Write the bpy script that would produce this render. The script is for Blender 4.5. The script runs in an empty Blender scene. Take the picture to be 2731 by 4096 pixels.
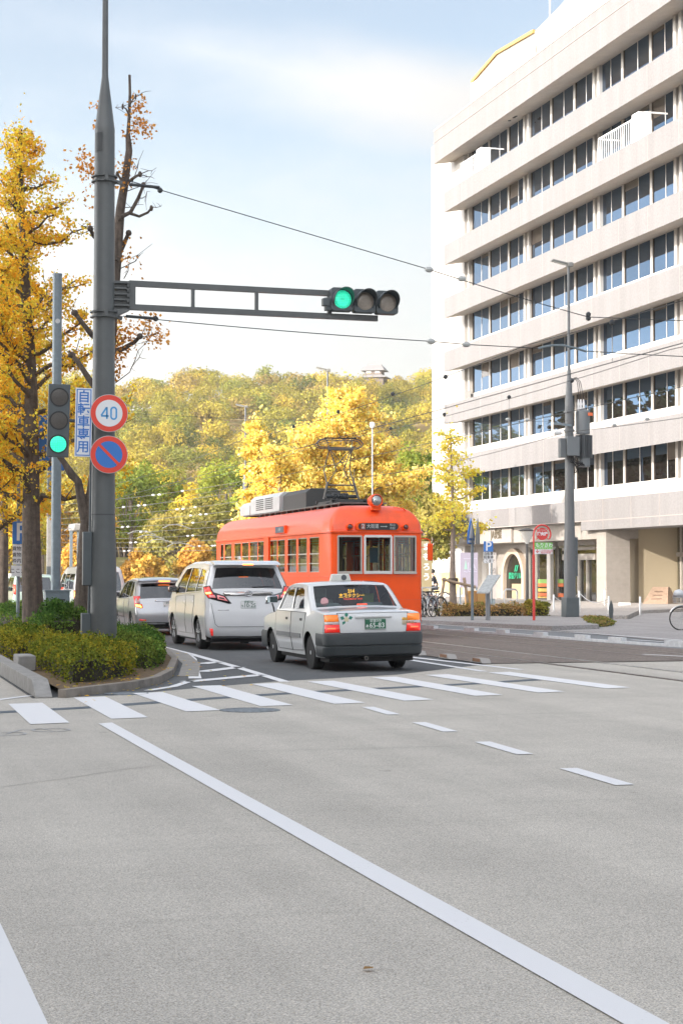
import bpy, bmesh, math, random
import numpy as np
from mathutils import Vector, Matrix
C = bpy.context.scene
COL = C.collection
R = math.radians
random.seed(7); rng = np.random.default_rng(7)

# ------------------------------------------------------------------ camera, sky, sun, exposure
PITCH, YAW, FPX, EYE = 1.9379, 15.2803, 7300.0, 1.62
cd = bpy.data.cameras.new('camera'); cam = bpy.data.objects.new('camera', cd); COL.objects.link(cam)
cd.sensor_fit = 'VERTICAL'; cd.sensor_height = 36; cd.lens = 36*FPX/4096
cd.clip_start = .1; cd.clip_end = 6000
cam.location = (0, 0, EYE); cam.rotation_euler = (R(90+PITCH), 0, R(-YAW))
C.camera = cam
SUN_AZ, SUN_EL = -112.0, 19.0            # azimuth clockwise from +Y (the street runs along +Y)
sv = Vector((math.sin(R(SUN_AZ))*math.cos(R(SUN_EL)), math.cos(R(SUN_AZ))*math.cos(R(SUN_EL)), math.sin(R(SUN_EL))))
sl = bpy.data.lights.new('sun', 'SUN'); sl.energy = 2.05; sl.angle = R(.5); sl.color = (1, .94, .86)
so = bpy.data.objects.new('sun', sl); COL.objects.link(so); so.rotation_euler = sv.to_track_quat('Z', 'Y').to_euler()
W = bpy.data.worlds.new('World'); C.world = W; W.use_nodes = True
nt = W.node_tree; nt.nodes.clear()
def wn(t, **k):
    n = nt.nodes.new(t)
    for a, b in k.items(): setattr(n, a, b)
    return n
sky = wn('ShaderNodeTexSky', sky_type='NISHITA'); sky.sun_disc = False
sky.sun_elevation = R(SUN_EL); sky.sun_rotation = R(SUN_AZ % 360); sky.air_density = 1.0; sky.dust_density = 1.6; sky.ozone_density = 1.0
bg = wn('ShaderNodeBackground'); bg.inputs[1].default_value = .13
out = wn('ShaderNodeOutputWorld')
tc = wn('ShaderNodeTexCoord'); mp = wn('ShaderNodeMapping'); mp.inputs['Scale'].default_value = (1.0, 1.0, 2.6); mp.inputs['Location'].default_value = (.31, .12, -.18)
nz = wn('ShaderNodeTexNoise'); nz.inputs['Scale'].default_value = 5.5; nz.inputs['Detail'].default_value = 7; nz.inputs['Roughness'].default_value = .55
def mth(op, a, b=0., c=0.):
    n = wn('ShaderNodeMath', operation=op)
    for i, q in enumerate((a, b, c)):
        if hasattr(q, 'links'): nt.links.new(q, n.inputs[i])
        else: n.inputs[i].default_value = q
    return n.outputs[0]
L = nt.links.new
L(tc.outputs['Generated'], mp.inputs[0]); L(mp.outputs[0], nz.inputs[0])
sep = wn('ShaderNodeSeparateXYZ'); L(tc.outputs['Generated'], sep.inputs[0]); dx, dy, dz = sep.outputs
lat = mth('ADD', mth('MULTIPLY', dx, math.cos(R(YAW))), mth('MULTIPLY', dy, -math.sin(R(YAW))))      # a long bank of cloud over the hill
dist = mth('ABSOLUTE', mth('SUBTRACT', dz, mth('MULTIPLY_ADD', lat, -.20, .262)))
bank = mth('MAXIMUM', mth('MULTIPLY_ADD', dist, -30., 1.), 0.)
bank = mth('MULTIPLY', bank, mth('MULTIPLY_ADD', lat, 3.2, .62))
low = mth('MAXIMUM', mth("MULTIPLY_ADD", dz, -3.6, 1.08), 0.)                                          # pale air towards the horizon
f = mth('ADD', mth('MULTIPLY_ADD', nz.outputs[0], 1.0, -.47), mth('ADD', bank, low))
rp = wn('ShaderNodeMapRange', interpolation_type='SMOOTHSTEP'); rp.inputs[1].default_value = .05; rp.inputs[2].default_value = 1.0; L(f, rp.inputs[0])
rp.inputs[3].default_value = .16
# thin cloud is brighter on the side the sun lights it from
dotn = wn('ShaderNodeVectorMath', operation='DOT_PRODUCT'); L(tc.outputs['Generated'], dotn.inputs[0]); dotn.inputs[1].default_value = sv
glow = mth('MULTIPLY_ADD', mth('POWER', mth('MAXIMUM', mth('MULTIPLY_ADD', dotn.outputs['Value'], .5, .5), 0.), 3.0), 15.0, .52)
cl = wn('ShaderNodeVectorMath', operation='SCALE'); cl.inputs[0].default_value = (2.42, 2.38, 2.34); L(glow, cl.inputs['Scale'])
tn = wn('ShaderNodeMix', data_type='RGBA', blend_type='MULTIPLY'); tn.inputs[0].default_value = 1; tn.inputs[7].default_value = (.49, .445, .415, 1); L(sky.outputs[0], tn.inputs[6])
mx = wn('ShaderNodeMix', data_type='RGBA')
L(rp.outputs[0], mx.inputs[0]); L(tn.outputs[2], mx.inputs[6]); L(cl.outputs[0], mx.inputs[7]); L(mx.outputs[2], bg.inputs[0]); L(bg.outputs[0], out.inputs[0])
C.view_settings.view_transform = 'Standard'; C.view_settings.look = 'None'; C.view_settings.gamma = 1
C.view_settings.exposure = 2.1
C.cycles.use_denoising = True
C.cycles.max_bounces = 6; C.cycles.transparent_max_bounces = 12

# the calibrated camera turned round: a point of the photograph (1568 x 2352 count) -> a place at a known depth
def ray(x, y):
    x = x*1.74175; y = y*1.74175; p = R(PITCH); a = R(YAW)
    r, u = (x-1365.5)/FPX, (2048-y)/FPX
    f, z = math.cos(p)-u*math.sin(p), math.sin(p)+u*math.cos(p)
    return Vector((r*math.cos(a)+f*math.sin(a), -r*math.sin(a)+f*math.cos(a), z))
def atY(x, y, Y): v = ray(x, y); return Vector((0, 0, EYE))+v*(Y/v.y)
def atX(x, y, X): v = ray(x, y); return Vector((0, 0, EYE))+v*(X/v.x)
def atZ(x, y, Z=0.): v = ray(x, y); return Vector((0, 0, EYE))+v*((Z-EYE)/v.z)

# ------------------------------------------------------------------ materials
MATS = {}
def mat(name, col, rough=.55, metal=0, noise=None, bump=None, coat=0, emit=None, spec=.5, streak=None, attr=None, trans=0):
    """noise=(scale, amount[, second colour]); bump=(scale, strength); streak=(scale, amount)"""
    if name in MATS: return MATS[name]
    m = bpy.data.materials.new(name); m.use_nodes = True; MATS[name] = m
    t = m.node_tree; b = t.nodes['Principled BSDF']; k = t.links.new
    b.inputs['Base Color'].default_value = (*col, 1); b.inputs['Roughness'].default_value = rough
    b.inputs['Metallic'].default_value = metal; b.inputs['Coat Weight'].default_value = coat; b.inputs['Specular IOR Level'].default_value = spec
    b.inputs['Coat Roughness'].default_value = .06
    if trans: b.inputs['Transmission Weight'].default_value = trans
    co = None
    src = None
    if attr:
        a = t.nodes.new('ShaderNodeAttribute'); a.attribute_name = attr; src = a.outputs['Color']
    if noise or bump or streak:
        tc = t.nodes.new('ShaderNodeTexCoord'); co = tc.outputs['Object']
    def nse(scale, detail=6, vec=None):
        n = t.nodes.new('ShaderNodeTexNoise'); n.inputs['Scale'].default_value = scale; n.inputs['Detail'].default_value = detail
        n.inputs['Roughness'].default_value = .6; k(vec or co, n.inputs[0]); return n.outputs[0]
    def mul(fac, lo, hi, prev):
        r = t.nodes.new('ShaderNodeMapRange'); r.inputs[1].default_value = .3; r.inputs[2].default_value = .7
        r.inputs[3].default_value = lo; r.inputs[4].default_value = hi; k(fac, r.inputs[0])
        x = t.nodes.new('ShaderNodeMix'); x.data_type = 'RGBA'; x.blend_type = 'MULTIPLY'; x.inputs[0].default_value = 1
        if prev is None: x.inputs[6].default_value = (*col, 1)
        else: k(prev, x.inputs[6])
        k(r.outputs[0], x.inputs[7]); return x.outputs[2]
    if noise:
        f = nse(noise[0])
        if len(noise) > 2:
            x = t.nodes.new('ShaderNodeMix'); x.data_type = 'RGBA'; x.inputs[6].default_value = (*col, 1); x.inputs[7].default_value = (*noise[2], 1)
            r = t.nodes.new('ShaderNodeMapRange'); r.inputs[1].default_value = .42; r.inputs[2].default_value = .62; r.inputs[4].default_value = noise[1]
            k(f, r.inputs[0]); k(r.outputs[0], x.inputs[0]); src = x.outputs[2]
        else: src = mul(f, 1-noise[1], 1+noise[1]*.6, src)
    if streak:
        mp = t.nodes.new('ShaderNodeMapping'); mp.inputs['Scale'].default_value = (1, 1, .08); k(co, mp.inputs[0])
        src = mul(nse(streak[0], 4, mp.outputs[0]), 1-streak[1], 1+streak[1]*.3, src)
    if src: k(src, b.inputs['Base Color'])
    if bump:
        u = t.nodes.new('ShaderNodeBump'); u.inputs['Strength'].default_value = bump[1]; u.inputs['Distance'].default_value = .02
        k(nse(bump[0], 4), u.inputs['Height']); k(u.outputs[0], b.inputs['Normal'])
    if emit:
        b.inputs['Emission Color'].default_value = (*emit[0], 1); b.inputs['Emission Strength'].default_value = emit[1]
    return m
def glass(name, tint=(.6, .68, .7), mixf=.62, rough=.02):
    """thin window glass: partly see-through, partly mirror by Fresnel"""
    if name in MATS: return MATS[name]
    m = bpy.data.materials.new(name); m.use_nodes = True; MATS[name] = m; t = m.node_tree; t.nodes.clear(); k = t.links.new
    o = t.nodes.new('ShaderNodeOutputMaterial'); tr = t.nodes.new('ShaderNodeBsdfTransparent'); gl = t.nodes.new('ShaderNodeBsdfGlossy')
    tr.inputs[0].default_value = (*tint, 1); gl.inputs['Roughness'].default_value = rough; gl.inputs[0].default_value = (.95, .97, 1, 1)
    fr = t.nodes.new('ShaderNodeFresnel'); fr.inputs[0].default_value = 1.52
    mr = t.nodes.new('ShaderNodeMapRange'); mr.inputs[1].default_value = .04; mr.inputs[2].default_value = 1; mr.inputs[3].default_value = mixf; mr.inputs[4].default_value = 1
    mm = t.nodes.new('ShaderNodeMixShader'); k(fr.outputs[0], mr.inputs[0]); k(mr.outputs[0], mm.inputs[0]); k(tr.outputs[0], mm.inputs[1]); k(gl.outputs[0], mm.inputs[2]); k(mm.outputs[0], o.inputs[0])
    return m

# ------------------------------------------------------------------ mesh builder
class MB:
    def __init__(s): s.v = []; s.f = []; s.m = []; s.mi = 0
    def add(s, vs, fs, m=None):
        o = len(s.v); s.v += [tuple(a) for a in vs]; s.f += [tuple(i+o for i in f) for f in fs]; s.m += [s.mi if m is None else m]*len(fs); return s
    def box(s, x0, x1, y0, y1, z0, z1, m=None):
        return s.add([(x0,y0,z0),(x1,y0,z0),(x1,y1,z0),(x0,y1,z0),(x0,y0,z1),(x1,y0,z1),(x1,y1,z1),(x0,y1,z1)],
                     [(0,3,2,1),(4,5,6,7),(0,1,5,4),(1,2,6,5),(2,3,7,6),(3,0,4,7)], m)
    def bar(s, p, q, w, h, m=None):
        """square bar from p to q"""
        p, q = Vector(p), Vector(q); d = (q-p).normalized(); up = Vector((0,0,1)) if abs(d.z) < .95 else Vector((0,1,0))
        a = d.cross(up).normalized()*w/2; b = a.cross(d).normalized()*h/2
        vs = [p-a-b, p+a-b, p+a+b, p-a+b, q-a-b, q+a-b, q+a+b, q-a+b]
        return s.add(vs, [(0,1,2,3),(7,6,5,4),(0,4,5,1),(1,5,6,2),(2,6,7,3),(3,7,4,0)], m)
    def tube(s, pts, r, n=8, m=None, cap=True):
        pts = [Vector(p) for p in pts]; r = r if hasattr(r, '__len__') else [r]*len(pts)
        rings = []; N = len(pts); prev = None
        for i in range(N):
            d = (pts[min(i+1,N-1)]-pts[max(i-1,0)]).normalized()
            if prev is None:
                up = Vector((0,0,1)) if abs(d.z) < .9 else Vector((1,0,0)); a = d.cross(up).normalized()
            else: a = (prev-d*prev.dot(d)).normalized()
            prev = a; b = d.cross(a)
            rings.append([pts[i]+(a*math.cos(t)+b*math.sin(t))*r[i] for t in [2*math.pi*j/n for j in range(n)]])
        vs = [v for g in rings for v in g]
        fs = [(i*n+j, i*n+(j+1)%n, (i+1)*n+(j+1)%n, (i+1)*n+j) for i in range(N-1) for j in range(n)]
        if cap: fs += [tuple(range(n))[::-1], tuple(range((N-1)*n, N*n))]
        return s.add(vs, fs, m)
    def lathe(s, prof, o=(0,0,0), ax='z', n=20, m=None):
        """prof: [(radius, height along axis)]"""
        o = Vector(o); vs = []
        for r, h in prof:
            for j in range(n):
                t = 2*math.pi*j/n; a, b = r*math.cos(t), r*math.sin(t)
                vs.append(o+Vector({'z':(a,b,h),'x':(h,a,b),'y':(b,h,a)}[ax]))
        P = len(prof)
        fs = [(i*n+j, i*n+(j+1)%n, (i+1)*n+(j+1)%n, (i+1)*n+j) for i in range(P-1) for j in range(n)]
        if prof[0][0] > 1e-4: fs.append(tuple(range(n))[::-1])
        if prof[-1][0] > 1e-4: fs.append(tuple(range((P-1)*n, P*n)))
        return s.add(vs, fs, m)
    def prism(s, poly, a0, a1, ax='z', m=None):
        """poly: counter-clockwise 2D outline; pushed from a0 to a1 along ax"""
        def P(u, v, w): return {'z':(u,v,w),'x':(w,u,v),'y':(v,w,u)}[ax]
        n = len(poly); vs = [P(u,v,a0) for u,v in poly]+[P(u,v,a1) for u,v in poly]
        return s.add(vs, [tuple(range(n))[::-1], tuple(range(n,2*n))]+[(i,(i+1)%n,n+(i+1)%n,n+i) for i in range(n)], m)
    def quad(s, *p, m=None): return s.add(p, [tuple(range(len(p)))], m)
    def build(s, name, mats, parent=None, bevel=0, smooth=30, loc=None, rot=None, seg=2):
        me = bpy.data.meshes.new(name); me.from_pydata(s.v, [], s.f)
        mats = mats if isinstance(mats, (list, tuple)) else [mats]
        for q in mats: me.materials.append(q)
        if any(s.m): me.polygons.foreach_set('material_index', s.m)
        me.update()
        if smooth:
            me.polygons.foreach_set('use_smooth', [True]*len(me.polygons)); me.set_sharp_from_angle(angle=R(smooth))
        o = bpy.data.objects.new(name, me); COL.objects.link(o)
        if parent: o.parent = parent
        if loc: o.location = loc
        if rot: o.rotation_euler = rot
        if bevel:
            b = o.modifiers.new('bevel', 'BEVEL'); b.width = bevel; b.segments = seg; b.limit_method = 'ANGLE'; b.angle_limit = R(40); b.harden_normals = False
        return o
def tag(o, label, cat, group=None):
    o['label'] = label; o['category'] = cat
    if group: o['group'] = group
    return o
def thing(name, label, cat, loc=(0,0,0), rz=0, group=None):
    o = bpy.data.objects.new(name, None); COL.objects.link(o); o.location = loc; o.rotation_euler = (0,0,rz); o.empty_display_size = .2
    return tag(o, label, cat, group)
def struct(o): o['kind'] = 'structure'; return o
def copy_tree(o, parent=None):
    c = o.copy(); COL.objects.link(c); c.parent = parent
    for ch in [x for x in bpy.data.objects if x.parent == o]: copy_tree(ch, c)
    return c
def arc(cx, cy, r, a0, a1, n=12): return [(cx+r*math.cos(R(a0+(a1-a0)*i/n)), cy+r*math.sin(R(a0+(a1-a0)*i/n))) for i in range(n+1)]
def text(body, size, name, m, parent=None, loc=(0,0,0), rot=(R(90),0,0), depth=.002, align='CENTER', sx=1, line=1.0, bold=0):
    """lettering as a thin solid mesh; unrotated it lies in XY, rot (90,0,0) makes it face -Y"""
    c = bpy.data.curves.new('t', 'FONT'); c.body = body; c.size = size; c.extrude = depth/2; c.align_x = align; c.align_y = 'CENTER'; c.space_line = line; c.resolution_u = 3
    c.offset = bold
    t = bpy.data.objects.new('t', c); COL.objects.link(t)
    me = bpy.data.meshes.new_from_object(t.evaluated_get(bpy.context.evaluated_depsgraph_get()))
    bpy.data.objects.remove(t); bpy.data.curves.remove(c)
    me.materials.clear(); me.materials.append(m)
    o = bpy.data.objects.new(name, me); COL.objects.link(o); o.location = loc; o.rotation_euler = rot; o.scale = (sx,1,1); o.parent = parent
    return o

# palette
M = dict(
 white_paint=mat('white_road_paint', (.62,.62,.63), .7, noise=(9,.14), bump=(180,.12)),
 concrete=mat('kerb_concrete', (.29,.28,.265), .85, noise=(6,.22), bump=(60,.25)),
 pole_grey=mat('pole_grey_paint', (.10,.108,.11), .45, noise=(3,.12), streak=(7,.1)),
 galv=mat('galvanised_steel', (.17,.21,.235), .45, metal=.2, noise=(14,.14)),
 sig_grey=mat('signal_grey', (.075,.09,.098), .5, noise=(5,.1)),
 black=mat('black_rubber', (.012,.012,.013), .65),
 dark=mat('dark_trim', (.02,.021,.023), .5),
 chrome=mat('chrome', (.7,.7,.72), .12, metal=1),
 alu=mat('aluminium', (.5,.51,.52), .35, metal=.8),
 steel=mat('stainless', (.55,.55,.55), .3, metal=.9),
 white=mat('white_enamel', (.78,.78,.78), .35),
 sign_white=mat('sign_white', (.72,.73,.75), .4), sign_red=mat('sign_red', (.72,.06,.035), .45), sign_blue=mat('sign_blue', (.035,.17,.52), .45),
 ltblue=mat('sign_light_blue', (.06,.3,.62), .4),
 ink=mat('sign_ink', (.03,.03,.035), .5),
 wire=mat('wire_grey', (.05,.055,.06), .5, metal=.3), wire_lit=mat('wire_sunlit_tone', (.3,.3,.28), .4, metal=.3),  # wire_lit is the same wire with sunlight put into its paler colour
 ceramic=mat('porcelain', (.7,.7,.7), .2),
 bark=mat('bark', (.11,.085,.068), .9, noise=(9,.4), streak=(14,.45), bump=(28,.9)),
 bark_pale=mat('bark_pale', (.25,.2,.165), .9, noise=(7,.3), bump=(24,.6)),
 wood=mat('stake_wood', (.36,.27,.19), .85, noise=(5,.3)),
)
# ------------------------------------------------------------------ ground, roads, markings
def asphalt(name, col, dark, speck=95, big=.55, rough=.85, crack=0):
    m = bpy.data.materials.new(name); m.use_nodes = True; t = m.node_tree; b = t.nodes['Principled BSDF']; k = t.links.new
    b.inputs['Roughness'].default_value = rough; b.inputs['Specular IOR Level'].default_value = .35
    tc = t.nodes.new('ShaderNodeTexCoord').outputs['Object']
    def N(s, d=4, r=.6, vec=None):
        n = t.nodes.new('ShaderNodeTexNoise'); n.inputs['Scale'].default_value = s; n.inputs['Detail'].default_value = d; n.inputs['Roughness'].default_value = r; k(vec or tc, n.inputs[0]); return n.outputs[0]
    def mr(f, a, b_, c, d):
        n = t.nodes.new('ShaderNodeMapRange'); n.inputs[1].default_value = a; n.inputs[2].default_value = b_; n.inputs[3].default_value = c; n.inputs[4].default_value = d; k(f, n.inputs[0]); return n.outputs[0]
    def mixc(f, a, c, bt='MIX'):
        n = t.nodes.new('ShaderNodeMix'); n.data_type = 'RGBA'; n.blend_type = bt
        if hasattr(f, 'links'): k(f, n.inputs[0])
        else: n.inputs[0].default_value = f
        for i, q in ((6, a), (7, c)):
            if hasattr(q, 'links'): k(q, n.inputs[i])
            else: n.inputs[i].default_value = (*q, 1)
        return n.outputs[2]
    sp = N(speck, 4, .85)
    c = mixc(mr(sp, .36, .6, 0, 1), dark, col)
    vo = t.nodes.new('ShaderNodeTexVoronoi'); vo.inputs['Scale'].default_value = speck*1.1; k(tc, vo.inputs[0])
    sx = t.nodes.new('ShaderNodeSeparateColor'); k(vo.outputs['Color'], sx.inputs[0])      # every stone of the aggregate has its own shade
    c = mixc(1, c, mr(sx.outputs[0], 0, 1, .68, 1.3), 'MULTIPLY')
    lt = N(speck*1.35, 2, .7)
    c = mixc(mr(lt, .6, .72, 0, .55), c, tuple(min(1, q*1.7) for q in col))
    warm = N(speck*.5, 2); c = mixc(mr(warm, .45, .7, 0, .3), c, (col[0]*.95, col[1]*.84, col[2]*.66))
    pat = N(big, 6, .62); c = mixc(1, c, mr(pat, .3, .72, .87, 1.08), 'MULTIPLY')
    mp = t.nodes.new('ShaderNodeMapping'); mp.inputs['Rotation'].default_value = (0, 0, R(38)); mp.inputs['Scale'].default_value = (.14, 2.2, 1); k(tc, mp.inputs[0])
    ty = N(1.1, 5, .6, mp.outputs[0]); c = mixc(1, c, mr(ty, .56, .72, 1.0, .9), 'MULTIPLY')
    # wheel tracks: long soft bands along the street, broken up by noise
    mp2 = t.nodes.new('ShaderNodeMapping'); mp2.inputs['Scale'].default_value = (1.5, .06, 1); mp2.inputs['Rotation'].default_value = (0, 0, R(-3)); k(tc, mp2.inputs[0])
    c = mixc(1, c, mr(N(1.0, 3, .55, mp2.outputs[0]), .4, .62, 1.03, .92), 'MULTIPLY')
    spot = N(2.6, 2, .5); c = mixc(1, c, mr(spot, .70, .76, 1.0, .82), 'MULTIPLY')
    if crack:
        v = t.nodes.new('ShaderNodeTexVoronoi'); v.feature = 'DISTANCE_TO_EDGE'; v.inputs['Scale'].default_value = crack
        w = t.nodes.new('ShaderNodeMix'); w.data_type = 'VECTOR'; w.inputs[0].default_value = .12
        nn = t.nodes.new('ShaderNodeTexNoise'); nn.inputs['Scale'].default_value = 3; nn.inputs['Detail'].default_value = 8; k(tc, nn.inputs[0]); k(tc, w.inputs[4]); k(nn.outputs[1], w.inputs[5]); k(w.outputs[1], v.inputs[0])
        gate = mr(N(.9, 2), .5, .58, 0, 1)
        ln = mr(v.outputs[0], 0, .004, .3, 0)
        mu = t.nodes.new('ShaderNodeMath'); mu.operation = 'MULTIPLY'; k(gate, mu.inputs[0]); k(ln, mu.inputs[1])
        c = mixc(mu.outputs[0], c, (.05, .05, .05))
    k(c, b.inputs['Base Color'])
    u = t.nodes.new('ShaderNodeBump'); u.inputs['Strength'].default_value = .3; u.inputs['Distance'].default_value = .004; k(sp, u.inputs['Height']); k(u.outputs[0], b.inputs['Normal'])
    return m
A_OLD = asphalt('worn_pale_asphalt', (.62,.585,.53), (.20,.187,.168), 120, .5, crack=0)
A_NEW = asphalt('dark_lane_asphalt', (.125,.132,.138), (.075,.08,.085), 80, .7)
A_FAR = asphalt('blue_grey_asphalt', (.21,.222,.235), (.13,.14,.15), 60, .5)
A_TRACK = asphalt('track_paving', (.215,.18,.158), (.1,.082,.075), 26, 1.1, crack=1.3)
PAVE = asphalt('sidewalk_paving', (.42,.385,.36), (.32,.29,.27), 22, .5)
PLAZA = asphalt('flush_pavement', (.34,.325,.325), (.25,.24,.24), 40, .6)

def sheet(name, poly, z, m, thick=0):
    b = MB()
    if thick: b.prism(poly, z-thick, z, 'z')
    else: b.add([(x, y, z) for x, y in poly], [tuple(range(len(poly)))])
    return struct(b.build(name, m, smooth=0))
g = MB(); g.quad((-3000,-3000,-.06),(3000,-3000,-.06),(3000,3000,-.06),(-3000,3000,-.06))
struct(g.build('ground', mat('bare_ground', (.17,.15,.12), .95, noise=(.3,.3)), smooth=0))
sheet('intersection_road', [(-40,-30),(80,-30),(80,31.0),(11.2,31.0),(8.6,28.1),(6.3,26.8),(4.9,25.6),(3.5,24.3),(2.4,24.0),(2.4,60),(-40,60)], 0, A_OLD)
sheet('lane_road', [(2.41,24.0),(3.5,24.3),(4.9,25.6),(6.3,26.8),(8.6,28.1),(11.2,31.0),(11.2,125),(2.41,125)], -.004, A_NEW)
sheet('track_bed', [(11.1,31.0),(17.6,31.0),(17.1,40),(16.45,50),(16.4,125),(11.1,125)], .012, A_TRACK)
sheet('far_lane', [(16.0,31.2),(80,31.2),(80,38.5),(18.9,38.5),(19.4,46),(17.98,55.7),(17.9,125),(16.0,125)], .004, A_FAR)
# rails run on through the crossing
for x in (12.21, 13.28, 15.2, 16.27):
    b = MB(); b.box(x-.03, x+.03, -20, 125, -.02, .017); b.box(x+.035, x+.075, -20, 125, -.02, .013, 1)
    struct(b.build('tram_rail', [M['steel'] if x in (13.28,) else mat('worn_rail', (.22,.2,.19), .35, metal=.7, noise=(4,.4)), M['dark']], smooth=0))

# painted markings, each sheet a few millimetres above the road it lies on
def marks(name, polys, z=.005, m=None):
    b = MB()
    for p in polys: b.add([(x, y, z) for x, y in p], [tuple(range(len(p)))])
    return struct(b.build(name, m or WORN, smooth=0))
def worn_paint():
    m = mat('worn_white_paint', (.6,.6,.61), .7, bump=(160,.2)); t = m.node_tree; b = t.nodes['Principled BSDF']; k = t.links.new
    tc = t.nodes.new('ShaderNodeTexCoord'); n = t.nodes.new('ShaderNodeTexNoise'); n.inputs['Scale'].default_value = 34; n.inputs['Detail'].default_value = 8; n.inputs['Roughness'].default_value = .75
    n2 = t.nodes.new('ShaderNodeTexNoise'); n2.inputs['Scale'].default_value = 1.3; n2.inputs['Detail'].default_value = 3
    k(tc.outputs['Object'], n.inputs[0]); k(tc.outputs['Object'], n2.inputs[0])
    a = t.nodes.new('ShaderNodeMath'); a.operation = 'MULTIPLY_ADD'; k(n2.outputs[0], a.inputs[0]); a.inputs[1].default_value = .35; k(n.outputs[0], a.inputs[2])
    r = t.nodes.new('ShaderNodeMapRange'); r.inputs[1].default_value = .8; r.inputs[2].default_value = .92; k(a.outputs[0], r.inputs[0])
    x = t.nodes.new('ShaderNodeMix'); x.data_type = 'RGBA'; x.inputs[6].default_value = (.70,.70,.71,1); x.inputs[7].default_value = (.5,.49,.47,1); k(r.outputs[0], x.inputs[0]); k(x.outputs[2], b.inputs['Base Color'])
    return m
WORN = worn_paint()
st = []
for xa, ya, xb, yb in ((2.22,23.07,2.18,19.9),(3.14,24.0,3.12,20.4),(4.02,24.7,4.12,21.25),(5.08,26.0,5.15,21.85),(6.02,26.3,6.12,22.0),(6.95,26.65,7.12,22.3),(8.18,27.45,8.3,22.95),(9.2,27.9,9.35,23.35),(10.4,28.3,10.6,23.95)):
    st.append([(xa-.215,ya-.05),(xb-.215,yb-.05),(xb+.215,yb+.05),(xa+.215,ya+.05)])
marks('crosswalk_stripes', st, .006)
marks('lane_line', [[(2.68,19.75),(2.70,12),(2.72,5.0),(2.88,5.0),(2.86,12),(2.84,19.85)]], .006)
marks('lane_line', [[(-.2,3.0),(.74,3.0),(.72,8.6),(.6,9.4),(-.2,9.4)]], .006)
marks('guide_dashes', [[(x-.09,y0),(x-.05,y1),(x+.11,y1),(x+.07,y0)] for x, y0, y1 in ((6.13,20.12,21.36),(6.03,17.8,19.0),(5.92,15.4,16.65),(5.80,12.97,14.2))], .006)
def strip(pts, w):
    pts = [Vector((*p,0)) for p in pts]; l, r = [], []
    for i, p in enumerate(pts):
        d = (pts[min(i+1,len(pts)-1)]-pts[max(i-1,0)]).normalized(); n = Vector((-d.y,d.x,0))*w/2
        l.append(p+n); r.append(p-n)
    return [[(l[i].x,l[i].y),(r[i].x,r[i].y),(r[i+1].x,r[i+1].y),(l[i+1].x,l[i+1].y)] for i in range(len(pts)-1)]
hz = strip([(6.86,46),(6.84,39.6),(6.80,36.4),(6.62,31.2),(6.42,26.7)], .16)
hz += strip([(6.66,36.1),(6.4,34.2),(5.85,31.2),(5.28,27.9)], .2)
for a, b_ in (((6.24,32.4),(6.66,33.0)),((5.74,29.8),(6.66,31.1)),((5.0,27.1),(6.48,28.6))): hz += strip([a, b_], .28)
hz += strip([(4.1,25.2),(4.6,26.0),(5.12,27.35)], .13)
marks('hatch_markings', hz, .003)
marks('edge_lines', strip([(10.62,34.2),(10.85,31.5),(11.06,29.0)], .15)+strip([(10.62,70),(10.6,34.2)], .15)+strip([(10.3,33.4),(10.26,28.6)], .15), .004)
marks('edge_lines', strip([(17.98,56),(18.9,49),(19.45,45.5),(19.55,41),(19.6,39)], .12)+strip([(18.5,41),(18.9,38.6)], .12)+strip([(15.4,33.6),(15.9,32.2)],.13), .017)
marks('stop_strip', strip([(1.9,23.75),(2.42,24.5)], .12), .006)
# tactile strip and cut joints across the crosswalk
marks('tactile_strip', strip([(1.6,21.6),(2.9,22.2),(4.5,23.3),(6.0,24.2),(7.6,24.9),(9.0,25.5),(10.6,26.4)], .3), .003, mat('tactile_blue_grey', (.11,.135,.16), .8, noise=(40,.4), bump=(90,.6)))
def crk(pts, w=.008): return strip([(x+random.uniform(-.02,.02), y+random.uniform(-.02,.02)) for x, y in pts], w)
def lerp(a, b_, n): return [(a[0]+(b_[0]-a[0])*i/n, a[1]+(b_[1]-a[1])*i/n) for i in range(n+1)]
marks('road_joints', crk(lerp((.2,13.2),(2.6,15.4),16), .010)+crk(lerp((1.0,17.6),(2.6,18.3),9), .008), .002, mat('joint_tar', (.30,.285,.26), .8))
# white cyclist symbol, mostly worn away
bk = []
for cx in (1.62, 2.1):
    p = arc(cx, 18.75+(cx-1.62)*.7, .19, 0, 360, 20); bk += strip([(x, cy) for x, cy in p], .035)
bk += strip([(1.62,18.75),(1.8,19.2),(2.02,19.25),(2.1,19.08)], .035)
marks('bicycle_symbol', bk, .005, mat('faded_white_paint', (.4,.4,.4), .8, noise=(30,.3)))

# planted island with its stone kerb
isl = [(2.78,23.99),(3.2,24.6),(3.95,25.6),(4.46,26.7),(5.0,28.6),(5.78,32.5),(6.3,36.5),(6.42,40),(6.42,118)]
b = MB(); top = isl+[(2.74,118)]
b.add([(x,y,.1) for x,y in top], [tuple(range(len(top)))])
struct(b.build('planting_soil', mat('leaf_littered_soil', (.10,.07,.045), .95, noise=(16,.8,(.24,.15,.06)), bump=(40,.6)), smooth=0))
b = MB()
def kerb(b, pts, w, z0, z1):
    for q in strip(pts, w):
        vs = [(x,y,z0) for x,y in q]+[(x,y,z1) for x,y in q]; b.add(vs, [(0,1,2,3),(7,6,5,4),(0,4,5,1),(1,5,6,2),(2,6,7,3),(3,7,4,0)])
kerb(b, isl, .12, -.05, .11)
struct(b.build('stone_kerb', mat('kerb_stone', (.25,.22,.19), .85, noise=(5,.3), bump=(30,.3)), smooth=0))
b = MB(); kerb(b, [(x+.28,y-.12) for x,y in isl[4:]], .32, -.05, .009)
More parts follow.
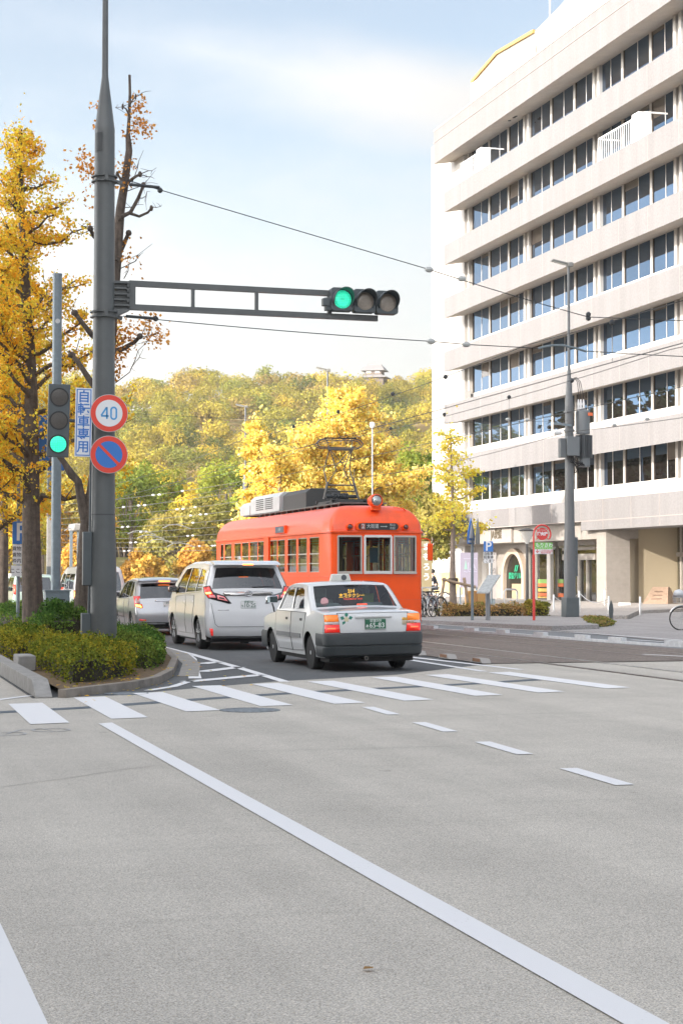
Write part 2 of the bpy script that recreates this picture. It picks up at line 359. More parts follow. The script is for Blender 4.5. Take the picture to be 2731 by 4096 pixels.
struct(b.build('gutter_slabs', mat('gutter_concrete', (.27,.255,.235), .85, noise=(4,.25)), smooth=0))
b = MB()
b.prism([(24.0,0),(24.0,.02),(24.55,.22),(70,.24),(70,0)], 2.44, 2.66, 'x')
tag(b.build('low_wall', M['concrete'], bevel=.02), 'low grey concrete kerb wall sloping down at the end beside the cycle path', 'wall')

# far pavement
side = [(18.0,56.0),(19.4,60.1),(24.3,57.9),(21.2,49.6),(19.6,48.9)]
sheet('traffic_island_pavement', [(19.55,48.8),(21.3,49.5),(24.4,57.8),(24.4,60.2),(17.95,60.2),(18.0,55.7)], .13, PLAZA, .2)
sheet('sidewalk', [(17.95,60.21),(27,60.21),(31,68),(44,80),(44,122),(17.95,122)], .135, PAVE, .2)
sheet('flush_pavement', [(21.31,49.45),(19.56,48.75),(19.0,38.6),(80,38.6),(80,80),(44.1,80),(31.1,68),(27.1,60.2),(24.42,60.2)], .012, PLAZA)
# long low hump of white edge stones beside the track
b = MB(); n = 0
pts = [(16.3,62),(16.28,50.3),(16.9,46),(17.42,39.8),(17.8,36.8),(18.4,33.2)]
for (x0,y0),(x1,y1) in zip(pts, pts[1:]):
    d = math.hypot(x1-x0, y1-y0); c = int(d/.55)
    for i in range(c):
        t = (i+.5)/c; x = x0+(x1-x0)*t; y = y0+(y1-y0)*t; a = math.atan2(y1-y0, x1-x0); h = .06 if i % 4 else .14
        u = Vector((math.cos(a),math.sin(a),0))*d/c*.5
        b.bar(Vector((x,y,h/2))-u, Vector((x,y,h/2))+u, .14, h)
struct(b.build('edge_stones', mat('painted_stone', (.55,.56,.57), .8, noise=(9,.2)), smooth=0))

# hill: one slope rising to a ridge behind the wood
FWD = Vector((math.sin(R(YAW)), math.cos(R(YAW)), 0)); SID = Vector((math.cos(R(YAW)), -math.sin(R(YAW)), 0))
def hill_h(r, f):
    """ground height at r metres right of the view axis, f metres along it"""
    t = max(0, min(1, (f-205)/330)); base = 49*(t*t*(3-2*t))
    s = .90+.065*max(0, min(1, (4-r)/14))+.03*math.sin(r*.05+1.2)+.03*math.sin(r*.13)+.07*max(0, min(1, (r-14)/12))-.05*math.exp(-((r-9)/6)**2)
    foot = 3.2*max(0, min(1, (f-150)/18))
    return base*s+foot
b = MB(); nr, nf = 50, 60
vs = []
for j in range(nf):
    f = 149+(560-149)*j/(nf-1)
    for i in range(nr):
        r = -150+300*i/(nr-1); p = FWD*f+SID*r; vs.append((p.x, p.y, hill_h(r, f)-.05 if j else -.3))
b.add(vs, [(j*nr+i, j*nr+i+1, (j+1)*nr+i+1, (j+1)*nr+i) for j in range(nf-1) for i in range(nr-1)])
struct(b.build('hill', mat('autumn_bank', (.26,.17,.06), .95, noise=(.12,.85,(.14,.15,.03)), bump=(.8,1)), smooth=60))
# ------------------------------------------------------------------ the office building on the right
CONC = mat('exposed_aggregate_panel', (.188,.18,.18), .85, noise=(9,.16), bump=(70,.3), streak=(1.2,.12))
CONC_B = mat('aggregate_panel_darker', (.155,.146,.146), .85, noise=(7,.12), bump=(70,.3))
CREAM = mat('white_tile_wall', (.42,.40,.375), .75, noise=(1.2,.06), streak=(.8,.06))
SOFFIT = mat('soffit_render', (.5,.44,.38), .9, noise=(1.5,.08), streak=(2,.06))
STONE = mat('beige_stone', (.27,.245,.22), .8, noise=(4,.1))
FRAME = mat('pale_window_frame', (.6,.57,.53), .5)
BRONZE = mat('bronze_frame', (.12,.085,.06), .4, metal=.5)
OFFGL = mat('office_glass', (.015,.011,.009), .015, spec=.5); OFFGL.node_tree.nodes['Principled BSDF'].inputs['IOR'].default_value = 2.7; OFFGL.node_tree.nodes['Principled BSDF'].inputs['Specular Tint'].default_value = (.20, .54, 1, 1)
SHOPGL = glass('shop_glass', (.62,.7,.66), .22)
B0 = [7.72, 11.13, 14.52, 17.96, 21.38, 24.78]
XB, XW = 37.0, 38.6
bld = thing('office_building', 'eight storey pale concrete office building with long horizontal bands and rows of dark windows', 'building', (XB, 90, 0))
OB = Vector((XB, 90, 0))
class LB(MB):                      # mesh given in world numbers, stored relative to the building
    def build(s, name, m, parent=None, **k):
        s.v = [(x-OB.x, y-OB.y, z-OB.z) for x, y, z in s.v]; return MB.build(s, name, m, parent or bld, **k)
YR, YL = 66.0, 110.5
b = LB()
b.box(38.35, 60, 110.5, 117.2, 0, 30.6)                                # stair tower end wall
b.box(38.75, 60, YR, 110.497, 4.2, 30.3)
for z in (1.7,5.1,8.6,12.0,15.4,18.9,22.3,25.7,29.0): b.box(38.343,38.36,110.52,117.203,z,z+.025,1)
b.build('wall', [CREAM, M['concrete']], smooth=0)
for i, z in enumerate(B0):
    b = LB(); b.prism([(XB,z),(38.8,z+.32),(38.8,z+1.27),(XB,z+1.27)], YR-.4, 110.5, 'y')
    # prism axis order for 'y' is (v, w, u): rebuild with explicit corners instead
    b.v = []; b.f = []; b.m = []
    P = [(XB,z),(38.8,z+.32),(38.8,z+1.24),(37.12,z+1.24),(37.12,z+1.27),(XB,z+1.27)]; n = len(P)
    vs = [(x,YR-.4,zz) for x,zz in P]+[(x,110.5,zz) for x,zz in P]
    b.add(vs, [tuple(range(n)), tuple(range(2*n-1,n-1,-1))]+[((k+1)%n,k,n+k,n+(k+1)%n) for k in range(n)], 0); b.m[2] = 1
    for k in range(1,13): y = 110.5-k*3.4; b.box(XB-.004, XB+.01, y-.012, y+.012, z+.02, z+1.25, 2)
    b.build('floor_band', [CONC, SOFFIT, mat('panel_joint', (.3,.26,.24), .9)], smooth=0)
z = 28.35
b = LB(); P = [(XB,z),(38.8,z+.3),(60,z+.3),(60,30.55),(XB,30.55)]; n = 5
vs = [(x,YR-.4,zz) for x,zz in P]+[(x,112.6,zz) for x,zz in P]
b.add(vs, [tuple(range(n)), tuple(range(2*n-1,n-1,-1))]+[((k+1)%n,k,n+k,n+(k+1)%n) for k in range(n)], 0); b.m[2] = 1
for k in range(1,14): y = 112.6-k*3.4; b.box(XB-.004, XB+.01, y-.012, y+.012, z+.02, 30.5, 2)
b.box(XB-.03, XB+.02, YR-.42, 112.62, 29.72, 29.76, 2); b.box(XB-.03,XB+.02,YR-.42,112.62,30.5,30.58,1)
b.build('roof_band', [CONC, SOFFIT, MATS['panel_joint']], smooth=0)
# window rows: white spandrel, posts, then every window on its own
sills = [6.2]+[x+1.94 for x in B0]; tops = [B0[0]+.33]+[x+.33 for x in B0[1:]]+[28.66]
GRP = [109.75, 99.42, 89.6, 79.4]; WIN = [(0,3.04),(3.32,6.44),(6.72,9.40)]
b = LB()
for r, (z0, z1) in enumerate(zip(sills, tops)):
    lo = 5.3 if r == 0 else B0[r-1]+1.24
    b.box(38.55, 38.76, YR, 110.49, lo-.1, z0-.003)
    for g in GRP:
        for a0 in (3.04, 6.44): b.box(38.63, 38.76, g-a0-.265, g-a0-.015, z0, z1+.2)
        b.box(38.5, 38.76, g-9.40-.30, g-9.40-.02, z0, z1+.2); b.box(38.5, 38.76, g-9.40-.93, g-9.40-.62, z0, z1+.2)
        b.box(38.66, 38.76, g-9.40-.618, g-9.40-.302, z0, z1+.2, 1)
    b.box(38.5,38.76,110.0,110.3,z0,z1+.2)
b.build('spandrel_wall', [CREAM, CONC_B], smooth=0)
wb = None
BL = mat('roller_blind', (.42,.36,.29), .9)
for r, (z0, z1) in enumerate(zip(sills, tops)):
    for g in GRP:
        for a0, a1 in WIN:
            if g-a1 < YR: continue
            y0, y1 = g-a1, g-a0; ym = (y0+y1)/2-.12
            b = LB()
            b.add([(38.685,y0,z0),(38.685,y0,z1+.1),(38.685,y1,z1+.1),(38.685,y1,z0)], [(0,1,2,3)], 0)
            b.box(38.665,38.7,ym-.022,ym+.022,z0,z1,1)
            b.box(38.64,38.7,y0,y0+.03,z0,z1,2); b.box(38.64,38.7,y1-.03,y1,z0,z1,2); b.box(38.64,38.7,y0+.03,y1-.03,z0,z0+.05,1)
            if rng.random() < .3:
                h = rng.choice([.25,.45,.9]); ya, yb = (y0+.06, ym-.04) if rng.random() < .5 else (ym+.04, y1-.06)
                b.add([(38.678,ya,z1-h),(38.678,ya,z1+.05),(38.678,yb,z1+.05),(38.678,yb,z1-h)], [(0,1,2,3)], 3)
            b.build('window', [OFFGL, FRAME, BRONZE, mat('blind_behind_glass', (.11,.09,.075), .03, spec=.9)], smooth=0)
# first floor fascia and its strip
b = LB()
b.box(37.0, 38.76, 88.25, 112.1, 4.33, 5.42); b.box(37.0, 38.76, YR-.4, 88.25, 3.86, 5.42)
b.box(36.985, 37.02, YR-.41, 112.11, 4.32, 4.36, 2)
for y0, y1 in ((98.85,102.0),(92.3,95.3),(105,108.4)): b.box(36.99, 37.02, y0, y1, 4.4, 5.38, 1)
for y in (108.4,105,102,98.85,95.3,92.3,88.25,85.4,82,78.8,75.4,72): b.box(36.988,37.02,y-.012,y+.012,3.9 if y < 88 else 4.37,5.4,2)
b.build('canopy', [CONC, CONC_B, MATS['panel_joint']], smooth=0)
b = LB(); b.box(37.45, 39.2, 86.0, 112.0, 3.42, 4.33); b.box(37.3,37.45,99.3,110.5,3.44,4.25); b.build('lower_fascia', STONE, smooth=0)
o = text('JA愛媛', .62, 'lettering', mat('bronze_letters', (.12,.10,.07), .5), bld, (37.28-XB, 101.75-90, 3.93), (R(90),0,R(-90)), depth=.05)
# ground floor: recessed wall, arch, pillar, glazing
XG = 39.0
def F(cx, cy, X): v = atX((1600+cx*.7213)/1.74175, (2050+cy*.7213)/1.74175, X); return v.y, v.z
def rect(b, X, c, m=None, d=.05):
    (ya,zt),(yb,zb) = F(c[0],c[1],X), F(c[2],c[3],X); b.box(X-d, X, yb, ya, max(zb,.1), zt, m); return b
b = LB(); b.box(39.0,39.3,98.8,112,.1,3.5); b.box(39.3, 60, 86.2, 117, 0, 4.2, 1); b.box(42.2, 60, YR, 86.19, 0, 4.2, 1)
ya, yb = F(595,495,39)[0], F(697,495,39)[0]
b.build('ground_floor_wall', [STONE, mat('dark_lobby', (.36,.30,.21), .8)], smooth=0)
b = LB(); yc, rr = (ya+yb)/2, (ya-yb)/2; zs = F(640,228,38.9)[1]-rr*.95
P = [(yc+1.22*rr,.12)]+[(yc+1.22*rr*math.cos(R(t)), zs+1.15*rr*math.sin(R(t))) for t in range(0,181,12)]+[(yc-1.22*rr,.12)]
Q = [(yc+rr,.12)]+[(yc+rr*math.cos(R(t)), zs+.95*rr*math.sin(R(t))) for t in range(0,181,12)]+[(yc-rr,.12)]
n = len(P); vs = [(38.7,y,z) for y,z in P]+[(38.7,y,z) for y,z in Q]+[(39.0,y,z) for y,z in P]+[(39.0,y,z) for y,z in Q]
b.add(vs, [(i,i+1,n+i+1,n+i) for i in range(n-1)]+[(n+i,n+i+1,3*n+i+1,3*n+i) for i in range(n-1)]+[(i+1,i,2*n+i,2*n+i+1) for i in range(n-1)])
b.build('arch', mat('arch_surround', (.4,.32,.25), .7), smooth=0)
b = LB(); b.add([(38.93,y,z) for y,z in Q], [tuple(range(n))]); d = b.build('arched_door', mat('dark_door_glass', (.012,.012,.011), .15), smooth=0)
b = LB(); rect(b, 38.915, (622,395,690,492)); b.build('kick_panel', mat('brown_panel', (.3,.22,.14), .6), smooth=0)
GREEN = mat('green_neon', (.02,.3,.16), .5, emit=((.03,.5,.25), .06))
text('農協グリル', .42, 'neon_sign', GREEN, bld, (38.9-XB, yc-90+.05, zs+.12), (R(90),0,R(-90)), depth=.02)
b = LB(); y0 = yc+.1
for k in (0,.3): b.prism([(y0-k, zs+.4),(y0-k-.12, zs+.4),(y0-k-.36, zs+.78),(y0-k-.24, zs+.78)], 38.88, 38.9, 'x')
b.build('neon_mark', GREEN, smooth=0)
b = LB(); y1, y2 = F(1087,175,37.35)[0], F(1140,175,37.35)[0]; xd = atY((1600+1272*.7213)/1.74175, 1250, y2).x
b.box(37.35, xd, y2, y1, .1, 3.84)
for k in (.98,1.95,2.95): b.box(37.343, xd-.01, y2-.004, y1+.003, k, k+.02, 1)
b.build('pillar', [STONE, MATS['panel_joint']], smooth=0)
b = LB()
ORANGE, GRN2, YEL = mat('poster_orange', (.42,.10,.03), .5), mat('poster_green', (.16,.28,.07), .5), mat('poster_yellow', (.42,.27,.06), .5)
for c, m in (((765,370,825,393),0),((765,393,825,412),1),((765,420,825,440),2),((765,445,825,468),1),((765,463,825,475),2),((872,370,905,392),0),((872,392,905,412),1),((872,448,905,470),1)): b = LB(); rect(b, 38.9, c, 0, .02); b.build('shop_stripe', (GRN2, ORANGE, YEL)[m], smooth=0)
b = LB()
for c in ((705,195,722,497),(748,195,760,497),(868,165,880,497),(990,262,1004,497),(1040,262,1048,497)): rect(b, 38.95, c, 0, .12)
for c in ((700,165,1087,178),(760,200,870,206),(905,197,1087,206),(905,232,1087,262)): rect(b, 38.95, c, 0, .1)
b.build('shopfront_frame', STONE, smooth=0)
b = LB(); rect(b, 38.97, (722,205,1087,497), 0, .01); b.build('shopfront_glass', SHOPGL, smooth=0)
b = LB(); rect(b, 38.6, (829,170,850,515), 0, .2); b.build('front_post', CREAM, smooth=0)
b = LB(); rect(b, 38.6, (470,270,493,432), 0, .2); b.build('front_post', CREAM, smooth=0)
b = LB()
XL = 41.4
for y in [F(c,400,XL)[0] for c in (1275,1340,1460,1558,1660)]: b.box(XL-.05,XL+.1,y-.08,y+.08,.1,4.2)
b.box(XL-.05,XL+.1,YR,86.1,2.5,2.72); b.box(XL-.1,XL+.12,YR,86.1,4.0,4.2)
b.build('lobby_window_frame', STONE, smooth=0)
b = LB(); b.box(XL+.03,XL+.04,YR,86.1,.1,4.0); b.build('lobby_window', glass('lobby_glass', (.55,.55,.45), .25), smooth=0)
b = LB(); b.box(XL+.06,XL+.07,F(1455,0,XL)[0],F(1345,0,XL)[0],1.35,2.5); b.build('lobby_blind', mat('amber_blind', (.32,.2,.07), .7), smooth=0)
b = LB(); b.box(40.2,40.5,F(1340,0,40.3)[0],F(1272,0,40.3)[0],.1,3.0); b.build('lobby_panel', mat('grey_brown_panel', (.2,.17,.14), .7), smooth=0)
# white railings with a cabinet on two bands, roof sign, mast
def railing(y0, y1, z, X=37.25):
    b = LB(); n = int((y1-y0)/.24)
    for i in range(n+1): y = y0+(y1-y0)*i/n; b.box(X-.015, X+.015, y-.015, y+.015, z, z+1.25)
    b.box(X-.025,X+.025,y0,y1,z+1.25,z+1.32); b.box(X-.02,X+.02,y0,y1,z+.04,z+.08)
    for y in (y0,y1): b.box(X, 38.4, y-.02, y+.02, z+1.25, z+1.32)
    b.box(X-.12,X+.5,y0+.55,y0+1.35,z+.02,z+1.45)
    b.build('balcony_railing', mat('railing_white', (.72,.72,.72), .5), smooth=0)
railing(*sorted((atX(1000+1,0,37.2).y*0+103.3, 107.9)), B0[5]+1.27); railing(80.6, 86.3, B0[4]+1.27)
# rooftop sign frame with its slanting top edge
XS = 39.5
P = [atX((1700+x*.6575)/1.74175, y*.6575/1.74175, XS) for x,y in ((287,500),(440,322),(665,190),(760,95),(850,0),(930,-90))]
P = [(p.y,p.z) for p in P]
poly = [(P[0][0],30.4)]+P+[(70,P[-1][1]+6),(70,30.4)]
b = LB(); vs = [(XS,y,z) for y,z in poly]+[(XS+8,y,z) for y,z in poly]; n = len(poly)
b.add(vs, [tuple(range(n)),tuple(range(2*n-1,n-1,-1))]+[((k+1)%n,k,n+k,n+(k+1)%n) for k in range(n)])
b.build('roof_screen', mat('cream_cladding', (.25,.235,.205), .8), smooth=0)
b = LB()
for k in range(2): b.bar((XS-.05,*P[k]), (XS-.05,*P[k+1]), .16, .2)
b.build('roof_screen_edge', mat('ochre_trim', (.45,.27,.08), .7), smooth=0)
b = LB(); Bn = [(P[0][0],30.62),(P[0][0],P[0][1]-.1),(P[2][0]-.3,P[2][1]-.9),(P[2][0]-.3,30.62)]
b.add([(XS-.12,y,z) for y,z in Bn]+[(XS-.05,y,z) for y,z in Bn], [(0,1,2,3),(7,6,5,4),(0,4,5,1),(1,5,6,2),(2,6,7,3),(3,7,4,0)])
ban = b.build('roof_banner', M['white'], smooth=0)
b = LB(); r2 = random.Random(3); y = P[0][0]-.5
GREYT = mat('faded_lettering', (.45,.45,.5), .8)
while y > P[2][0]+.2:
    u = (P[0][0]-y)/(P[0][0]-P[2][0]); zc = 31.5+u*.9
    if r2.random() < .8:
        for k in range(4):
            a, c = y-r2.random()*.35, zc+(r2.random()-.5)*.6
            if r2.random() < .5: b.box(XS-.13,XS-.119,a-.22,a,c,c+.05)
            else: b.box(XS-.13,XS-.119,a-.04,a,c-.15,c+.15)
    y -= .56
o = b.build('banner_lettering', GREYT, smooth=0)
b = LB(); q = atX(1262,10,40); b.tube([(40,q.y,30),(40,q.y,44)],[.06,.04],8); b.build('roof_mast', M['white'])
q = [atX((1700+x*.6575)/1.74175, y*.6575/1.74175, 37.9) for x,y in ((511,735),(539,735),(549,708))]
b = LB()
for p in q: b.lathe([(.09,0),(.11,.06),(.09,.1)], (37.9,p.y,28.46), 'z', 10)
b.build('soffit_vent', M['dark'])
b = LB(); p = atX((1700+250*.6575)/1.74175,(1400+280*.6575)/1.74175,38.2); b.box(37.9,38.34,p.y-.45,p.y+.5,p.z-.3,p.z+.3); b.build('air_conditioner', CREAM, bevel=.03)

# left block shades the crossing; rear one is added to darken reflections in glass
def block(label, x0, x1, y0, y1, h, col, side):
    o = thing('unseen_block', label, 'building', ((x0+x1)/2, (y0+y1)/2, 0)); ox, oy = o.location.x, o.location.y
    b = MB(); b.box(x0-ox,x1-ox,y0-oy,y1-oy,0,h); b.box(x0-ox+1,x1-ox-1,y0-oy+1,y1-oy-1,h,h+.8); b.build('wall', mat('block_wall_'+label[:6], col, .85, noise=(.6,.1)), o, smooth=0)
    b = MB(); nz = int(h/3.4)
    for k in range(nz):
        y = y0+2
        while y+2 < y1:
            b.box(x1-ox+.0,x1-ox+.05,y-oy,y+2-oy,k*3.4+1.2,k*3.4+2.8); y += 3.4
    w = b.build('window_row', OFFGL, o, smooth=0)
block('grey office block behind the viewpoint closing the crossing', -18, 70, -80, -58, 24, (.25,.24,.23), 0)
block('beige office block across the street beyond the left pavement', -46, -24, -58, 40.6, 31, (.4,.37,.33), 1)
# ------------------------------------------------------------------ plants
def leafmat(name, rough=.6, trans=.35):
    m = bpy.data.materials.new(name); m.use_nodes = True; t = m.node_tree; t.nodes.clear(); k = t.links.new
    o = t.nodes.new('ShaderNodeOutputMaterial'); a = t.nodes.new('ShaderNodeAttribute'); a.attribute_name = 'tint'
    d = t.nodes.new('ShaderNodeBsdfDiffuse'); tl = t.nodes.new('ShaderNodeBsdfTranslucent'); mm = t.nodes.new('ShaderNodeMixShader'); mm.inputs[0].default_value = trans
    k(a.outputs['Color'], d.inputs[0]); k(a.outputs['Color'], tl.inputs[0]); k(d.outputs[0], mm.inputs[1]); k(tl.outputs[0], mm.inputs[2]); k(mm.outputs[0], o.inputs[0])
    return m
LEAF = leafmat('leaf', trans=.42)
def leaves(name, P, size, cols, parent=None, up=.25, out=None, jitter=.22, sd=0):
    """P: N x 3 leaf places; cols: N x 3; every leaf a small bent blade of two faces"""
    g = np.random.default_rng(sd); N = len(P)
    n = g.normal(size=(N,3)); n[:,2] += up
    if out is not None: n += out
    n /= np.linalg.norm(n, axis=1)[:,None]
    a = np.cross(n, g.normal(size=(N,3))); a /= np.linalg.norm(a, axis=1)[:,None]; b = np.cross(n, a)
    s = (size*g.uniform(.6,1.35,(N,1)) if np.isscalar(size) else size[:,None]*g.uniform(.6,1.35,(N,1)))
    V = np.stack([P-a*s*.5, P+b*s*.42+n*s*.06, P+a*s*.5, P-b*s*.42+n*s*.06], 1).reshape(-1,3)
    me = bpy.data.meshes.new(name); me.vertices.add(4*N); me.vertices.foreach_set('co', V.astype(np.float32).ravel())
    me.loops.add(4*N); me.loops.foreach_set('vertex_index', np.arange(4*N, dtype=np.int32)); me.polygons.add(N)
    me.polygons.foreach_set('loop_start', np.arange(0,4*N,4,dtype=np.int32)); me.polygons.foreach_set('loop_total', np.full(N,4,dtype=np.int32))
    me.update(calc_edges=True)
    c = np.clip(cols*(1+g.normal(size=(N,1))*jitter), .004, .9); at = me.color_attributes.new('tint','FLOAT_COLOR','POINT')
    at.data.foreach_set('color', np.repeat(np.concatenate([c, np.ones((N,1))],1), 4, 0).astype(np.float32).ravel())
    me.materials.append(LEAF); o = bpy.data.objects.new(name, me); COL.objects.link(o)
    if parent: o.parent = parent
    return o
def pick(g, N, pal, w=None):
    return np.array(pal)[g.choice(len(pal), N, p=w)]
GOLD = [(.95,.54,.05),(.93,.45,.04),(.95,.64,.08),(.86,.56,.06),(.68,.56,.07)]
BRIGHT = [(.95,.68,.18),(.93,.61,.14),(.95,.74,.28),(.88,.65,.15),(.76,.58,.13)]
def bend(p, q, n, wob, g):
    p, q = np.array(p, float), np.array(q, float); L_ = np.linalg.norm(q-p)
    pts = [p+(q-p)*i/n+g.normal(size=3)*wob*L_*(0 if i in (0,n) else 1) for i in range(n+1)]
    return [Vector(x) for x in pts]
def ginkgo(name, label, loc, h, trunk_pts, r0, spread, nl, leaf, pal, per, sd, low=.22, group=None, clump=.3, barkm=None, dens=1.0, pw=None, rise=.6):
    """upright ginkgo: tapering trunk, rising limbs, leaf masses that cling to the limbs and leave gaps"""
    g = np.random.default_rng(sd); o = thing(name, label, 'tree', loc, 0, group)
    tp = [Vector(p) for p in trunk_pts]; n = len(tp)
    b = MB(); b.tube([tp[0]+Vector((0,0,-.3))]+tp, [r0*1.25]+[r0*(1-.86*(i/(n-1))**.9) for i in range(n)], 12)
    zs = [p.z for p in tp]
    def at(z):
        for i in range(n-1):
            if zs[i] <= z <= zs[i+1]: return tp[i].lerp(tp[i+1], (z-zs[i])/(zs[i+1]-zs[i]))
        return tp[-1]
    P = []; tr = b.build('trunk', barkm or M['bark'], o, smooth=60)
    lb = MB()
    for i in range(nl):
        t = low+(1-low)*(i+.3*g.random())/nl; z = h*t; s = at(z); a = i*2.4+g.normal()*.5
        L_ = spread*(1-((t-low)/(1-low))**1.4*.78)*(.72+.5*g.random())
        e = Vector((math.cos(a)*L_, math.sin(a)*L_, L_*rise*(.6+.6*g.random())))
        br = bend(s, s+e, 5, .05, g); rr = r0*.3*(1-t*.6)
        lb.tube(br, [rr*(1-.8*k/5)+.006 for k in range(6)], 6)
        tw = [br]
        for k in (2,3,4):
            for q in range(2):
                d = Vector(g.normal(size=3)); d.z = abs(d.z)*.5; d = d.normalized()*L_*.34
                c = bend(br[k], br[k]+d+e*.12, 3, .06, g); tw.append(c); lb.tube(c, [rr*.35, rr*.25, rr*.18, .004], 5)
        for br_ in tw:
            A = np.array([list(x) for x in br_]); m = int(per*dens*(1.0 if br_ is br else .42)*(.4+1.2*g.random())*max(.35, L_/spread))
            u = (g.random(m)**.75)*(len(A)-1); i0 = np.clip(u.astype(int),0,len(A)-2); f = (u-i0)[:,None]
            q = A[i0]*(1-f)+A[i0+1]*f
            cl = g.normal(size=(max(3,m//40),3))*clump*np.array([.9,.9,.55]); q = q+cl[g.integers(len(cl),size=m)]*.8+g.normal(size=(m,3))*clump*np.array([.42,.42,.3])
            P.append(q)
    top = np.array(tp[-1])+g.normal(size=(int(per*.8),3))*np.array([clump*.8,clump*.8,clump*2.6])-np.array([0,0,clump*2.0]); P.append(top)
    lb.build('limbs', barkm or M['bark'], o, smooth=60)
    P = np.concatenate(P); cid = (np.floor(P/ (clump*2.2)).astype(int)*np.array([73,179,283])).sum(1)
    cl = np.array([np.random.default_rng(abs(int(c))+sd).integers(0,len(pal)) for c in np.unique(cid)]); cl = cl[np.unique(cid, return_inverse=True)[1]]
    mixm = g.random(len(P)) < .62; idx = np.where(mixm, cl, g.choice(len(pal), len(P), p=pw))
    leaves('crown', P, leaf, np.array(pal)[idx], o, sd=sd)
    return o
def dpt(x, y, Y, o): v = atY(x, y, Y); return (v.x-o[0], v.y-o[1], v.z-o[2])
# the big golden ginkgo behind the grey column
o = atY(74,1425,46.5); o.z = .1
tp = [dpt(x,y,46.5+k,o) for x,y,k in ((78,1440,0),(74,1330,0),(72,1200,0),(73,1050,.1),(72,900,.2),(66,760,.2),(58,640,.2),(52,520,.1),(48,400,0),(46,310,0))]
ginkgo('ginkgo_tree', 'tall golden ginkgo with thick dark trunk behind the slim blue grey column', o, 12.6, tp, .29, 2.4, 50, .085, GOLD, 230, 5, low=.24, clump=.17, group='ginkgo trees along the left planting')
o = atY(-34,1425,50); o.z = .1
ginkgo('ginkgo_tree', 'ginkgo cut by the left edge of the view with orange yellow leaves', o, 11.0, [(0,0,0),(.1,0,3),(.12,.1,6),(.1,0,9),(.1,0,11)], .24, 2.2, 26, .09, GOLD, 330, 8, low=.22, clump=.23, group='ginkgo trees along the left planting')
o = Vector((4.2+.75,63,.1)); o = atY(2,1400,62); o.z = .1
ginkgo('ginkgo_tree', 'dark trunked ginkgo standing further back at the far left behind the parking sign', o, 11.5, [(0,0,0),(.05,0,3),(.0,.1,6),(.1,0,9),(.1,0,11.5)], .26, 2.2, 24, .11, GOLD, 400, 12, low=.26, clump=.3, group='ginkgo trees along the left planting')
# the pollarded ginkgo behind the signal pole
o = atY(185,1500,38.5); o.z = .1; Y = 38.5
pl = thing('ginkgo_tree', 'nearly bare pollarded ginkgo right behind the signal pole with knobbly stubs', 'tree', o, 0, 'ginkgo trees along the left planting')
def D(x, y, k=0): return Vector(dpt(x,y,Y+k,o))
b = MB(); b.tube([D(184,1512),D(187,1420),D(192,1330),D(196,1250),D(201,1190)],[.19,.17,.155,.15,.13],12)
b.tube([D(199,1200),D(212,1130),D(228,1030),D(240,940,.1),(D(250,830,.1)),D(259,700),D(268,590),D(277,480),D(287,420),D(297,345),D(294,308)],[.13,.12,.125,.13,.135,.125,.115,.098,.086,.074,.05],12)
b.tube([D(294,320),D(297,270),D(299,215),D(298,172)],[.045,.035,.03,.028],8)
b.tube([D(200,1200),D(188,1150),D(180,1105),D(165,1090),D(148,1062),D(134,1045)],[.13,.1,.085,.09,.06,.05],9)
b.build('trunk', M['bark'], pl, smooth=60)
lb = MB(); g5 = np.random.default_rng(5)
for pts, r in (([(232,910),(205,870),(180,832),(165,815)],.075),([(240,790),(212,770),(190,742),(172,718)],.07),([(254,660),(232,560),(214,540),(208,525)],.06),
               ([(266,600),(285,560),(296,535)],.06),([(274,500),(300,488),(318,455),(330,425)],.05),([(300,490),(320,497),(340,488),(348,478)],.035),([(252,810),(285,800),(310,785),(322,772)],.06),
               ([(293,420),(308,408),(322,400)],.04),([(288,435),(277,410),(270,400)],.035),([(297,265),(290,250),(282,245)],.02),([(299,240),(306,228),(312,222)],.018)):
    v = [D(x,y,g5.normal()*.1) for x,y in pts]; n = len(v); lb.tube(v, [r*(1-.35*i/(n-1)) for i in range(n)], 8)
    lb.lathe([(.0,-.07),(r*.9,-.05),(r*1.15,0),(r*.8,.05),(0,.07)], v[-1], 'z', 8)
for x, y, X_, Y_ in ((322,400,360,385),(325,402,355,410),(330,425,338,415),(348,478,372,470),(322,455,345,440),(322,772,360,768),(322,772,340,735),(300,430,330,345),(299,240,320,215),(312,222,330,212),(298,300,322,270),(290,440,348,425),(280,480,330,470),(165,815,150,800),(208,525,180,512),(282,245,272,240),
                     (270,620,350,560),(300,605,330,580),(285,640,300,600),(265,880,330,800),(300,850,355,765),(172,718,160,705)):
    p = bend(D(x,y), D(X_,Y_,g5.normal()*.3), 4, .05, g5); lb.tube(p, [.012,.01,.008,.006,.004], 5)
    for k in range(2): q = p[2+k]; lb.tube(bend(q, q+Vector(g5.normal(size=3))*.16, 2, .05, g5), [.006,.005,.003], 4)
lb.build('limbs', M['bark'], pl, smooth=60)
P = []
for x, y, s, n in ((318,292,.12,70),(335,296,.12,50),(300,308,.1,40),(322,238,.1,60),(306,250,.08,30),(205,385,.14,90),(190,370,.14,70),(222,400,.1,40),(286,380,.12,60),(284,420,.1,40),(224,245,.06,30),(222,290,.06,20),
                   (280,590,.1,40),(283,560,.08,20),(290,770,.16,120),(275,800,.14,120),(340,765,.16,90),(365,770,.14,70),(345,740,.14,40),(262,830,.13,120),(258,860,.1,60),(275,760,.14,60),(205,440,.15,30),(300,600,.2,18)):
    P.append(np.array(D(x,y))+g5.normal(size=(n,3))*s)
P = np.concatenate(P); leaves('crown', P, .075, pick(g5, len(P), [(.62,.27,.06),(.66,.33,.09),(.5,.22,.04)]), pl, sd=6)
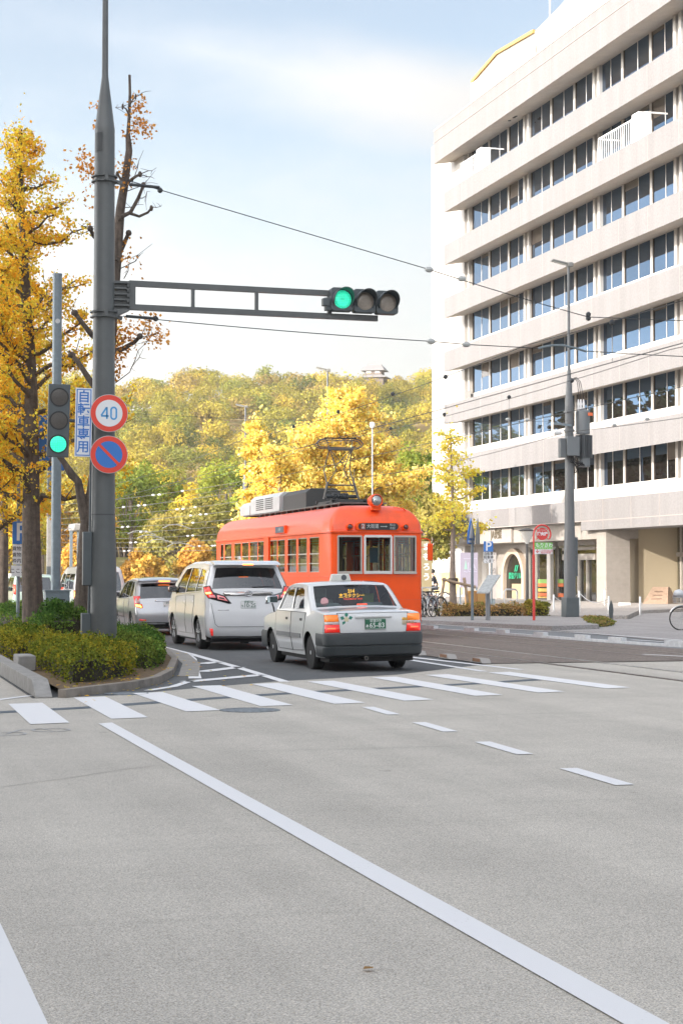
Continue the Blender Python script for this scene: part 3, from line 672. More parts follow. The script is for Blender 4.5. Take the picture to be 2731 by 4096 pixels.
# ginkgos in the sun beyond the tram
def far_ginkgo(label, x, ytop, d, ybase, spread, nl, per, sd, leaf=.16, clump=.42, low=.2, rise=.5, pal=BRIGHT, wid=.2, pw=None):
    v = ray(x, 1300); s = d/(v.x*math.sin(R(YAW))+v.y*math.cos(R(YAW))); o = Vector((v.x*s, v.y*s, 0)); h = EYE+(1318-ytop)*1.74175*d/FPX
    ginkgo('ginkgo_tree', label, o, h, [(0,0,0),(.05,0,h*.3),(0,.1,h*.6),(.05,0,h*.85),(0,0,h)], wid, spread, nl, leaf, pal, per, sd, low=low, clump=clump, group='sunlit ginkgos beyond the tram', barkm=M['bark_pale'], rise=rise, pw=pw)
far_ginkgo('largest sunlit yellow ginkgo rising behind the tram pantograph', 792, 905, 92, 1330, 3.3, 56, 190, 21, low=.3, clump=.27)
far_ginkgo('sunlit yellow ginkgo crowding the left of the largest one beyond the tram', 706, 1000, 90, 1330, 2.7, 40, 200, 22, low=.3, clump=.3)
far_ginkgo('low sunlit ginkgo at the right of the group beyond the tram', 862, 1010, 94, 1330, 2.7, 30, 210, 23, low=.28, clump=.3)
far_ginkgo('slim sunlit ginkgo beside the distant lamp post above the tram tail', 590, 975, 88, 1330, 1.15, 26, 200, 24, clump=.26, low=.2)
far_ginkgo('small bushy sunlit ginkgo close behind the tram roof', 640, 1040, 86, 1330, 2.2, 26, 200, 25, low=.25, clump=.28)
# young ginkgo by the office building with its wooden stakes
o = atY(1040,1423,61.5); o.z = .13
gk = ginkgo('ginkgo_tree', 'young sparse yellow ginkgo held by wooden stakes before the office building', o, 6.6, [(0,0,0),(-.02,0,1.5),(.0,0,3),(-.02,0,4.6),(-.1,0,6.6)], .15, 1.15, 15, .1, [(.95,.72,.1),(.92,.66,.1),(.85,.7,.12),(.95,.78,.2)], 90, 31, low=.42, clump=.2, barkm=M['bark_pale'], rise=.35)
st_ = tag(MB().build('tree_stakes', M['wood']), 'weathered wooden stakes and cross bar propping the young ginkgo', 'tree stakes') if 0 else thing('tree_stakes', 'weathered wooden stakes and cross bar propping the young ginkgo', 'tree support', (o.x,o.y,.13))
for dx in (-.62,.05+.5):
    b = MB(); b.tube([(dx,-.2,0),(dx*.62,-.2,1.35)], .055, 8); b.build('stake', M['wood'], st_)
b = MB(); b.tube([(-.5,-.26,1.3),(.1,-.26,1.16),(.75,-.26,1.02)], .05, 8); b.build('cross_bar', M['wood'], st_)
b = MB(); b.lathe([(.17,1.16),(.19,1.2),(.19,1.3),(.17,1.34)], (0,0,0), 'z', 12); b.build('padding', M['bark'], st_)
# clipped hedges
def hedge(label, poly, z0, h, n, leaf, pal, sd, w=None, lump=.1, name='hedge', cat='hedge', group=None):
    """poly: plan outline; leaves fill a bumpy clipped volume, denser towards its skin"""
    g = np.random.default_rng(sd); P = np.array(poly, float); c = P.mean(0); o = thing(name, label, cat, (c[0],c[1],z0), 0, group); P = P-c
    x0, y0 = P.min(0); x1, y1 = P.max(0)
    pts = []
    tot = 0
    while tot < n:
        q = g.uniform([x0,y0],[x1,y1],(n,2)); ins = np.zeros(n, bool); dmin = np.full(n, 9.)
        for i in range(len(P)):
            a, b_ = P[i], P[(i+1)%len(P)]
            cr = ((a[1] > q[:,1]) != (b_[1] > q[:,1])) & (q[:,0] < (b_[0]-a[0])*(q[:,1]-a[1])/(b_[1]-a[1]+1e-9)+a[0]); ins ^= cr
            ab = b_-a; t = np.clip(((q-a)@ab)/(ab@ab),0,1); dmin = np.minimum(dmin, np.linalg.norm(q-a-t[:,None]*ab,axis=1))
        q, dm = q[ins], dmin[ins]
        r = .26; top = h*(1-.35*np.clip(1-dm/r,0,1)**2)+lump*(np.sin(q[:,0]*5.1+sd)*np.sin(q[:,1]*4.3+1)+.6*np.sin(q[:,0]*11+q[:,1]*9))
        skin = g.random(len(q)) < .62
        z = np.where(skin, top-np.abs(g.normal(size=len(q)))*.05, g.random(len(q))*top)
        keep = skin | (dm < .16)
        q, z, tp_ = q[keep], z[keep], top[keep]; pts.append(np.column_stack([q,np.maximum(z,.02)])); tot += len(q)
    Pt = np.concatenate(pts)[:n]; Pt += g.normal(size=Pt.shape)*.022
    cid = (np.sin(Pt[:,0]*3.7+sd)+np.sin(Pt[:,1]*4.1)+np.sin(Pt[:,2]*6)+g.normal(size=n)*.7)
    idx = np.clip(((cid+2.4)/4.8*len(pal)).astype(int),0,len(pal)-1)
    leaves('foliage', Pt, leaf, np.array(pal)[idx], o, up=.5, jitter=.3, sd=sd)
    b = MB(); 
    for k in range(26):
        i = g.integers(n); x, y, z = Pt[i]; b.tube([(x*.85,y*.85,-.02),(x*.93,y*.93,z*.5),(x,y,z)], [.012,.009,.004], 5)
    b.build('stems', M['bark'], o, smooth=60)
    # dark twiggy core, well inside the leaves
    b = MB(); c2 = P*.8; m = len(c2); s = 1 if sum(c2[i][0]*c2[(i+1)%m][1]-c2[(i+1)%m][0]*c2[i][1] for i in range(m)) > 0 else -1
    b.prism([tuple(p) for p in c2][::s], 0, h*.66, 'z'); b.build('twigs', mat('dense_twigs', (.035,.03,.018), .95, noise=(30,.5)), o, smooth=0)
    return o
AUT = [(.09,.14,.02),(.17,.2,.03),(.27,.25,.03),(.34,.28,.03),(.2,.22,.03),(.16,.19,.03)]
GRN = [(.06,.13,.03),(.09,.17,.035),(.13,.21,.04),(.18,.25,.045)]
hedge('low clipped hedge turning yellow at the planting corner in front of the signal pole', [(2.98,25.0),(3.35,25.25),(3.75,26.0),(4.15,26.9),(4.45,28.3),(4.35,31.4),(3.55,32.3),(3.0,31.0)], .1, .44, 15000, .038, AUT, 41)
hedge('dark green clipped hedge to the right of the signal pole beside the kerb', [(4.6,28.2),(5.05,29.6),(5.55,32.2),(5.98,35.6),(5.95,37.2),(5.0,37.0),(4.78,33.6),(4.5,31.0)], .1, .42, 15000, .04, GRN+[(.12,.15,.03)], 42)
hedge('clipped hedge yellowing at the far left behind the low concrete wall', [(2.85,31.6),(3.6,32.5),(4.0,36.0),(3.5,37.6),(2.85,37.0)], .1, .46, 8000, .045, AUT[:4]+[(.09,.1,.015)], 43)
hedge('feathery green nandina bush at the foot of the grey cabinet', [(4.0,38.0),(4.9,37.8),(5.35,39.2),(5.0,40.6),(4.1,40.4)], .1, .78, 7000, .055, GRN, 44, lump=.16, name='bush', cat='bush')
hedge('low dark evergreen hedge running back beside the parked cars', [(4.4,42),(6.0,42),(6.1,70),(4.4,70)], .1, .5, 9000, .08, GRN, 45)
hedge('brown and green clipped hedge in front of the office building', [(20.2,60.4),(23.4,60.4),(23.6,61.4),(20.2,61.6)], .13, .36, 6500, .06, [(.3,.26,.08),(.42,.27,.1),(.5,.3,.13),(.28,.28,.08)], 46)
hedge('round bush at the right end of the brown hedge beside the red hydrant post', [(23.3,60.3),(24.1,60.3),(24.2,61.0),(23.3,61.1)], .13, .5, 3000, .06, [(.24,.26,.05),(.36,.32,.06),(.44,.34,.07)], 47, name='bush', cat='bush')
hedge('strip of low weeds along the pavement edge at the foot of the utility pole', [(24.5,58.4),(25.2,58.0),(23.2,52.6),(22.2,51.0),(21.5,50.3),(21.9,51.9)], .03, .16, 2400, .06, [(.2,.2,.04),(.15,.18,.04),(.3,.22,.08)], 48, lump=.02, name='weeds', cat='weeds')
# fallen leaves along the kerb
g6 = np.random.default_rng(77); P = []
for x, y in isl: P.append(np.column_stack([x+g6.normal(size=16)*.35-.05, y+g6.normal(size=16)*.45, np.full(16,.135)]))
for k in range(60): P.append(np.array([[g6.uniform(2.9,6.2), g6.uniform(24.6,37), .13]]))
P = np.concatenate(P); ok = P[:,0] > 2.8; P = P[ok]
for i in range(len(P)):   # on the road side they lie on the road
    xk = np.interp(P[i,1], [p[1] for p in isl], [p[0] for p in isl])
    if P[i,0] > xk+.06: P[i,2] = .014
    elif P[i,0] < xk-.06: P[i,2] = .115
o = leaves('fallen_leaves', P, .06, pick(g6, len(P), GOLD), up=9, sd=3); o['kind'] = 'stuff'
def one_leaf(x, y, lab):
    p = atZ(x, y, .012); o = leaves('fallen_leaf', np.array([[0,0,.002]]), .05, np.array([[.36,.22,.10]]), up=60, sd=4); o.location = p; tag(o, lab, 'leaf')
one_leaf(846, 2224, 'single brown fallen leaf lying on the road near the long white line')

# the wooded hill: one mass of trees
def wood():
    g = np.random.default_rng(9); Ps, Cs, Ss, Ns = [], [], [], []; tb = MB(); n = 0
    pal = [(.28,.25,.038),(.345,.285,.045),(.2,.21,.04),(.39,.305,.045),(.44,.325,.045),(.3,.22,.06),(.13,.155,.035)]
    while n < 1250:
        f = 166+g.random()**.95*345; r = g.uniform(-.215*f, .16*f) if n < 1000 else g.uniform(-.5*f, -.2*f)
        n += 1; p = FWD*f+SID*r; z = hill_h(r, f); R_ = g.uniform(2.5,4.6)*(.5+.5*f/400); h = R_*g.uniform(.75,1.35)
        c = np.array([p.x,p.y,z+h]); base = np.array(pal[g.choice(len(pal), p=[.22,.22,.14,.16,.1,.08,.08])])*g.uniform(.8,1.2)
        k = 20; sub = g.normal(size=(k,3)); sub /= np.linalg.norm(sub,axis=1)[:,None]; sub[:,2] = np.abs(sub[:,2])*1.1-.4; sub = sub*R_*g.uniform(.5,.95,(k,1))*np.array([1,1,.85]); sr = R_*g.uniform(.25,.42,k)
        m = 900; i = g.integers(k,size=m); d = g.normal(size=(m,3)); d /= np.linalg.norm(d,axis=1)[:,None]
        P = c+sub[i]+d*sr[i][:,None]*g.uniform(.75,1.08,(m,1)); Ps.append(P); tint = g.uniform(.75,1.3,(k,1))
        Ns.append(d*1.6+sub[i]/R_); Cs.append(base*tint[i]); Ss.append(np.full(m, R_*.115))
        if f < 230: tb.tube([(p.x,p.y,z-.5),(p.x+g.normal()*.3,p.y,z+h)], [.24,.1], 6)
    for k in range(12):     # crowns just below the turret
        f = g.uniform(415,428); r = g.uniform(3,15); p = FWD*f+SID*r; R_ = 3.2; zc = EYE+(1318-g.uniform(872,882))*1.74175*f/FPX-R_*.8; i = g.integers(12,size=800); sub = g.normal(size=(12,3))*R_*.35; d = g.normal(size=(800,3))*R_*.22
        Ps.append(np.array([p.x,p.y,zc])+sub[i]+d); Ns.append(d/(R_*.22)); Cs.append(np.tile(np.array(pal[k%5])*.9,(800,1))); Ss.append(np.full(800,.36)); tb.tube([(p.x,p.y,zc-14),(p.x,p.y,zc)], [.3,.15], 6)
    for k in range(9):      # tall dark trees along the left side of the street further on
        y = 132+6.5*k; x = g.uniform(-9,-1)+y*.03; R_ = g.uniform(4.5,6); h = g.uniform(11,15); c = np.array([x,y,h]); kk = 40
        sub = g.normal(size=(kk,3)); sub /= np.linalg.norm(sub,axis=1)[:,None]; sub = sub*R_*g.uniform(.4,.95,(kk,1))*np.array([.8,.8,1.25]); i = g.integers(kk,size=1600); d = g.normal(size=(1600,3))*.9
        Ps.append(c+sub[i]+d); Ns.append(d); Cs.append(np.tile([.07,.085,.025],(1600,1))); Ss.append(np.full(1600,.8)); tb.tube([(x,y,-.3),(x,y,h)], [.4,.2], 6)
    o = thing('hillside_wood', 'dense olive and green broadleaf wood covering the castle hill', 'wood'); o['kind'] = 'stuff'
    leaves('foliage', np.concatenate(Ps), np.concatenate(Ss), np.concatenate(Cs), o, up=.5, out=np.concatenate(Ns), jitter=.08, sd=9); tb.build('trunks', M['bark'], o, smooth=60)
wood()
# individual trees at the foot of the hill
def round_tree(label, x, ytop, d, rad, pal, sd, hz=.0, n=5200, leaf=.26, ybot=None):
    g = np.random.default_rng(sd); v = ray(x, 1300); s = d/(v.x*math.sin(R(YAW))+v.y*math.cos(R(YAW))); o = thing('broadleaf_tree', label, 'tree', (v.x*s, v.y*s, hz), 0, 'trees at the foot of the hill')
    h = EYE+(1318-ytop)*1.74175*d/FPX-hz; zc = h-rad*.95
    b = MB(); b.tube([(0,0,-.3),(.05,0,zc*.5),(0,.1,zc)], [.26,.2,.12], 9)
    b.build('trunk', M['bark_pale'], o, smooth=60); lb = MB(); k = 34
    sub = g.normal(size=(k,3)); sub /= np.linalg.norm(sub,axis=1)[:,None]; sub = sub*rad*g.uniform(.45,.86,(k,1))*np.array([1,1,.86]); sr = rad*g.uniform(.18,.34,k)
    for q in sub[:14]: lb.tube(bend((0,0,zc*.62), (q[0],q[1],zc+q[2]), 3, .05, g), [.09,.06,.04,.015], 6)
    lb.build('limbs', M['bark_pale'], o, smooth=60)
    i = g.integers(k,size=n); dd = g.normal(size=(n,3)); dd /= np.linalg.norm(dd,axis=1)[:,None]
    P = np.array([0,0,zc])+sub[i]+dd*sr[i][:,None]*g.uniform(.6,1.1,(n,1)); t = g.uniform(.72,1.3,(k,1))
    leaves('crown', P, leaf, np.array(pal)[g.integers(len(pal),size=k)][i]*t[i], o, sd=sd, jitter=.1, out=dd*1.3)
OL, OG, GY, YG = [(.36,.31,.09),(.42,.35,.1),(.3,.29,.08)], [(.6,.36,.08),(.52,.3,.08),(.62,.42,.1)], [(.2,.26,.05),(.26,.31,.05),(.34,.37,.06)], [(.7,.52,.07),(.6,.48,.07),(.52,.46,.07)]
round_tree('round olive green tree with a bare straight trunk above the silver hatchback', 400, 1150, 128, 3.0, OL, 61)
round_tree('olive tree with fading crown just left of the tram tail', 468, 1135, 132, 2.9, OL, 62)
round_tree('yellow tree between the two olive trees behind the minivan', 440, 1128, 150, 2.6, YG, 63)
round_tree('bright lime green tree on the bank behind the signal pole', 300, 1060, 160, 3.6, GY, 64)
round_tree('orange bush low on the bank behind the silver hatchback', 455, 1240, 120, 1.6, OG, 65)
round_tree('orange bush on the bank to the right of the grey van mirror', 330, 1255, 118, 1.7, OG, 66)
round_tree('yellow green tree high behind the overhead wires above the hatchback', 372, 1040, 172, 3.3, YG+GY, 67)
round_tree('dark green tree between tram and office building', 955, 1010, 125, 3.2, GY, 68)
round_tree('olive brown tree low between tram side and office building', 975, 1130, 112, 2.6, OL, 69)
round_tree('broad green tree left of the large ginkgo at the foot of the hill', 520, 1050, 168, 3.6, GY, 70)
round_tree('ochre tree behind the gap between grey column and signal pole', 180, 1085, 130, 3.2, OG+OL, 71)
round_tree('orange brown bush under the bus shelter roof line', 190, 1225, 118, 1.8, OG, 72)
round_tree('yellow tree at the far left beyond the cars', 20, 1110, 125, 3.4, YG+OG, 73)
round_tree('green tree at the far left between the two ginkgo trunks', 95, 1120, 140, 3.0, GY+OL, 74)
# ------------------------------------------------------------------ vehicles
PAINT = {}
def paint(name, col, metal=0, rough=.28, coat=1): return mat(name, col, rough, metal=metal, coat=coat, noise=(1.5,.03))
CARGL = glass('car_glass', (.55,.62,.62), .06); CARGL2 = glass('privacy_glass', (.07,.085,.1), .14)
TYRE = mat('tyre', (.016,.016,.017), .75, noise=(20,.3)); RIM = mat('wheel_silver', (.5,.51,.52), .4, metal=.25); RIMD = mat('wheel_dark', (.06,.06,.065), .4, metal=.6)
RED_L = mat('tail_lamp_red', (.45,.012,.01), .12, coat=1, emit=((1,.04,.02), .12)); RED_ON = mat('tail_lamp_lit', (.7,.03,.02), .2, emit=((1,.10,.04), .7)); AMB_L = mat('amber_lens', (.75,.18,.02), .15, coat=1, emit=((1,.25,.02), .12)); AMB_ON = mat('amber_lit', (.9,.3,.05), .2, emit=((1,.45,.08), 1.6)); CLEAR_L = mat('clear_lens', (.55,.5,.5), .1, coat=1)
SEAT = mat('seat_cloth', (.16,.2,.19), .85, noise=(20,.15)); CABIN = mat('cabin_dark', (.018,.018,.02), .8); BUMPER = mat('dark_grey_bumper', (.035,.042,.046), .55, noise=(6,.1))
PLATE_W = mat('plate_white', (.8,.8,.8), .4); PLATE_G = mat('plate_green', (.02,.13,.07), .4)
class Car:
    def __init__(s, root, L_, W_, belt, tumble, sil, body, r=.06, rr=.14, rf=.35, crown=.03, glassm=None, wy=(1.1,3.8), wr=.31, arch=.36, sidewin=(), zb=.24, sglass=None):
        s.root, s.L, s.W, s.belt, s.tum, s.r, s.rr, s.rf, s.crown, s.wy, s.wr = root, L_, W_, belt, tumble, r, rr, rf, crown, wy, wr
        P, T = [], []
        for (y0,z0,t),(y1,z1,_) in zip(sil, sil[1:]):
            n = max(1, int(math.hypot(y1-y0,z1-z0)/.14))
            for k in range(n): P.append((y0+(y1-y0)*k/n, z0+(z1-z0)*k/n)); T.append(t)
        P.append(sil[-1][:2]); s.P = P
        N = []
        for i in range(len(P)):
            a, b = P[max(i-1,0)], P[min(i+1,len(P)-1)]; l = math.hypot(b[0]-a[0],b[1]-a[1]); N.append((-(b[1]-a[1])/l,(b[0]-a[0])/l))
        s.N = N
        rows = []
        for (y,z),(ny,nz) in zip(P,N):
            w = s.hw(y-ny*r, z-nz*r); half = [(0,0),((w-r-.045)*.5,0),(w-r-.045,0),(w-r,0)]+[(w-r+r*math.sin(R(t)), r*(1-math.cos(R(t)))) for t in (25,50,75,90)]
            row = [(sg*x,o) for sg,seq in ((-1,half[::-1]),(1,half[1:])) for x,o in seq]
            rows.append([(x, y-ny*(o+crown*(x/w)**2*(1 if abs(ny) > .5 or 1 else 0)), z-nz*(o+crown*(x/w)**2)) for x,o in row])
        nc = len(rows[0]); b = MB(); b.v = [v for row in rows for v in row]; gl = {}
        run = 0
        for i in range(len(P)-1):
            if T[i] == 'g' and (i == 0 or T[i-1] != 'g'): run += 1
            for j in range(nc-1):
                f = (i*nc+j, i*nc+j+1, (i+1)*nc+j+1, (i+1)*nc+j)
                if T[i] == 'g' and 5 <= j < nc-6: gl.setdefault(run, []).append(f)
                else: b.f.append(f); b.m.append(0)
        # sides
        top = [(y-ny*r, z-nz*r) for (y,z),(ny,nz) in zip(P,N)]
        out = list(top); y_end, y_beg = out[-1][0], out[0][0]
        out.append((y_end, zb))
        for wy_ in sorted(wy, reverse=True):
            a0 = math.degrees(math.asin(max(-1,min(1,(zb-wr)/arch)))); out += arc(wy_, wr, arch, a0, 180-a0, 14)
        out.append((y_beg, zb))
        s.side_fill(b, out, sidewin, 0)
        s.body = s.mk(b, 'body', body, root)
        for k, fs in gl.items():
            g = MB(); idx = {}
            for f in fs:
                q = []
                for v in f:
                    if v not in idx: idx[v] = len(g.v); i = v//nc; x,y,z = b.v[v]; g.v.append((x, y-N[i][0]*.006, z-N[i][1]*.006))
                    q.append(idx[v])
                g.f.append(tuple(q)); g.m.append(0)
            g.build('rear_window' if k == 1 else 'windscreen', glassm or CARGL, root, smooth=60)
        for w in sidewin:
            for sg in (-1,1):
                g = MB(); s.side_fill(g, w, (), -.012, (sg,)); g.build('side_window', sglass or glassm or CARGL, root, smooth=60)
        # underbody and cabin floor
        u = MB(); u.box(-W_/2+.12, W_/2-.12, .25, L_-.25, .17, .42)
        u.box(-W_/2+.1, W_/2-.1, wy[0]+.42, wy[1]-.42, .2, belt-.32); u.box(-W_/2+.34, W_/2-.34, .25, L_-.3, .3, belt-.34); u.build('underbody', M['black'], root, smooth=0)
    def hw(s, y, z):
        w = s.W/2
        if z > s.belt: w -= s.tum*(z-s.belt)+.05*(z-s.belt)**2
        if z < .5: w -= .10*(.5-z)
        w -= .012*math.cos((z-.3)*9)
        if y < s.rr: t = min(1,(s.rr-y)/s.rr); w -= s.rr*.55*(1-math.sqrt(max(0,1-t*t)))
        yf = s.L-y
        if yf < s.rf: t = min(1,(s.rf-yf)/s.rf); w -= s.rf*.5*(1-math.sqrt(max(0,1-t*t)))
        return w
    def flat(s, outer, holes, cuts_z, cuts_y):
        """triangulate a 2D outline with holes, then cut it along lines so that it can bend"""
        bm = bmesh.new(); es = []
        for lp in [outer]+list(holes):
            vs = [bm.verts.new((0,p[0],p[1])) for p in lp]; es += [bm.edges.new((vs[i],vs[(i+1)%len(vs)])) for i in range(len(vs))]
        bmesh.ops.triangle_fill(bm, edges=es, use_beauty=True)
        for c, no in [((0,0,z),(0,0,1)) for z in cuts_z]+[((0,y,0),(0,1,0)) for y in cuts_y]:
            bmesh.ops.bisect_plane(bm, geom=bm.verts[:]+bm.edges[:]+bm.faces[:], plane_co=c, plane_no=no, dist=1e-5)
        bm.verts.index_update(); V = [(v.co.y,v.co.z) for v in bm.verts]; F_ = [tuple(v.index for v in f.verts) for f in bm.faces]; bm.free()
        return V, F_
    def side_fill(s, b, outer, holes, off, sides=(-1,1), m=None):
        V, F_ = s.flat(outer, holes, [.3,.42,.55,.68,.8,.92,1.04,1.18,1.32,1.46,1.6,1.75], [.03,.07,.12,.2,.35]+[s.L-q for q in (.03,.1,.2,.35)])
        for sg in sides:
            o = len(b.v); b.v += [(sg*(s.hw(y,z)+off), y, z) for y,z in V]
            for f in F_:
                a, c, d = [V[i] for i in f[:3]]; ar = (c[0]-a[0])*(d[1]-a[1])-(c[1]-a[1])*(d[0]-a[0])
                ff = f if ar*sg > 0 else f[::-1]
                b.f.append(tuple(i+o for i in ff)); b.m.append(m or 0)
    def mk(s, b, name, m, parent):
        o = b.build(name, m, parent, smooth=0); bm = bmesh.new(); bm.from_mesh(o.data); bmesh.ops.remove_doubles(bm, verts=bm.verts, dist=.0015); bm.to_mesh(o.data); bm.free()
        o.data.polygons.foreach_set('use_smooth', [True]*len(o.data.polygons)); o.data.set_sharp_from_angle(angle=R(38)); return o
    def rear_y(s, x, z):
        y = None
        for (a,b),(c,d) in zip(s.P, s.P[1:]):
            if d >= z >= b and a < s.L/2: y = a+(c-a)*(z-b)/(d-b+1e-9); break
        if y is None: y = s.P[0][0]
        w = s.hw(y+s.r, z); y += s.crown*(x/w)**2; d = abs(x)-(w-s.r)
        if d > 0: y += s.r-math.sqrt(max(0,s.r*s.r-min(d,s.r)**2))
        return y
    def patch(s, name, poly, m, off=.006, parent=None, th=.02):
        """a shape lying on the rear face, given in (x, z)"""
        V, F_ = s.flat(poly, (), [], [-s.W/2+.02*k for k in range(1,6)]+[s.W/2-.02*k for k in range(1,6)]+[-.5,-.25,0,.25,.5])
        b = MB(); b.v = [(x, s.rear_y(x,z)-off, z) for x,z in V]
        for f in F_:
            a, c, d = [V[i] for i in f[:3]]; ar = (c[0]-a[0])*(d[1]-a[1])-(c[1]-a[1])*(d[0]-a[0]); b.f.append(f if ar > 0 else f[::-1]); b.m.append(0)
        o = b.build(name, m, parent or s.root, smooth=40); q = o.modifiers.new('solid','SOLIDIFY'); q.thickness = th; q.offset = -1; return o
    def door(s, outline, handle, sides=(-1,1), hm=None, body=None):
        for sg in sides:
            b = MB(); s.side_fill(b, outline, (), .003, (sg,)); n = len(outline)
            for i in range(n):
                (y0,z0),(y1,z1) = outline[i], outline[(i+1)%n]; k = max(1,int(math.hypot(y1-y0,z1-z0)/.12))
                for j in range(k):
                    p, q = [(y0+(y1-y0)*t, z0+(z1-z0)*t) for t in (j/k,(j+1)/k)]
                    b.bar((sg*(s.hw(*p)+.001),*p),(sg*(s.hw(*q)+.001),*q),.009,.009,1)
            d = b.build('door', [body or s.body.data.materials[0], M['dark']], s.root, smooth=40)
            y, z = handle; h = MB(); h.box(sg*s.hw(y,z)-.012, sg*s.hw(y,z)+.012+.012*sg, y-.075, y+.075, z-.025, z+.02); h.build('handle', hm or M['dark'], d, bevel=.008)
    def wheels(s, style, tw=.185):
        rs = s.wr
        for y in s.wy:
            for sg in (-1,1):
                x = sg*(s.W/2-.035-tw/2); b = MB(); h = tw/2
                b.lathe([(rs*.62,-h),(rs*.9,-h-.004),(rs*.985,-h+.02),(rs,-h+.05),(rs,h-.05),(rs*.985,h-.02),(rs*.9,h+.004),(rs*.62,h),(rs*.6,h-.03),(rs*.6,-h+.03)], (x,y,rs), 'x', 30)
                t = b.build('wheel', TYRE, s.root, smooth=45); c = MB(); f = sg*(h-.006)
                pr = [(rs*.63,f),(rs*.6,f-.012*sg),(rs*.56,f-.035*sg),(rs*.3,f-.03*sg),(rs*.12,f-.012*sg),(rs*.1,f),(0,f)]
                c.lathe(pr, (x,y,rs), 'x', 30, 1 if style == 'spoke' else 0)
                n = {'steel':0,'spoke':5,'cap':9}[style]
                for k in range(n):
                    for dw in ((-.13,.13) if style == 'spoke' else (0,)):
                        a = 2*math.pi*k/n+.3; ca, sa = math.cos(a+dw*.4), math.sin(a+dw*.4); cb, sb = math.cos(a+dw), math.sin(a+dw)
                        c.bar((x+f-.004*sg, y+ca*rs*.1, rs+sa*rs*.1), (x+f-.004*sg, y+cb*rs*.6, rs+sb*rs*.6), .035 if style == 'spoke' else .03, .02, 0)
                if style == 'steel':
                    for k in range(10): a = 2*math.pi*k/10; c.lathe([(.018,f-.028*sg),(.018,f-.036*sg)], (x, y+math.cos(a)*rs*.44, rs+math.sin(a)*rs*.44), 'x', 8, 1)
                    c.lathe([(rs*.26,f-.02*sg),(rs*.24,f+.0*sg),(rs*.12,f+.006*sg),(0,f+.008*sg)], (x,y,rs), 'x', 18, 0)
                c.build('rim', [RIM, RIMD], t, smooth=35)
    def bumper(s, prof, m, rear=True, ylen=.6, name='rear_bumper'):
        """prof: [(z, how far it stands out)], wraps the corners"""
        b = MB(); rows = []
        for z, o in prof:
            w = s.W/2+o*.35; rc = .2; p = [(w, ylen)]+[(w-rc+rc*math.cos(R(t)), rc-o-rc*math.sin(R(t))+.05) for t in range(0,91,15)]
            p += [(x,-o+.05-.02*(1-(x/w)**2)) for x in (w*.5,0)]; row = p+[(-x,y) for x,y in p[:-1][::-1]]
            rows.append([(x, y if rear else s.L-y, z) for x,y in row])
        n = len(rows[0]); b.v = [v for r_ in rows for v in r_]
        for i in range(len(rows)-1):
            for j in range(n-1):
                f = (i*n+j, (i+1)*n+j, (i+1)*n+j+1, i*n+j+1); b.f.append(f if rear else f[::-1]); b.m.append(0)
        b.f += [tuple(range(n)), tuple(range((len(rows)-1)*n, len(rows)*n))[::-1]]; b.m += [0,0]
        return b.build(name, m, s.root, smooth=35)
    def seats(s, xs, y, z, m=None, w=.5, h=.5):
        for x in xs:
            b = MB(); b.box(x-w/2,x+w/2,y,y+.14,z,z+h); b.box(x-.13,x+.13,y+.02,y+.11,z+h+.04,z+h+.2); b.box(x-.05,x+.05,y+.05,y+.07,z+h,z+h+.05)
            b.build('seat', m or SEAT, s.root, bevel=.035)
    def mirror(s, y, z, sides=(-1,1), m=None, x=.17):
        for sg in sides:
            b = MB(); xx = sg*(s.hw(y,z)+x*.55); b.box(xx-.1,xx+.1,y-.05,y+.05,z,z+.15); o = b.build('door_mirror', m or s.body.data.materials[0], s.root, bevel=.03)
            g = MB(); g.box(xx-.085,xx+.085,y-.056,y-.051,z+.02,z+.13); g.box(min(xx,sg*s.hw(y,z)*.97),max(xx,sg*s.hw(y,z)*.97),y-.02,y+.02,z-.0,z+.03,1); g.build('mirror_glass', [M['chrome'], M['dark']], o, smooth=0)
def plate(c, x, z, rows, green=False, ytop=None, w=.33, h=.165, tilt=0):
    m = PLATE_G if green else PLATE_W; ink = mat('plate_ink_white', (.75,.78,.76), .5) if green else mat('plate_ink_green', (.03,.12,.08), .5)
    y = c.rear_y(x,z)-.02 if ytop is None else ytop
    b = MB(); b.box(x-w/2,x+w/2,y,y+.02,z-h/2,z+h/2); p = b.build('number_plate', m, c.root, bevel=.006)
    b = MB()
    for q in ((-w/2+.006,w/2-.006,-h/2+.006,-h/2+.011),(-w/2+.006,w/2-.006,h/2-.011,h/2-.006)): b.box(x+q[0],x+q[1],y-.002,y,z+q[2],z+q[3])
    b.build('plate_rim', ink, p, smooth=0)
    text(rows[0], .058, 'plate_lettering', ink, p, (x,y-.002,z+h*.30)); text(rows[1], .115, 'plate_lettering', ink, p, (x+.025,y-.002,z-h*.14), bold=.0005)
    text(rows[2], .055, 'plate_lettering', ink, p, (x-w*.40,y-.002,z-h*.2), bold=.001)

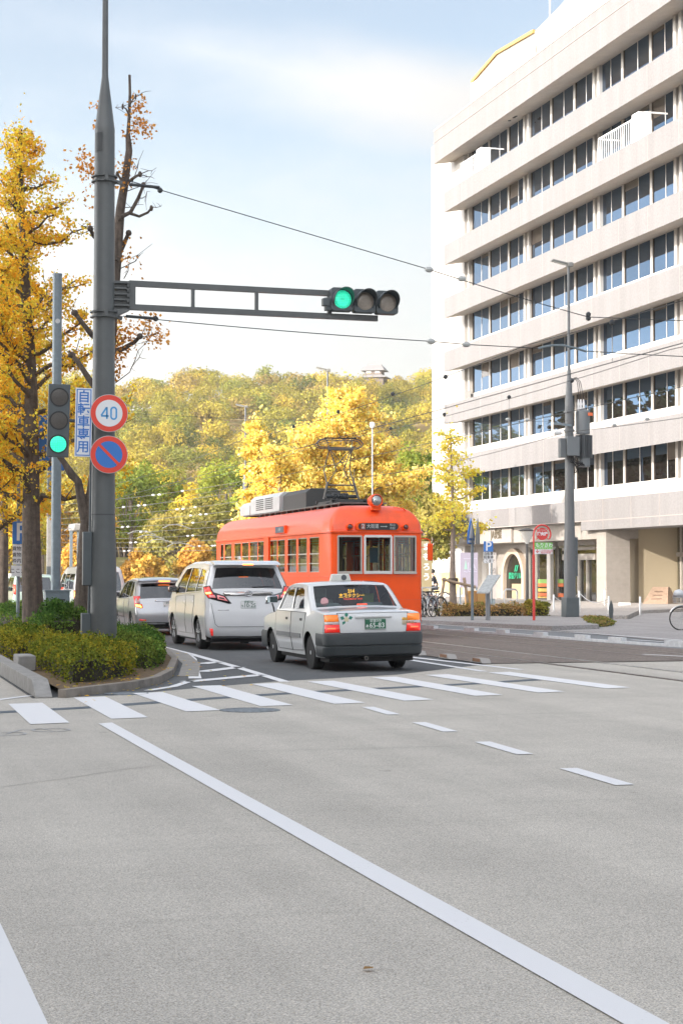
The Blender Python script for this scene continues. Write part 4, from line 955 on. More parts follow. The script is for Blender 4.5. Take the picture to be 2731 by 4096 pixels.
# --- the taxi
W_TAXI = paint('taxi_white', (.66,.67,.675), rough=.3)
def make_taxi(loc, label, full=True, group=None):
    t = thing('taxi', label, 'taxi', loc, 0, group)
    sil = [(.16,.38,'b'),(.11,.60,'b'),(.10,.80,'b'),(.115,.955,'b'),(.14,1.0,'b'),(.19,1.02,'b'),(.6,1.05,'b'),(1.0,1.07,'b'),(1.05,1.09,'g'),(1.53,1.445,'b'),(1.58,1.472,'b'),(1.70,1.492,'b'),(2.15,1.515,'b'),(2.6,1.505,'b'),(2.86,1.475,'b'),(2.92,1.45,'g'),(3.44,1.04,'b'),(3.52,1.0,'b'),(4.0,.955,'b'),(4.45,.87,'b'),(4.6,.80,'b'),(4.65,.70,'b'),(4.66,.36,'b')]
    win = [[(1.50,1.045),(2.27,1.03),(2.27,1.405),(1.86,1.40),(1.70,1.36)], [(2.35,1.03),(3.25,1.01),(2.93,1.34),(2.86,1.39),(2.78,1.41),(2.35,1.408)]]
    c = Car(t, 4.66, 1.695, .98, .27, sil, W_TAXI, r=.055, rr=.12, rf=.4, crown=.035, wy=(1.13,3.81), wr=.305, arch=.365, sidewin=win, zb=.25)
    c.wheels('steel'); c.bumper([(.26,-.03),(.30,.03),(.42,.055),(.435,.035),(.45,.035),(.465,.06),(.60,.065),(.645,.05),(.655,.02)], BUMPER)
    c.bumper([(.3,.0),(.34,.05),(.55,.06),(.6,.03)], BUMPER, rear=False, name='front_bumper')
    c.door([(1.33,.98),(1.45,.55),(1.56,.33),(2.30,.31),(2.30,.985)], (1.62,.86)); c.door([(2.325,.31),(3.3,.31),(3.42,.5),(3.42,.985),(2.325,.985)], (2.62,.86))
    b = MB()
    for sg in (-1,1):
        for y0,y1 in ((1.62,2.28),(2.35,3.30)):
            for k in range(4): ya, yb = y0+(y1-y0)*k/4, y0+(y1-y0)*(k+1)/4; b.bar((sg*(c.hw(ya,.58)+.006),ya,.58),(sg*(c.hw(yb,.58)+.006),yb,.58),.02,.075)
    b.build('side_moulding', mat('moulding_grey', (.16,.165,.17), .5), t, smooth=0)
    for sg in (-1,1):
        X = lambda x: sg*x
        def q(a, b_, z0, z1, a2=None, b2=None): return [(X(a),z0),(X(b_),z0),(X(b2 or b_),z1),(X(a2 or a),z1)][::sg]
        l = c.patch('tail_light', q(.57,.835,.665,.965,.60,.835), mat('lamp_housing', (.03,.012,.012), .4), .005, th=.04)
        c.patch('red_lens', q(.575,.832,.67,.80,.588,.832), RED_L, .009, l); c.patch('reverse_lens', q(.59,.832,.806,.845,.592,.832), CLEAR_L, .008, l); c.patch('amber_lens', q(.594,.832,.85,.96,.605,.83), AMB_L, .009, l)
        c.patch('brake_glow', q(.65,.79,.725,.75), RED_ON, .011, l)
    b = MB(); bl = [(-.57,.655),(.57,.655),(.605,.97),(.62,.985),(-.62,.985),(-.605,.97)]
    for i in range(len(bl)):
        p, q_ = bl[i], bl[(i+1)%len(bl)]; k = 6
        for j in range(k):
            a = [p[m]+(q_[m]-p[m])*j/k for m in (0,1)]; d = [p[m]+(q_[m]-p[m])*(j+1)/k for m in (0,1)]; b.bar((a[0],c.rear_y(*a)-.001,a[1]),(d[0],c.rear_y(*d)-.001,d[1]),.006,.006)
    b.build('boot_seam', M['dark'], t, smooth=0)
    plate(c, .03, .80, ('愛媛500','65-83','あ'), True, w=.36, h=.18)
    b = MB(); y = c.rear_y(0,.92); b.box(-.32,.32,y-.035,y+.02,.905,.94); b.lathe([(.012,y-.045),(.012,y)], (0,0,.922), 'y', 10); b.build('plate_light_bar', W_TAXI, t, bevel=.008)
    if full:
        # leaf shaped door crest on the boot and the small stickers
        b = MB(); cx, cz = -.46, .885; y = c.rear_y(cx,cz)-.004
        for k in range(5):
            a = R(90+72*k)
            if k == 0 or 1:
                u = Vector((math.cos(a),0,math.sin(a))); v = Vector((-math.sin(a),0,math.cos(a))); o_ = Vector((cx,y,cz))
                b.add([o_+u*.035, o_+u*.075+v*.034, o_+u*.115, o_+u*.075-v*.034], [(3,2,1,0)]); b.add([o_+u*.06+v*.02+Vector((0,-.001,0)), o_+u*.09, o_+u*.06-v*.02+Vector((0,-.001,0))],[(0,1,2)])
        b.build('crest_leaf', mat('crest_green', (.03,.22,.16), .5), t, smooth=0)
        b = MB(); b.lathe([(.04,y-.001),(.04,y+.003)], (cx,0,cz), 'y', 12); b.build('crest_flower', mat('crest_pale', (.66,.58,.38), .5), t)
        s1 = c.patch('sticker', [(.50,.775),(.72,.775),(.72,.90),(.50,.90)], mat('sticker_pale', (.68,.62,.52), .5), .004, th=.003); c.patch('sticker_band', [(.505,.85),(.715,.85),(.715,.895),(.505,.895)], mat('sticker_orange', (.72,.40,.06), .5), .006, s1, th=.002)
        text('タクシー', .045, 'sticker_lettering', M['ink'], s1, (.61,c.rear_y(.61,.87)-.008,.872)); text('全車禁煙', .05, 'sticker_lettering', mat('sticker_brown',(.4,.25,.1),.5), s1, (.61,c.rear_y(.61,.81)-.006,.81))
        b = MB(); b.tube([(-.16,.0,.24),(-.16,.5,.25)], .035, 10); b.lathe([(.027,-.001),(.027,.1)], (-.16,0,.24), 'y', 10, 1); b.build('exhaust_pipe', [mat('exhaust_steel', (.25,.23,.21), .4, metal=.9), M['black']], t)
        b = MB(); b.box(-.42,.05,.35,1.0,.19,.34); b.build('silencer', mat('dark_steel', (.06,.055,.05), .6, metal=.5), t, bevel=.05)
        b = MB(); b.box(-.36,-.05,.9,1.35,.2,.3); b.box(.5,.66,.55,.75,.2,.34); b.build('axle_housing', M['black'], t, bevel=.03)
        LED = mat('led_orange', (.8,.4,.02), .4, emit=((1,.5,.03), .4)); LEDR = mat('led_red', (.6,.05,.03), .4, emit=((1,.08,.03), .5))
        yy = 1.50; b = MB(); b.box(-.19,.23,yy,yy+.03,1.11,1.30); b.lathe([(.0,0),(.215,0),(.215,.02),(0,.02)], (.02,yy-.012,1.225), 'y', 24); led = b.build('led_board', mat('led_panel_black', (.008,.008,.009), .4), t, smooth=0)
        text('214', .08, 'led_number', LED, led, (.02,yy-.03,1.33), bold=.004); text('立花タクシー', .078, 'led_name', LED, led, (.03,yy-.03,1.25), bold=.002); text('TACHIBANA TAXI', .042, 'led_line', LEDR, led, (.05,yy-.03,1.195))
        b = MB(); b.box(.03,.2,1.12,1.17,1.095,1.118); b.build('high_brake_light', RED_ON, t, smooth=0)
        b = MB(); b.lathe([(.07,0),(.07,.004)], (-.55,1.145,1.165), 'y', 18); st = b.build('round_sticker', mat('sticker_pink', (.72,.4,.42), .5), t); st.rotation_euler = (0,0,0)
        c.seats((-.36,.36), 2.15, .72, mat('seat_cover', (.36,.46,.44), .8), .5, .46); b = MB(); b.box(-.62,.62,1.5,1.66,.7,1.13); b.build('rear_seat', mat('seat_cover_grey', (.24,.3,.3), .8), t, bevel=.05)
        b = MB(); b.box(-.64,.64,1.06,1.5,1.02,1.06); b.build('parcel_shelf', SEAT, t, smooth=0)
        b = MB(); b.box(.33,.58,1.98,2.0,1.1,1.28); b.build('fare_card', mat('card_green', (.3,.5,.12), .6), t, smooth=0)
        for sg in (-1,1):
            b = MB(); x = sg*.80; b.box(x-.11,x+.11,3.86,3.95,1.10,1.24); o = b.build('fender_mirror', M['chrome'], t, bevel=.03); g = MB(); g.box(x-.095,x+.095,3.852,3.858,1.115,1.225); g.tube([(x*.93,3.95,.93),(x*.96,3.92,1.03),(x,3.905,1.11)], .016, 6, 1); g.build('mirror_glass', [mat('mirror', (.5,.6,.6), .03, metal=1), M['dark']], o, smooth=0)
        b = MB(); b.box(-.045,.045,1.7,1.75,1.38,1.42); b.build('inner_mirror', M['dark'], t, smooth=0)
    b = MB(); b.prism([(-.19,1.50),(.19,1.50),(.15,1.63),(-.15,1.63)], 2.02, 2.16, 'x'); b.v = [(y,x,z) for x,y,z in b.v]; b.f = [f[::-1] for f in b.f]
    lamp = b.build('roof_lamp', mat('lamp_shell', (.6,.6,.56), .3), t, bevel=.02); b = MB(); b.lathe([(.05,-.003),(.05,.002)], (.05,2.02,1.565), 'y', 12); b.build('lamp_crest', mat('crest_dark', (.08,.09,.1), .5), lamp)
    return t
tx = make_taxi((8.53,29.06,-.012), 'white taxi with dark grey bumper and lit sign in its rear window beside the tram'); tx.rotation_euler = (0, R(-.9), R(.6))

# --- the big white minivan
VANW = paint('pearl_white', (.70,.70,.71), rough=.22)
v = thing('minivan', 'tall white minivan with dark rear glass and chrome strip queuing ahead of the taxi', 'minivan', (8.32,37.85,0))
sil = [(.16,.24,'b'),(.07,.32,'b'),(.03,.5,'b'),(.045,.75,'b'),(.09,1.0,'b'),(.12,1.2,'b'),(.14,1.28,'b'),(.16,1.315,'g'),(.40,1.755,'b'),(.43,1.80,'b'),(.50,1.845,'b'),(.75,1.895,'b'),(1.5,1.93,'b'),(2.6,1.925,'b'),(3.3,1.865,'b'),(3.55,1.80,'b'),(3.6,1.78,'g'),(4.3,1.2,'b'),(4.4,1.14,'b'),(4.7,1.0,'b'),(4.86,.85,'b'),(4.93,.6,'b'),(4.93,.28,'b')]
win = [[(.62,1.26),(1.30,1.24),(1.30,1.73),(.78,1.69),(.66,1.5)], [(1.36,1.24),(2.42,1.21),(2.42,1.75),(1.36,1.735)], [(2.50,1.21),(3.72,1.17),(3.55,1.36),(3.28,1.62),(3.1,1.72),(2.5,1.75)]]
c = Car(v, 4.93, 1.85, 1.12, .22, sil, VANW, r=.09, rr=.2, rf=.4, crown=.05, wy=(1.06,4.06), wr=.34, arch=.40, sidewin=win, zb=.22, glassm=CARGL2)
c.wheels('spoke', .22); c.door([(1.42,1.15),(1.55,.75),(1.62,.32),(2.44,.31),(2.44,1.15)], (1.66,1.02), hm=VANW); c.door([(2.465,.31),(3.45,.31),(3.60,.55),(3.68,1.1),(2.465,1.15)], (2.66,1.0), hm=VANW)
DK = mat('lamp_black', (.015,.012,.014), .15, coat=1); PINK = mat('lamp_pink_clear', (.5,.22,.24), .1, coat=1, emit=((1,.25,.25),.12))
for sg in (-1,1):
    def q(*p): return [(sg*x,z) for x,z in p][::-sg]
    l = c.patch('tail_light', q((.935,1.345),(.80,1.37),(.74,1.23),(.50,1.155),(.36,.99),(.42,.985),(.86,1.10),(.925,1.22)), DK, .008, th=.05)
    c.patch('red_lens', q((.925,1.33),(.82,1.35),(.76,1.20),(.70,1.12),(.86,1.115),(.915,1.22)), RED_L, .014, l, th=.01)
    c.patch('brake_lens', q((.90,1.225),(.80,1.235),(.79,1.20),(.895,1.19)), AMB_ON, .02, l, th=.01)
    c.patch('pink_lens', q((.67,1.175),(.52,1.135),(.44,1.04),(.66,1.085)), PINK, .014, l, th=.01); c.patch('lens_bar', q((.63,1.135),(.53,1.11),(.50,1.075),(.62,1.10)), DK, .018, l, th=.01)
    c.patch('pink_lens', q((.84,1.165),(.72,1.17),(.70,1.11),(.82,1.12)), PINK, .02, l, th=.01)
    c.patch('reflector', q((.84,.465),(.765,.455),(.755,.31),(.80,.31)), RED_L, .012, th=.02)
b_ = c.patch('chrome_strip', [(-.50,1.155),(.50,1.155),(.545,1.205),(.52,1.24),(-.52,1.24),(-.545,1.205)], mat('strip_chrome', (.62,.6,.58), .12, metal=1), .022, th=.03)
b = MB()
for rx, rz, ox in ((.085,.055,0),(.03,.05,0),(.055,.02,.0)):
    p = [(ox+rx*math.cos(R(t)), c.rear_y(0,1.2)-.03, 1.2+(.022 if rx == .055 else 0)+rz*math.sin(R(t))) for t in range(0,361,20)]; b.tube(p, .009, 6, cap=False)
b.build('emblem', M['chrome'], b_, smooth=60)
plate(c, 0, .97, ('愛媛300','10-25','も'))
b = MB(); b.prism([(.14,1.80),(.16,1.835),(.36,1.88),(.62,1.90),(.62,1.86),(.3,1.80)], -.72, .72, 'x'); b.f = [f for f in b.f]; sp = b.build('roof_spoiler', VANW, v, bevel=.015); b = MB(); b.box(-.11,.11,.128,.15,1.803,1.83); b.build('high_brake_light', mat('brake_lit_orange', (.9,.2,.05), .3, emit=((1,.2,.04), 1.6)), sp, smooth=0)
b = MB(); zz = .50
pts = [(-.80,1.0),(-.72,.56),(-.66,zz),(.66,zz),(.72,.56),(.80,1.0)]
for p_, q_ in zip(pts, pts[1:]):
    for j in range(6): a = [p_[m]+(q_[m]-p_[m])*j/6 for m in (0,1)]; d = [p_[m]+(q_[m]-p_[m])*(j+1)/6 for m in (0,1)]; b.bar((a[0],c.rear_y(*a)-.001,a[1]),(d[0],c.rear_y(*d)-.001,d[1]),.008,.008)
b.build('tailgate_seam', M['dark'], v, smooth=0)
c.patch('badge', [(-.66,.845),(-.42,.845),(-.42,.858),(-.66,.858)], M['chrome'], .004, th=.004)
b = MB(); y = c.rear_y(0,1.32); b.tube([(.1,.165,1.335),(.45,.2,1.345),(.62,.23,1.35)], .012, 6); b.build('rear_wiper', M['black'], v)
b = MB(); b.prism([(.2,.20),(.1,.26),(.1,.30),(.3,.30),(.6,.2)], -.78, .78, 'x'); b.build('lower_valance', M['dark'], v, smooth=0)
b = MB(); b.prism([(.9,1.93),(1.12,1.93),(1.0,2.0)], -.02, .02, 'x'); b.build('roof_fin', VANW, v, smooth=0)
c.mirror(3.62, 1.2, m=mat('mirror_brown_chrome', (.3,.2,.17), .15, metal=1)); c.seats((-.45,.45), 1.5, .75, CABIN, .55, .6); c.seats((-.42,.42), 2.7, .75, CABIN, .55, .6)
b = MB()
for sg in (-1,1): b.bar((sg*(c.hw(.75,1.23)+.004),.62,1.238),(sg*(c.hw(2,1.2)+.004),2.44,1.19),.012,.016); b.bar((sg*(c.hw(2.5,1.19)+.004),2.44,1.19),(sg*(c.hw(3.7,1.16)+.002),3.7,1.155),.012,.016)
b.build('window_chrome', M['chrome'], v, smooth=0)

# --- the silver hatchback
SILV = paint('silver_paint', (.50,.51,.53), metal=.55, rough=.3)
hb = thing('hatchback', 'silver hatchback in the queue between the signal pole and the white minivan', 'car', (8.24,47.4,0))
sil = [(.2,.24,'b'),(.08,.30,'b'),(.02,.5,'b'),(.05,.68,'b'),(.10,.8,'b'),(.15,.93,'b'),(.18,.985,'g'),(.60,1.375,'b'),(.60,1.41,'b'),(.52,1.445,'b'),(.62,1.475,'b'),(.95,1.52,'b'),(1.7,1.54,'b'),(2.4,1.50,'b'),(2.72,1.44,'b'),(2.78,1.42,'g'),(3.66,.99,'b'),(3.8,.94,'b'),(4.2,.8,'b'),(4.36,.6,'b'),(4.40,.28,'b')]
win = [[(.75,1.04),(1.25,1.0),(1.25,1.40),(1.0,1.40),(.84,1.28)], [(1.31,1.0),(2.02,.97),(2.02,1.42),(1.31,1.41)], [(2.08,.97),(3.2,.95),(2.8,1.22),(2.5,1.38),(2.3,1.42),(2.08,1.42)]]
c = Car(hb, 4.40, 1.695, .95, .3, sil, SILV, r=.08, rr=.2, rf=.4, crown=.05, wy=(.85,3.35), wr=.30, arch=.345, sidewin=win, zb=.21, glassm=CARGL2)
c.wheels('cap'); c.door([(1.18,.95),(1.25,.6),(1.32,.29),(2.04,.28),(2.04,.95)], (1.42,.84), hm=SILV); c.door([(2.065,.28),(2.95,.28),(3.08,.5),(3.1,.93),(2.065,.95)], (2.28,.83), hm=SILV)
for sg in (-1,1):
    def q(*p): return [(sg*x,z) for x,z in p][::-sg]
    l = c.patch('tail_light', q((.86,1.03),(.70,1.035),(.64,.73),(.70,.72),(.845,.76)), RED_L, .01, th=.04); c.patch('clear_lens', q((.82,.93),(.73,.93),(.70,.84),(.81,.84)), mat('lamp_white', (.6,.4,.36), .2), .014, l, th=.01)
    c.patch('lamp_lit', q((.83,.82),(.70,.80),(.67,.74),(.82,.765)), AMB_ON, .014, l, th=.01); c.patch('reflector', q((.74,.43),(.56,.415),(.56,.385),(.74,.40)), RED_L, .012, th=.02)
plate(c, .06, .80, ('愛媛500','50','さ')); c.patch('chrome_bar', [(-.32,.905),(.32,.905),(.32,.935),(-.32,.935)], M['chrome'], .02, th=.02)
b = MB(); b.box(-.15,.15,.55,.57,1.41,1.44); b.build('high_brake_light', mat('brake_lit_orange',()), hb, smooth=0)
c.patch('bumper_valance', [(-.62,.25),(.62,.25),(.66,.34),(-.66,.34)], M['dark'], .012, th=.03); c.mirror(3.0, .98); c.seats((-.35,.35), 1.0, .6, CABIN, .5, .5); c.seats((-.36,.36), 2.0, .6, CABIN, .5, .52)

# --- the white delivery van further on
VW = paint('van_white', (.66,.66,.66), rough=.35)
p = atY(172,1400,59.5)
dv = thing('delivery_van', 'white boxy van seen in two pieces behind the dark trunk and the signal pole', 'van', (p.x+.82,59.5,0))
sil = [(.14,.30,'b'),(.05,.36,'b'),(.03,.6,'b'),(.03,.95,'b'),(.05,1.06,'g'),(.15,1.68,'b'),(.2,1.77,'b'),(.3,1.84,'b'),(.6,1.88,'b'),(3.0,1.88,'b'),(3.6,1.8,'b'),(3.7,1.76,'g'),(4.3,1.12,'b'),(4.45,1.05,'b'),(4.62,.8,'b'),(4.69,.3,'b')]
win = [[(.3,1.12),(1.5,1.12),(1.5,1.62),(.34,1.62)], [(1.62,1.12),(2.7,1.12),(2.7,1.62),(1.62,1.62)], [(2.8,1.12),(4.0,1.08),(3.7,1.45),(3.5,1.62),(2.8,1.62)]]
c = Car(dv, 4.69, 1.69, 1.1, .12, sil, VW, r=.08, rr=.12, rf=.3, crown=.03, wy=(.95,3.5), wr=.31, arch=.36, sidewin=win, zb=.3, glassm=CARGL2, sglass=glass('van_side_glass', (.3,.3,.25), .3))
c.wheels('cap'); c.door([(1.62,.4),(2.72,.4),(2.72,1.1),(1.62,1.1)], (1.75,.95)); c.door([(2.76,.4),(3.05,.4),(3.2,.6),(3.9,.9),(3.9,1.06),(2.76,1.1)], (2.9,.95))
for sg in (-1,1):
    def q(*p): return [(sg*x,z) for x,z in p][::-sg]
    l = c.patch('tail_light', q((.835,1.08),(.72,1.08),(.72,.62),(.835,.62)), RED_L, .01, th=.04); c.patch('lamp_lit', q((.82,1.04),(.74,1.04),(.74,.86),(.82,.86)), AMB_ON, .014, l, th=.01); c.patch('clear_lens', q((.82,.72),(.74,.72),(.74,.64),(.82,.64)), CLEAR_L, .014, l, th=.01)
c.mirror(3.9,1.15); c.bumper([(.3,-.02),(.34,.02),(.5,.03),(.55,.0)], VW)
# --- small green car and a second taxi at the far left
MINT = paint('mint_paint', (.36,.47,.43), rough=.3)
p = atY(30,1400,64)
kc = thing('compact_car', 'pale green compact car at the far left half hidden by the thick ginkgo trunk', 'car', (p.x+.75,64,0))
sil = [(.12,.28,'b'),(.03,.36,'b'),(.03,.8,'b'),(.06,.95,'b'),(.08,1.0,'g'),(.26,1.5,'b'),(.3,1.56,'b'),(.5,1.61,'b'),(2.0,1.63,'b'),(2.5,1.55,'b'),(2.56,1.52,'g'),(3.0,1.02,'b'),(3.1,.97,'b'),(3.3,.8,'b'),(3.38,.3,'b')]
win = [[(.45,1.02),(1.4,1.0),(1.4,1.48),(.55,1.48)], [(1.47,1.0),(2.7,.99),(2.4,1.4),(2.2,1.48),(1.47,1.48)]]
c = Car(kc, 3.39, 1.475, .97, .14, sil, MINT, r=.07, rr=.12, rf=.3, crown=.03, wy=(.55,2.85), wr=.28, arch=.32, sidewin=win, zb=.24, glassm=CARGL2)
c.wheels('cap'); c.mirror(2.65,1.02)
for sg in (-1,1):
    def q(*p): return [(sg*x,z) for x,z in p][::-sg]
    l = c.patch('tail_light', q((.72,1.25),(.64,1.25),(.64,.9),(.72,.9)), RED_L, .01, th=.04); c.patch('lamp_lit', q((.71,1.2),(.65,1.2),(.65,.98),(.71,.98)), RED_ON, .014, l, th=.01)
    c.patch('reflector', q((.62,.62),(.5,.62),(.5,.56),(.62,.56)), RED_L, .01, th=.02)
p = atY(-12,1400,72)
make_taxi((p.x+.85,72,0), 'second white taxi at the extreme left edge beyond the pale green car', False)
# ------------------------------------------------------------------ the tram
TRED = mat('tram_vermilion', (.95,.10,.010), .42, coat=.12, spec=.25, noise=(2,.06)); TRED2 = mat('tram_vermilion_faded', (.9,.10,.02), .38, coat=.3, noise=(4,.1), streak=(5,.08))
TGL = glass('tram_glass', (.4,.42,.38), .045)
def T6(x, y): return (800+.606*x)/1.74175, (1650+.606*y)/1.74175
TC = atY(864.7, 1300, 43.5).x; T0 = 43.4; TL, TH = 14.45, 1.2
def ty_side(cx): return atX(*T6(cx, 1000), TC-TH).y-T0          # place along the left side
def ty_roof(cx): return atX(*T6(cx, 600), TC).y-T0              # place along the roof middle
tram = thing('tram', 'bright orange red single car tram with roof pantograph standing beside the taxi', 'tram', (TC, T0, 0))
fx = [-1.08,-1.0,-.42,-.34,.0,.34,.42,1.0,1.08]
sw = sorted(ty_side(c) for c in (785,725,705,650,635,580,560,515,508,465,430,385,380,330,322,278,270,228,210,165,155,138))
sw = [y for y in sw if .3 < y < TL-.35]
def front(x): return .10*(x/1.08)**2
rc = .16
ring = [(x, front(x), 'f') for x in fx]
c0 = (TH-.14, .24)
ring += [(1.08+(TH-1.08)*math.sin(R(t)), .10+.16*(1-math.cos(R(t))), 'c') for t in (22,45,68)]+[(TH,.26,'s')]
right = [(TH,y,'s') for y in sw]; left = [(-TH,y,'s') for y in sw[::-1]]
ring += right+[(TH,TL-.26,'s')]+[(1.08+(TH-1.08)*math.cos(R(t)), TL-.10-.16*(1-math.sin(R(t))), 'c') for t in (22,45,68)]
ring += [(x, TL-front(x), 'f') for x in fx[::-1]]
ring += [(-1.08-(TH-1.08)*math.cos(R(t)), TL-.10-.16*(1-math.sin(R(t))), 'c') for t in (68,45,22)]+[(-TH,TL-.26,'s')]+left+[(-TH,.26,'s')]+[(-1.08-(TH-1.08)*math.sin(R(t)), .10+.16*(1-math.cos(R(t))), 'c') for t in (68,45,22)]
n = len(ring); zs = [.42,.55,1.0,1.66,2.12,2.55,2.62]
b = MB(); fr = MB()
lev = [(z,0) for z in zs]+[(2.64,-.035),(2.68,-.035),(2.69,0)]+[(2.70+.62*math.sin(R(t)), .55*(1-math.cos(R(t)))+.0) for t in (12,26,40,54,68,80)]+[(3.335,.62),(3.35,.85),(3.355,1.05)]
def inset(x, y, d):
    k = 1.25; return x*(1-d/TH), (y if d <= 0 else TL/2+(y-TL/2)*(1-d*k/(TL/2)))
for z, d in lev:
    for x, y, _ in ring: X, Y_ = inset(x, y, max(d,0)); b.v.append((X*(1-d/TH if d < 0 else 1), Y_+(d if (d < 0 and y < TL/2) else (-d if d < 0 else 0)), z))
wins = {}
def is_front_win(i):      # columns of the three end windows
    a, c = ring[i], ring[(i+1)%n]
    if a[2] == 'f' and c[2] == 'f':
        x0, x1 = sorted((a[0],c[0]))
        for k, (p, q) in enumerate(((-1.0,-.42),(-.34,.34),(.42,1.0))):
            if x0 >= p-1e-6 and x1 <= q+1e-6: return ('F' if a[1] < TL/2 else 'B', k)
    if a[2] == 's' and c[2] == 's':
        y0, y1 = sorted((a[1],c[1]))
        if y0 in sw and y1 in sw and sw.index(y0) % 2 == 0 and sw.index(y1) == sw.index(y0)+1: return ('R' if a[0] > 0 else 'L', sw.index(y0)//2)
    return None
for li in range(len(lev)-1):
    for i in range(n):
        w = is_front_win(i) if 3 <= li <= 4 else None
        f = (li*n+i, li*n+(i+1)%n, (li+1)*n+(i+1)%n, (li+1)*n+i)
        if w: wins.setdefault(w, []).append(f)
        else: b.f.append(f); b.m.append(0 if li < len(zs) else 1)
b.f.append(tuple(range((len(lev)-1)*n, len(lev)*n))); b.m.append(1)
V = b.v
body = b.build('body', [TRED, TRED2], tram, smooth=32)
FW, FA = mat('tram_frame_white', (.7,.7,.68), .35), mat('tram_frame_alloy', (.5,.46,.42), .4, metal=.4)
for (sd, k), fs in wins.items():
    g = MB(); ids = sorted({v for f in fs for v in f}); mp_ = {v:i for i, v in enumerate(ids)}; cx, cy = (0, TL/2)
    sx = {'L':.025,'R':-.025}.get(sd, 0); sy = {'F':.02,'B':-.02}.get(sd, 0)
    for v in ids: g.v.append((V[v][0]+sx, V[v][1]+sy, V[v][2]))
    for f in fs: g.f.append(tuple(mp_[v] for v in f)); g.m.append(0)
    w = g.build('end_window' if sd in 'FB' else 'side_window', TGL, tram, smooth=60)
    xs = [V[v][0] for v in ids]; ys = [V[v][1] for v in ids]; x0, x1, y0, y1 = min(xs), max(xs), min(ys), max(ys); h = MB()
    if sd in 'FB':
        t = .045 if k == 1 else .035; yy = min(ys) if sd == 'F' else max(ys); s_ = -1 if sd == 'F' else 1
        def yf(x): return front(x) if sd == 'F' else TL-front(x)
        pts = [(x0,1.66),(x1,1.66),(x1,2.55),(x0,2.55)]
        for p, q in zip(pts, pts[1:]+pts[:1]):
            for j in range(5): a = [p[m]+(q[m]-p[m])*j/5 for m in (0,1)]; c = [p[m]+(q[m]-p[m])*(j+1)/5 for m in (0,1)]; h.bar((a[0],yf(a[0])+s_*(.03 if k == 1 else .012),a[1]),(c[0],yf(c[0])+s_*(.03 if k == 1 else .012),c[1]),t,t*1.3)
        if sd == 'F': h.bar((x0-.02,yf(x0)-.03,1.64),(x1+.02,yf(x1)-.03,1.64),.05,.05)
        h.build('frame', FW if k == 1 else FA, w, smooth=0)
    else:
        s_ = 1 if sd == 'R' else -1; X = s_*(TH-.01)
        for q in ((y0,2.545,y1,2.545),(y0,1.665,y1,1.665)): h.bar((X,q[0],q[1]),(X,q[2],q[3]),.02,.02)
        h.bar((X,y0,2.13),(X,y1,2.13),.035,.03); 
        if k < 5: h.bar((X+s_*.02,y0-.03,1.88),(X+s_*.02,y1+.03,1.88),.022,.022)
        h.build('frame', FA, w, smooth=0)
# rain strip, panel seams and rivets
b = MB()
for z in (.98,1.56): 
    for i in range(n):
        a, c = ring[i], ring[(i+1)%n]; b.bar((a[0]*1.003,a[1]-(.004 if a[1] < 1 else 0),z),(c[0]*1.003,c[1]-(.004 if c[1] < 1 else 0),z),.012,.018)
b.build('body_moulding', TRED2, tram, smooth=0)
b = MB(); b.box(-1.0,1.0,.9,TL-.9,.18,.5); 
for yy in (2.6,4.2,8.4,10.0):
    for sx in (-.56,.56): b.lathe([(.0,-.06),(.33,-.06),(.33,.06),(.0,.06)], (sx,yy,.34), 'x', 24)
b.build('bogies', M['dark'], tram, smooth=30)
b = MB(); b.box(-1.14,1.14,.3,TL-.3,.62,.66); b.build('floor', mat('tram_floor', (.12,.1,.08), .8), tram, smooth=0)
b = MB()
for sx in (-1,1): b.box(sx*1.02-.12,sx*1.02+.12,2.0,TL-2,.66,1.08); b.box(sx*1.14-.03,sx*1.14+.03,2.0,TL-2,1.08,1.52)
b.build('bench_seat', mat('tram_seat_green', (.06,.16,.09), .85), tram, bevel=.03)
b = MB()
for sx in (-.5,.5):
    for yy in (1.6,3.4,5.2,7,8.8,10.6): b.tube([(sx,yy,.66),(sx,yy,3.0)], .018, 6)
    b.tube([(sx,1.4,2.5),(sx,TL-1.4,2.5)], .014, 6)
b.build('hand_poles', M['steel'], tram, smooth=60)
b = MB(); b.box(-1.1,1.1,.4,TL-.4,2.9,2.95); b.build('inner_ceiling', mat('tram_ceiling', (.5,.48,.42), .7), tram, smooth=0)
b = MB(); b.box(-.98,-.55,1.05,1.1,.66,2.0); b.box(.1,.9,.35,.62,.7,1.5); b.box(-.9,-.5,.4,.6,.7,1.62); b.build('driver_partition', mat('tram_inner_grey', (.2,.19,.17), .7), tram, bevel=.01)
b = MB(); b.box(-.02,.2,.66,.67,1.9,2.28); b.build('notice', mat('notice_blue', (.2,.42,.7), .5), tram, smooth=0)
b = MB(); b.box(-.95,-.62,1.03,1.04,1.7,2.5); b.build('poster', mat('poster_tan', (.5,.38,.2), .6), tram, smooth=0)
